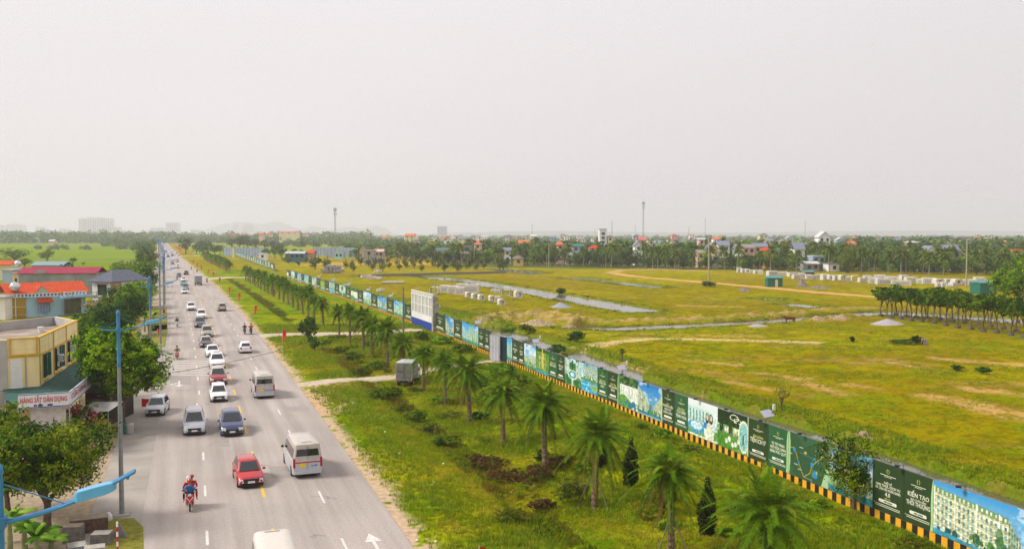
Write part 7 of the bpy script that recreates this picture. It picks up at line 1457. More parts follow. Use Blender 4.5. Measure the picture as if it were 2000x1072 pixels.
shl = [(745, 775, 3.2, 1.1, 'bush', 'bushy weeds at the verge end of the dirt path'), (770, 768, 2.0, .9, 'olive', 'grey green weeds before the small box truck'), (790, 800, 2.4, .9, 'weed', 'brown tinged weeds below the small box truck'), (812, 818, 2.3, 1.0, 'bush', 'leafy weeds in the ditch below the box truck'), (842, 840, 2.0, .9, 'olive', 'silver green tuft in the verge ditch'), (868, 866, 2.4, .9, 'bush', 'green bushy weeds in the verge ditch'), (705, 728, 3.0, 1.1, 'weed', 'dry brown bushes before the dirt path'), (735, 722, 3.2, .9, 'bush', 'dark green low bushes behind the dry brown ones'), (690, 700, 3.0, .9, 'weed', 'brown bushes in the ditch past the dirt path'), (668, 686, 2.6, .8, 'bush', 'bright ditch bushes near the smaller young tree'),
       (940, 752, 4.5, 1.5, 'mango', 'bright vine-covered bushes at the opened gate'), (985, 735, 4.5, 1.4, 'mango', 'bright bushes at the foot of the opened gate'), (1010, 765, 4.5, 1.4, 'bush', 'rank green bushes below the yellow-green gateway banner'), (905, 690, 4.0, 1.2, 'bush', 'bushes below the tower blocks banner'), (860, 672, 4, 1.3, 'mango', 'bushes at the trellis gateway foot'), (825, 665, 4, 1.4, 'bush', 'dark bushes under the blue plinth'), (1060, 790, 3, .9, 'bush', 'dark bushes under the striped kerb by the fountain banner'),
       (1290, 860, 2.4, .7, 'mango', 'grassy bush under the striped kerb, by the street banner'), (1120, 985, 2.6, 1.6, 'olive', 'tall airy grey green weeds before the second closest palm'), (1148, 930, 1.8, 1.2, 'mango', 'light green leafy weed behind the airy weeds'), (1060, 905, 1.6, .9, 'dark', 'spiky dark grass clump at the third palm'), (935, 820, 1.7, .5, 'dark', 'flat dark shrub beside a slim palm trunk'), (1000, 1020, 2, .6, 'weed', 'brownish weeds before the red shrubs'), (1555, 700, 0.1, .1, 'dark', ''),
       (1262, 672, 4.0, 1.0, 'dark', ''), (1125, 668, 4, 1.6, 'dark', 'dark thicket by the start of the dirt track'), (1030, 652, 3, 1.6, 'weed', 'brown leafless thicket behind the tower blocks banner'), (995, 643, 4, 1.3, 'mango', 'bright bushes behind the tower blocks banner'), (1085, 690, 3.5, 1.3, 'dark', 'dark bank bushes at the dirt track end'), (880, 622, 3.5, 1.0, 'dark', 'dark bank bushes behind the trellis gateway'), (1793, 672, 2.2, 1.3, 'dark', 'small dark tree beside the crouching pair of field workers'), (1920, 730, 1.6, .8, 'dark', 'dark bush on the bare patch near the frame edge'), (1870, 722, 1.6, .6, 'dark', 'low dark bush beside the bare patch'), (1665, 668, .9, .8, 'dark', 'small dark tuft on the end of the dirt track'), (1095, 573, 3, 1.6, 'dark', 'dark bush on the channel bank'), (1765, 670, 5, .5, 'bush', 'flat dark weeds beyond the field workers'), (1385, 560, 5, 1.5, 'dark', 'bushes at the foot of the tall tan pole')]
for k, (px, py, w_, h_, mt, lab) in enumerate(shl):
    if lab: g = G(px, py); shrub(lab, px, py, w_, h_, int(900 + 2600 * (70 / g.y) * w_ / 3), .13 * max(.8, (g.y / 75) ** .8), mt, 400 + k)
for k, (px, py, w_, h_) in enumerate(((955, 912, 3.2, .9), (985, 935, 3.0, .9), (1025, 950, 2.8, .9), (1060, 938, 2.4, .8), (1092, 922, 2.2, .8), (935, 900, 1.8, .6), (1060, 990, 1.8, .6))):
    shrub(f'red and purple leaved shrub, {ordn(k)} in the red bed before the palms', px, py, w_, h_, 2200, .13, 'red', 500 + k, 'red_shrub', 'shrub')
for k in range(70):
    y = 44 + 1.6 * k + rr.uniform(-1, 1); off = rr.choice((9.2, 12.2, 14.5, 17, 21, 25.5)) + rr.uniform(-.8, .8); x = Ef(y) + off
    if 97 < y < 106 or pathclear(x, y): continue
    w_ = rr.uniform(1.2, 3.2); mt = rr.choice(('weed', 'mango', 'olive', 'grass', 'grass')); shrub(f'low weedy clump between the road and the hoarding, {ordn(k)} going up the verge', 1000 + FP * x / y, 456 + CH * FP / y, w_, w_ * rr.uniform(.2, .36), int(520 * w_ * (60 / y) + 200), .12 * max(1, y / 70), mt, 900 + k, 'weed_clump', 'weeds')
# young trees behind the hoarding in the middle distance
YM = [cm(420, 3.2, 3.0, .3, .5, 600 + s, LM['dark'], clump=8) for s in range(3)] + [cm(420, 3.2, 3.2, .3, .5, 610, LM['nurs'], clump=8)]
yt = [(555, 512), (563, 515), (583, 520), (597, 514), (609, 519), (615, 526), (622, 516), (640, 522), (634, 524), (676, 524), (688, 522), (699, 510), (705, 519), (717, 512), (720, 521), (733, 519), (745, 520), (757, 514), (760, 524), (775, 519), (790, 516), (793, 524), (803, 515), (809, 524), (822, 518), (824, 530), (835, 516), (845, 521), (850, 518), (856, 524), (868, 531), (871, 526), (885, 524), (893, 531), (900, 526), (912, 527), (918, 524), (930, 528), (945, 525), (976, 529), (983, 528), (865, 520), (780, 528), (748, 530), (728, 528), (690, 530)]
for k, (px, py) in enumerate(yt):
    g = G(px, py); s = 1.55 if k in (28, 40, 39, 5) else rr.uniform(.75, 1.2)
    put_tree('young_tree', f'bushy young tree on the far grass, {ordn(k)} from the far hoarding towards the small pond', 'tree', MB().lathe((0, 0, 0), [(.1, -.1), (.07, 1.5)], 5).mesh('trunk', BARK) if k == 0 else bpy.data.meshes['trunk'], YM[k % 4], g, k, s * 1.15, 'young trees on the far grass')
# --- tree clump and rounded trees by the road
FM = [(trunk_mesh(4, .4, .25, 700 + s, 4, 2.5, 6), crown_mesh('crown', 1500, lobes(700 + s, 10, 7.5, 2.2, 8), .75, 700 + s, LM['far'], clump=7, updir=.6)) for s in range(4)]
FD = [(FM[s][0], crown_mesh('crown', 1500, lobes(720 + s, 10, 7.5, 2.2, 8), .75, 720 + s, LM['dark'], clump=7, updir=.6)) for s in range(3)]
def ftree(label, px, py, s, pool, k, grp): g = G(px, py); tm, c_ = pool[k % len(pool)]; return put_tree('broadleaf_tree', label, 'tree', tm, c_, g, k * 1.7, s if not isinstance(s, tuple) else s, grp)
ftree('big round dark tree standing alone beside the far road', 363, 496.5, (1.25, 1.25, 1.35), FD, 0, None)
for k, (px, py, s) in enumerate(((384, 497, .9), (396, 500, .9), (407, 498, 1.0), (420, 500, .9), (392, 491, 1.1), (404, 489, 1.1), (430, 498, .8))): ftree(f'grey green tree of the group past the round dark tree, {ordn(k)} of seven', px, py, s, FM, k, 'trees past the round dark tree')
for k, (px, py, s) in enumerate(((452, 487, 1.3), (468, 488, 1.5), (484, 489, 1.4), (500, 489, 1.3), (516, 490, 1.2), (531, 490, 1.1), (545, 491, 1.0), (476, 484, 1.7), (455, 496, .7), (480, 497, .7), (500, 498, .7), (520, 503, .8), (537, 504, 1.0), (550, 506, .9), (547, 499, 1.0))): ftree(f'dark tree in the clump behind the far hoarding, {ordn(k)} of fifteen', px, py, s * .92, FD if k < 8 else FM, k, 'tree clump behind the far hoarding')
for k, (px, py, s) in enumerate(((575, 499, .55), (588, 498, .5), (680, 498, .9), (690, 499, .8), (700, 506, .7), (711, 503, .6), (345, 474, 1.6), (330, 474, 1.5), (355, 475, 1.5), (318, 472, 1.2), (372, 476, 1.2), (735, 480, .9), (700, 481, .9), (670, 483, .8), (715, 482, 1.0))): ftree(f'separate field tree, {ordn(k)} of those scattered about the far meadows', px, py, s, FM, k, 'scattered meadow trees')
# ---------------------------------------------------------------- village belt: coconut palms, broad trees, houses
CP = []
for s in range(3):
    tm, (bx, by) = palm_trunk(8.2, .22, .15, 40 + s, .03, GBARK, 6, 8, .9); cmx = frond_mesh(30, 4.1, 1.1, 14, 60 + s, LM['coco'], droop=.6, emax=72, emin=-42, lw=.32, zc=0); cmx.transform(Matrix.Translation((bx, by, 8.2))); CP.append((tm, cmx))
BT = [(trunk_mesh(3, .3, .2, 800 + s, 3, 2, 5), crown_mesh('crown', 1300, lobes(800 + s, 9.0, 6.8, .6, 9), .8, 800 + s, LM[('dark', 'far', 'coco', 'dark', 'mango', 'far')[s]], clump=6, updir=.6)) for s in range(6)]
LMK = [(835, 'the low green-roofed shed'), (905, 'the small red-roofed house'), (1000, 'the far striped mast'), (1090, 'the grey thatched hut'), (1177, 'the white tower block'), (1256, 'the tall village mast'), (1384, 'the tall tan pole'), (1445, 'the yellow gabled house'), (1500, 'the red-roofed orange house'), (1562, 'the steep grey roof'), (1610, 'the white-walled outbuilding'), (1655, 'the tall vine-clad tree'), (1780, 'the pillared villa'), (1887, 'the pole by the nursery'), (1975, 'the tan flat-roofed house')]
cnt_ = {}
def belt(kind, px, Y, s, pool, k):
    j = max([i for i, (p_, _) in enumerate(LMK) if p_ <= px] or [0]); key = (kind, j); cnt_[key] = cnt_.get(key, 0) + 1; nm = {'coconut_palm': 'coconut palm', 'broadleaf_tree': 'leafy tree', 'belt': 'tree'}[kind]
    g = GZ(px, Y, 6); g.z = 0; tm, c_ = pool[k % len(pool)]; put_tree(kind, f'{nm}, {ordn(cnt_[key] - 1)} off the road past {LMK[j][1]}, village belt', 'palm tree' if kind == 'coconut_palm' else 'tree', tm, c_, g, rr.uniform(0, 6.28), (s * rr.uniform(.92, 1.1), s * rr.uniform(.92, 1.1), s), 'coconut palms of the village belt' if kind == 'coconut_palm' else 'leafy trees of the village belt')
lineY = lambda px: float(np.interp(px, [760, 850, 1000, 1100, 1200, 1400, 1600, 1800, 2010], [540, 500, 470, 455, 445, 412, 398, 372, 350]))
k = 0; cp_px = sorted([778, 806, 888, 902, 965, 977, 1012, 1030, 1046, 1068, 1085, 1110, 1140, 1168, 1183, 1206, 1214, 1228, 1262, 1285, 1302, 1318, 1326, 1352, 1390, 1415, 1440, 1484, 1505, 1540, 1556, 1575, 1588, 1620, 1625, 1672, 1683, 1694, 1698, 1735, 1745, 1760, 1770, 1788, 1795, 1803, 1815, 1838, 1843, 1853, 1866, 1895, 1925, 1955, 1962, 1985, 1992, 1648, 1708, 1829, 1908, 1972, 1098, 1194, 1275])
for px in cp_px: belt('coconut_palm', px, lineY(px) + rr.choice((-7, -4, -1, 8, 20, 45)), rr.uniform(.88, 1.2), CP, k); k += 1
for row_, (dy, st, s) in enumerate(((6, 16, .72), (20, 14, .98), (58, 16, 1.25), (120, 18, 1.35), (220, 18, 1.4))):
    px = 768 + row_ * 7
    while px < 2030:
        if not (row_ < 3 and (px < 845 and row_ < 2)) and rr.random() > (.10 if row_ < 2 else .22): belt('broadleaf_tree', px, lineY(px) * 1.0 + dy + rr.uniform(-5, 12), s * rr.uniform(.6, 1.25), BT, k)
        k += 1; px += st * rr.uniform(.75, 1.25)
for px in range(900, 2010, 52): belt('coconut_palm', px + rr.uniform(-15, 15), lineY(px) + rr.uniform(110, 260), rr.uniform(1.1, 1.4), CP, k); k += 1
t = put_tree('vine_clad_tree', 'tall oval vine-clad tree with yellowing top above the culvert row', 'tree', FM[0][0], crown_mesh('crown', 2600, [(0, 0, 6, 3.2, 3.2, 5.6), (.5, 0, 10, 2.2, 2.2, 2.6), (-.6, 0, 4, 3, 3, 3.5)], .5, 5, LM['olive'], shell=.85), G(1656, 533), 0, 1.0)
RT = dict(red=mat('roof_red', srgb('c8321e'), rough=.7, var=.12), orange=mat('roof_orange', srgb('d06a3c'), rough=.7, var=.12), grey=mat('roof_greyblue', srgb('7a7f90'), rough=.7, var=.1), teal=mat('roof_teal', srgb('3f6f6a'), rough=.7, var=.1), white=mat('roof_pale', srgb('c4c4c0'), rough=.7), brown=mat('roof_thatch', srgb('8a857c'), rough=.9, var=.2), pink=mat('roof_pink', srgb('c06a6a'), rough=.7))
vh = [(852, 878, 489, 7, 520, WTN, 'teal', 1.5, 'gable', 'low shed house with a dark green roof at the belt end'), (898, 907, 483, 7.5, 540, WW, 'red', 2, 'hip', 'small house with a red hipped roof near the belt end'), (906, 922, 482, 8.5, 520, WGY, 'grey', 1, 'flat', 'grey two-storey block beside the small red-roofed house'), (897, 926, 495, 4.5, 505, WGY, 'brown', 1, 'gable', 'low grey sheds below the grey two-storey block'), (926, 940, 477, 8, 560, WCR, 'orange', 1.8, 'hip', 'cream house with an orange roof behind the grey block'),
      (984, 998, 489, 6, 500, WW, 'grey', 1.5, 'gable', 'white gable glimpsed between palms before the thatched hut'), (1003, 1022, 505, 4.2, 462, WYL, 'brown', 2.2, 'hip', 'low hut with a grey thatched roof between the palms'), (1088, 1101, 478, 7.5, 490, WPK, 'orange', 2.0, 'hip', 'house with a bright orange roof among the palms'), (1106, 1120, 484, 7, 480, WW, 'grey', 2.2, 'gable_side', 'white gable house right after the bright orange roof'), (1120, 1140, 481, 7, 500, WBL, 'teal', 1.2, 'gable', 'pale teal roof among palms before the red hipped roof'),
      (1152, 1176, 485.5, 7.2, 478, WW, 'red', 2.0, 'hip', 'villa with a vivid red hipped roof below the white tower block'), (1188, 1196, 463, 14, 620, WCR, 'grey', 1, 'flat', 'cream flat-roofed tower house beside the white tower block'), (1240, 1255, 480, 7, 470, WW, 'grey', 2.4, 'gable_side', 'white gable with two windows below the tall village mast'), (1248, 1262, 469, 10, 640, WPK, 'pink', 2.4, 'gable', 'pink-roofed house behind the tall village mast'), (1266, 1278, 470, 10, 600, WCR, 'teal', 1, 'flat', 'house with a green parapet past the tall village mast'),
      (1280, 1300, 479, 7, 500, WBL, 'teal', 1.4, 'gable', 'teal roof and white wall low among the palms'), (1312, 1320, 473, 9, 540, WCR, 'white', 1, 'flat', 'small cream block house between palms'), (1363, 1377, 494, 5.5, 440, WPK, 'brown', 1.5, 'gable', 'tan-roofed house before the tall tan pole'), (1366, 1376, 469, 10.5, 560, WPK, 'brown', .8, 'flat', 'small pink block with a dark opening behind the tall tan pole'), (1384, 1402, 486, 7.6, 435, WYL, 'grey', 3.0, 'gable_side', 'pale yellow gabled house beside the tall tan pole'), (1392, 1403, 500, 5, 428, WGY, 'white', .8, 'flat', 'grey annexe at the foot of the pale yellow gabled house'),
      (1402, 1425, 479, 8.5, 448, WW, 'grey', 2.2, 'gable', 'long grey roof joined to the pale yellow gabled house'), (1438, 1450, 486, 7, 442, WW, 'grey', 2.2, 'gable_side', 'small white gable in the middle of the grey roofs'), (1452, 1474, 484, 7.5, 452, WPK, 'brown', 1.8, 'gable', 'house with a pinkish tiled roof among the grey roofs'), (1474, 1500, 482, 8, 455, WYL, 'grey', 1.8, 'gable', 'yellow-sided house with a pale grey roof'), (1494, 1510, 489, 6.8, 428, mat('wall_orange', srgb('d89a4a'), rough=.8), 'red', 1.4, 'hip', 'orange-walled house with a red roof between the palms'), (1510, 1524, 490, 6.5, 432, WCR, 'teal', 1.2, 'gable', 'cream house with a teal roof beside the red-roofed orange one'),
      (1552, 1572, 487, 7, 430, WW, 'grey', 3.4, 'gable', 'steep blue grey roof before the tall white villa'), (1600, 1622, 463, 13, 520, WW, 'white', 3, 'gable_side', 'tall white villa with a pointed gable on the skyline'), (1588, 1612, 501, 6, 410, WBL, 'white', .6, 'flat', 'pale blue flat-roofed outbuilding by the culvert row'), (1574, 1600, 515, 3.4, 398, WGY, 'white', 1, 'gable', 'low white shed behind the culvert row'), (1620, 1640, 516, 4, 395, WW, 'grey', .5, 'flat', 'low pale boundary house before the vine-clad tree'),
      (1660, 1672, 476, 9, 470, WCR, 'orange', 1.2, 'gable', 'cream wall glimpsed behind the vine-clad tree'), (1806, 1836, 494, 7.2, 398, WW, 'grey', 3.0, 'gable_side', 'pillared white villa with a wide pointed gable'), (1846, 1876, 492, 7.6, 410, WW, 'grey', 3.2, 'gable', 'villa with a broad slate roof beside the pillared one'), (1893, 1932, 493, 6.5, 420, WCR, 'brown', 1.0, 'gable', 'long low cream house with a faded pink roof'), (1978, 2004, 489, 8.5, 388, WTN, 'orange', .8, 'flat', 'tan flat-roofed two-storey house at the frame edge'), (1985, 2010, 507, 4.5, 372, WBL, 'grey', .8, 'gable', 'low blue grey roof below the tan flat-roofed house')]
for (a, b, yt_, ze, Y, wm_, rf, rd_, kd, lab) in vh:
    ze2 = CH - (yt_ - 456) / FP * Y; wide = (b - a) * Y / FP
    house(lab, a, b, yt_, ze2, 8, wm_, RT[rf], rd_, kind=kd, nwin=max(1, int(wide / 2.6)), floors=2 if ze2 > 6.5 else 1)
# white tower block
t, a_, b_ = house('white six-storey tower block with dark arched openings', 1171, 1185, 448, CH + 8 / FP * 620, 10, WW, WGY, kind='flat', name='tower_block', cat='tower block'); 
for k in range(6): mb = MB(); panel(mb, a_, b_, .30, .72, 1 + 2.9 * k, 2.6 + 2.9 * k, .02, .3); relto(mb, t).build('window', GLASS, t)
# middle-distance scattered houses beyond the belt (skyline of roofs)
for k in range(34):
    px = (770 + 36 * k); px += rr.uniform(-9, 9); Y = rr.uniform(720, 1250); w_ = rr.uniform(6, 10); z_ = rr.uniform(7, 10); yt_ = 456 + (CH - z_) * FP / Y; rf = rr.choice(['pink', 'orange', 'grey', 'white', 'grey', 'brown', 'grey']); j = max([i for i, (p_, _) in enumerate(LMK) if p_ <= px] or [0])
    cnt_[('h', j)] = cnt_.get(('h', j), 0) + 1; house(f'distant hazy house, {ordn(cnt_[("h", j)] - 1)} past {LMK[j][1]} and far behind it', px, px + w_ * FP / Y, yt_, z_, 9, rr.choice([WW, WCR, WPK, WYL, WBL]), RT[rf], rr.uniform(1.2, 2.4), kind=rr.choice(['gable', 'hip', 'gable_side', 'flat']), nwin=2, floors=2 if z_ > 7 else 1)
for k in range(42):
    px = rr.uniform(760, 1330) if k < 31 else rr.uniform(1330, 2000); Y = rr.uniform(950, 1700); z_ = rr.uniform(8.5, 14.5); w_ = rr.uniform(7, 13); rf = rr.choice(['pink', 'white', 'grey', 'orange', 'white', 'red', 'brown'])
    cnt_['t'] = cnt_.get('t', 0) + 1; house(f'small pale hazy house on the skyline, {ordn(k)} of the scattered far town', px, px + w_ * FP / Y, 456 + (CH - z_) * FP / Y, z_, 10, rr.choice([WW, WW, WCR, WPK, WBL]), RT[rf], rr.uniform(1.2, 2.6), kind=rr.choice(['gable', 'hip', 'flat', 'gable_side']), nwin=2, floors=2)
town = [(545, 583, 454, 14, 'pink', 'long pale school block with a red roof edge'), (572, 582, 463, 9, 'red', 'brown-roofed house in the hazy town'), (590, 602, 461, 9, 'pink', 'pink-roofed house in the hazy town'), (604, 612, 466, 6, 'white', 'low white house in the hazy town'), (636, 645, 463, 8, 'white', 'cream house among the hazy trees'), (520, 530, 458, 9, 'red', 'red-roofed house beside the long school block'), (505, 514, 457, 9, 'orange', 'orange-roofed house, second from the long school block'), (490, 500, 458, 9, 'white', 'white house, third from the long school block'), (470, 482, 459, 10, 'pink', 'pink house, fourth from the long school block'), (448, 458, 460, 9, 'red', 'small red-roofed house before the grey hills'), (100, 112, 463, 9, 'white', 'white house in the hazy belt beyond the rice'), (141, 156, 463, 7, 'orange', 'long pale shed with tan roof beyond the rice'), (166, 180, 465, 7, 'white', 'white gable house beyond the rice'), (228, 268, 469, 5, 'red', 'long low canopy with a red and blue edge beyond the rice'), (57, 70, 466, 8, 'teal', 'bright green domed shelter beyond the rice'), (95, 105, 471, 5, 'white', 'small white shelter at the rice edge'), (205, 214, 466, 7, 'orange', 'small tan house by the rice edge'), (793, 806, 459, 10, 'red', 'red-roofed house on the hazy town edge'), (800, 815, 466, 7, 'white', 'white house on the hazy town edge'), (858, 888, 463, 10, 'pink', 'pink-roofed row in the hazy town'), (745, 760, 463, 9, 'orange', 'orange-roofed house on the hazy town edge, before the red one')]
for a, b, yt_, ze, rf, lab in town:
    Y = (CH - ze) * FP / (yt_ - 456) if yt_ > 457.5 and ze < 14 else 1500; Y = min(max(Y, 900), 1650); z_ = CH - (yt_ - 456) / FP * Y
    house(lab, a, b, yt_, z_, 12, mat('dome_green', srgb('8fd08a')) if rf == 'teal' else rr.choice([WW, WCR, WPK]), RT[rf] if rf != 'teal' else mat('dome_green', srgb('8fd08a')), 2.2, kind='hip' if rf == 'teal' else 'gable', nwin=3)
# ---------------------------------------------------------------- far woods as one mass, and hazy belt trees beyond the rice
def woods(n, seed, label, ranges):
    r = rng(seed); parts = []
    for (p0, p1, y0, y1, m_, s0, s1) in ranges:
        px = r.uniform(p0, p1, m_); Y = r.uniform(y0, y1, m_)
        for a, b in zip(px, Y):
            s = r.uniform(s0, s1); X = (a - 1000) / FP * b; v, f, mi = leaves(n, [(0, 0, s * .55, s * .6, s * .6, s * .5), (s * .4, 0, s * .4, s * .4, s * .4, s * .35), (-s * .4, 0, s * .42, s * .4, s * .4, s * .35)], s * .26, int(r.integers(1e6)), asp=.8, updir=.6)
            v = v + np.array([X, b, 0]); parts.append((v, f, mi))
    v, f, mi = merge(parts); o = link(bpy.data.objects.new('distant_woods', npmesh('distant_woods', v, f, LM['far'], mi))); tag(o, label, 'woods', None, 'stuff')
woods(90, 5, 'hazy woods filling the plain behind the village', [(700, 2030, 560, 900, 260, 6, 10), (690, 2030, 900, 1500, 340, 6, 11), (690, 2040, 1500, 3200, 420, 7, 13), (1650, 2040, 640, 1300, 90, 9, 14)])
woods(90, 6, 'hazy belt of trees beyond the rice fields', [(-60, 320, 1480, 1700, 120, 11, 20), (-60, 330, 1700, 2600, 130, 14, 24), (330, 700, 1500, 1650, 110, 9, 15), (330, 720, 1650, 2800, 170, 12, 22), (60, 290, 900, 1000, 26, 3, 6), (180, 300, 1050, 1450, 16, 6, 11), (560, 860, 1060, 1300, 60, 7, 12)])
# ---------------------------------------------------------------- skyline
def tower(label, px0, px1, ytop, Y, nb, m, depth=40, steps=None):
    x0, x1 = (px0 - 1000) / FP * Y, (px1 - 1000) / FP * Y; h_ = CH + (456 - ytop) / FP * Y; t = thing('apartment_tower', label, 'tower block', ((x0 + x1) / 2, Y, 0)); W_ = x1 - x0; mb = MB()
    for k in range(nb): s = 1 - .05 * (k % 2) - (.04 if k in (0, nb - 1) else 0); mb.box((-W_ / 2 + W_ * (k + .5) / nb, (k % 2) * 6, 0), (W_ / nb * (1.0 if k % 2 == 0 else .96), depth, h_ * s))
    mb.build('wall', m, t); mb = MB()
    for k in range(nb):
        for j in range(2): mb.box((-W_ / 2 + W_ * (k + .3 + .4 * j) / nb, (k % 2) * 6 - depth / 2 - .2, 4), (W_ / nb * .13, .6, h_ * .88))
    mb.build('window_bands', mat('far_window', (.20, .24, .28), rough=.4), t)
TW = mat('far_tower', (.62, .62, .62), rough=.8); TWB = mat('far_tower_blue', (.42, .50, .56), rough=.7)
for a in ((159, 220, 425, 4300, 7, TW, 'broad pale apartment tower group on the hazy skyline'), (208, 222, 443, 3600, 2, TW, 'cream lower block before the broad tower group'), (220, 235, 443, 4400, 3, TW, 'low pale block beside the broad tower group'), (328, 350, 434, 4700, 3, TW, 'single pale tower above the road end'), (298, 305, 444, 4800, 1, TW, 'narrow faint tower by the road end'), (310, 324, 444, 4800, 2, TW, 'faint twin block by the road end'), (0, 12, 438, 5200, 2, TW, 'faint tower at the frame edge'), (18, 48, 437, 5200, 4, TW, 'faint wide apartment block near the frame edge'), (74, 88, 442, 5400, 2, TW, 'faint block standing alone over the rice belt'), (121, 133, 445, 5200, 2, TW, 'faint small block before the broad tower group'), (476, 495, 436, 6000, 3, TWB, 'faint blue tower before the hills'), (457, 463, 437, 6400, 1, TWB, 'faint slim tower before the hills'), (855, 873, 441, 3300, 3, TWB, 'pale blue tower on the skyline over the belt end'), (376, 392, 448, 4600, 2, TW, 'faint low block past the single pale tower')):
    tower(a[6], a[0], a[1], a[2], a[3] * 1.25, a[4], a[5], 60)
hm = mat('hill_green', (.10, .13, .09), rough=.95, var=.2, scale=.004)
def hill(pts, Y, dep, seed):
    r = random.Random(seed); n = len(pts); M_ = 14; v = []; pp = np.interp(np.linspace(0, 1, 60), np.linspace(0, 1, n), [p_[0] for p_ in pts]); hh = np.interp(np.linspace(0, 1, 60), np.linspace(0, 1, n), [p_[1] for p_ in pts])
    for j in range(M_ + 1):
        s = j / M_
        for a, b in zip(pp, hh): h_ = (CH + (456 - b) / FP * Y) * math.sin(math.pi * s) ** .7; v.append(((a - 1000) / FP * Y, Y + dep * (s - .5), h_ * (1 + .08 * math.sin(a * .3 + j)) - 2))
    f = np.array([(j * 60 + i, j * 60 + i + 1, (j + 1) * 60 + i + 1, (j + 1) * 60 + i) for j in range(M_) for i in range(59)]); o = link(bpy.data.objects.new('hills', npmesh('hills', np.array(v), f, hm, smooth=True))); o['kind'] = 'structure'
hill([(395, 455), (420, 446), (445, 437), (472, 433), (490, 436), (505, 438), (520, 437), (540, 432), (558, 438), (575, 445), (600, 449), (612, 441), (625, 444), (640, 448), (660, 446), (685, 443), (705, 446), (722, 443), (738, 441), (752, 446), (762, 455)], 11000, 1400, 2)
hill([(850, 455), (980, 452), (1100, 450.5), (1250, 453), (1400, 454), (1560, 452.5), (1750, 450.5), (1900, 451), (2060, 452)], 9000, 900, 3)
# ---------------------------------------------------------------- cow and field workers
g = G(1543, 632); g.z = gz(g.x, g.y); cow = thing('cow', 'reddish brown cow standing at the creek edge', 'cow', g, R(5)); CWM = mat('cow_brown', srgb('6a2a14'), rough=.8, var=.15, scale=3)
V = [(0, 0, 1.02, .27), (-.45, 0, 1.05, .29), (.45, 0, 1.05, .29), (-.75, 0, 1.08, .24), (.72, 0, 1.10, .24), (-1.0, 0, 1.25, .14), (-1.2, 0, 1.38, .12), (-1.42, 0, 1.28, .085), (-1.58, 0, 1.16, .07)]; Ed = [(0, 1), (0, 2), (1, 3), (2, 4), (3, 5), (5, 6), (6, 7), (7, 8)]
for (bx, side_, hind) in ((3, 1, 0), (3, -1, 0), (4, 1, 1), (4, -1, 1)):
    x = V[bx][0] + (.05 if not hind else 0); b = len(V); dx = .06 * side_
    V += [(x, side_ * .17, .82, .13 if hind else .11), (x + (.10 if hind else .0) + dx, side_ * .17, .46, .065), (x + (.02 if hind else .0) + dx, side_ * .17, .20, .045), (x - .02 + dx, side_ * .17, .03, .055)]; Ed += [(bx, b), (b, b + 1), (b + 1, b + 2), (b + 2, b + 3)]
b = len(V); V += [(.98, 0, 1.15, .04), (1.05, 0, .8, .025), (1.04, 0, .5, .035)]; Ed += [(4, b), (b, b + 1), (b + 1, b + 2)]
for s in (-1, 1): b = len(V); V += [(-1.22, s * .16, 1.46, .045)]; Ed += [(6, b)]
link(bpy.data.objects.new('body', skin_mesh(V, Ed, 'body', CWM)), cow)
mb = MB()
for s in (-1, 1): mb.tube([(-1.2, s * .07, 1.48), (-1.23, s * .14, 1.6), (-1.27, s * .15, 1.72)], [.03, .022, .008], 5)
mb.build('horns', mat('horn', (.4, .36, .28)), cow)
for px, py, sh, lab in ((1806, 676, fab('peach', 'd88a6a'), 'field worker in a peach top bending over the grass'), (1810.5, 677.5, fab('skyblue', '4a7ab8'), 'field worker in a blue top beside the one in peach')):
    g = G(px, py); g.z = gz(g.x, g.y); build_person(lab, g, 1.2, sh, F_KHK, 'bend', group='field workers')
# litter scattered on the verge
for k, (px, py) in enumerate(((676, 784), (690, 789), (713, 798), (752, 845), (796, 870), (847, 947), (814, 1055), (780, 888), (866, 908), (851, 1058), (1090, 868), (940, 811), (624, 716), (1190, 655))):
    g = G(px, py); g.z = gz(g.x, g.y) + .05; mb = MB(); r = random.Random(k); mb.add([(r.uniform(-.1, 0), r.uniform(-.1, 0), 0), (r.uniform(.03, .12), -.06, .03), (.1, r.uniform(.03, .1), .01), (-.06, .08, .06), (0, 0, .08)], [(0, 1, 4), (1, 2, 4), (2, 3, 4), (3, 0, 4)]); o = mb.build('litter', mat('litter_white', (.7, .68, .66), rough=.6)); o.location = g; tag(o, f'scrap of pale litter on the verge, {ordn(k)} one from the junction', 'litter', 'litter on the verge')
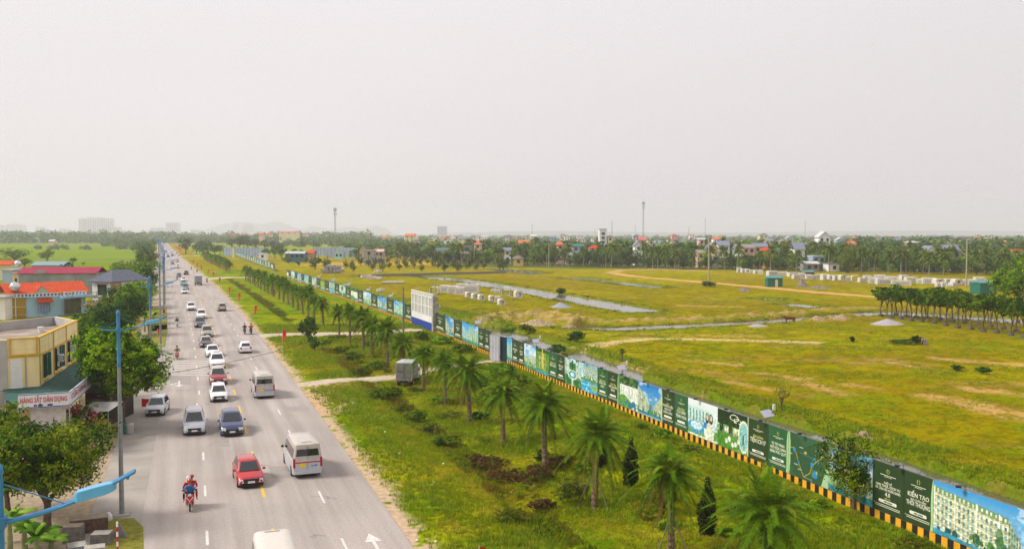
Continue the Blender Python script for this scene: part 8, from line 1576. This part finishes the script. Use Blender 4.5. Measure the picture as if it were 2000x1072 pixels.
# ---------------------------------------------------------------- grass: blades over the verge and the field's near bank
def grass(name, label, N_, xf, yr, h_, seed, mats, dens=None, w_=.035, bl=5):
    r = rng(seed); y = yr[0] * (yr[1] / yr[0]) ** r.random(N_); x = xf(y, r.random(N_)); keep = dens(x, y) > r.random(N_) if dens is not None else np.ones(N_, bool); x, y = x[keep], y[keep]; n = len(x)
    ri = np.clip(np.searchsorted(GR, y) - 1, 0, len(GR) - 2); ui = np.clip(np.searchsorted(GU, x / y) - 1, 0, len(GU) - 2); z = GH[ri, ui]; ok = z > -.62; x, y, z = x[ok], y[ok], z[ok]; n = len(x)
    lush = fbm(x / 5, y / 5, seed); hh = h_ * (.4 + 1.3 * np.clip(lush - .2, 0, 1)) * (.6 + .8 * r.random(n)); V = []; F = []; MI = []; ps = np.maximum(1, y / 60) ** .9; 
    for k in range(bl):
        a = r.random(n) * 6.283; sp = .10 * ps; bx, by = x + r.normal(size=n) * sp, y + r.normal(size=n) * sp; ca, sa = np.cos(a), np.sin(a); ww = w_ * ps * (.7 + .6 * r.random(n)); ln = hh * (.6 + .5 * r.random(n)); out = ln * (.15 + .5 * r.random(n)); a2 = a + 1.57 + r.normal(size=n) * .5
        p0 = np.stack([bx - ca * ww, by - sa * ww, z - .03], -1); p1 = np.stack([bx + ca * ww, by + sa * ww, z - .03], -1); p2 = np.stack([bx + np.cos(a2) * out, by + np.sin(a2) * out, z + ln], -1); V.append(np.stack([p0, p1, p2], 1).reshape(-1, 3)); m = np.where(lush > .55, 1, np.where(lush < .40, 2, 0)); rd_ = r.random(n); MI.append(np.where(rd_ < .25, (m + 1) % 3, m))
    V = np.vstack(V); F = np.arange(len(V)).reshape(-1, 3); o = link(bpy.data.objects.new(name, npmesh(name, V, F, mats, np.concatenate(MI)))); tag(o, label, 'grass', None, 'stuff')
_fo = lambda y: np.interp(y, [0, 107, 153, 330, 396, 863], [27.6, 28.3, 29.6, 28.6, 33, 46])
def pathfree(x, y):
    d = np.ones(x.shape)
    for pts, wd in PATHS: q, _ = seg_dist(x, y, pts); d = d * np.clip((q - wd / 2) / .6, 0, 1)
    return d
grass('grass', 'rough green grass covering the verge between the road and the hoarding', 90000, lambda y, u: E(y) + .8 + u * (_fo(y) - 1.2), (38, 165), .28, 3, LM['grass'], lambda x, y: pathfree(x, y) * np.clip((x - E(y)) / 4, .08, 1) * (.25 + .9 * fbm(x / 3, y / 3, 12)))
grass('grass', 'rank weeds on the bank behind the hoarding', 14000, lambda y, u: E(y) + _fo(y) + 10.8 + u ** 1.5 * 7, (48, 230), .3, 4, LM['grass'], lambda x, y: .3 + .8 * fbm(x / 3, y / 3, 13), w_=.05)
grass('grass', 'sparse yellow green tufts over the open field', 52000, lambda y, u: E(y) + _fo(y) + 16 + u * 75, (55, 230), .13, 6, LM['grass'], lambda x, y: np.clip((fbm(x / 4, y / 4, 14) - .35) * 3, 0, 1), w_=.05, bl=4)
grass('weeds', 'brown and green weeds along the verge ditch', 11000, lambda y, u: E(y) + 8.4 + (u - .5) * 2.4, (40, 330), .3, 7, LM['weed'], lambda x, y: pathfree(x, y) * (fbm(x / 4, y / 4, 15) > .47), w_=.06)
grass('grass', 'grass along the creek and channel banks', 26000, lambda y, u: E(y) + _fo(y) + 20 + u * 130, (110, 420), .3, 9, LM['weed'], lambda x, y: np.max([np.exp(-((seg_dist(x, y, p_)[0] - w_ / 2 - 2.3) / 1.1) ** 2) for p_, w_ in CANALS[:9]], axis=0), w_=.07, bl=4)
# ---------------------------------------------------------------- haze
hz = bpy.data.materials.new('haze_air'); hz.use_nodes = True; n_ = hz.node_tree; n_.nodes.clear(); pv = n_.nodes.new('ShaderNodeVolumePrincipled'); pv.inputs['Density'].default_value = HAZE; pv.inputs['Color'].default_value = (.95, .94, 1, 1); pv.inputs['Anisotropy'].default_value = .2; om = n_.nodes.new('ShaderNodeOutputMaterial'); n_.links.new(pv.outputs[0], om.inputs['Volume'])
mb = MB(); mb.box((0, 5900, -4), (26000, 12600, 4 + 182)); o = mb.build('haze', hz); o['kind'] = 'stuff'
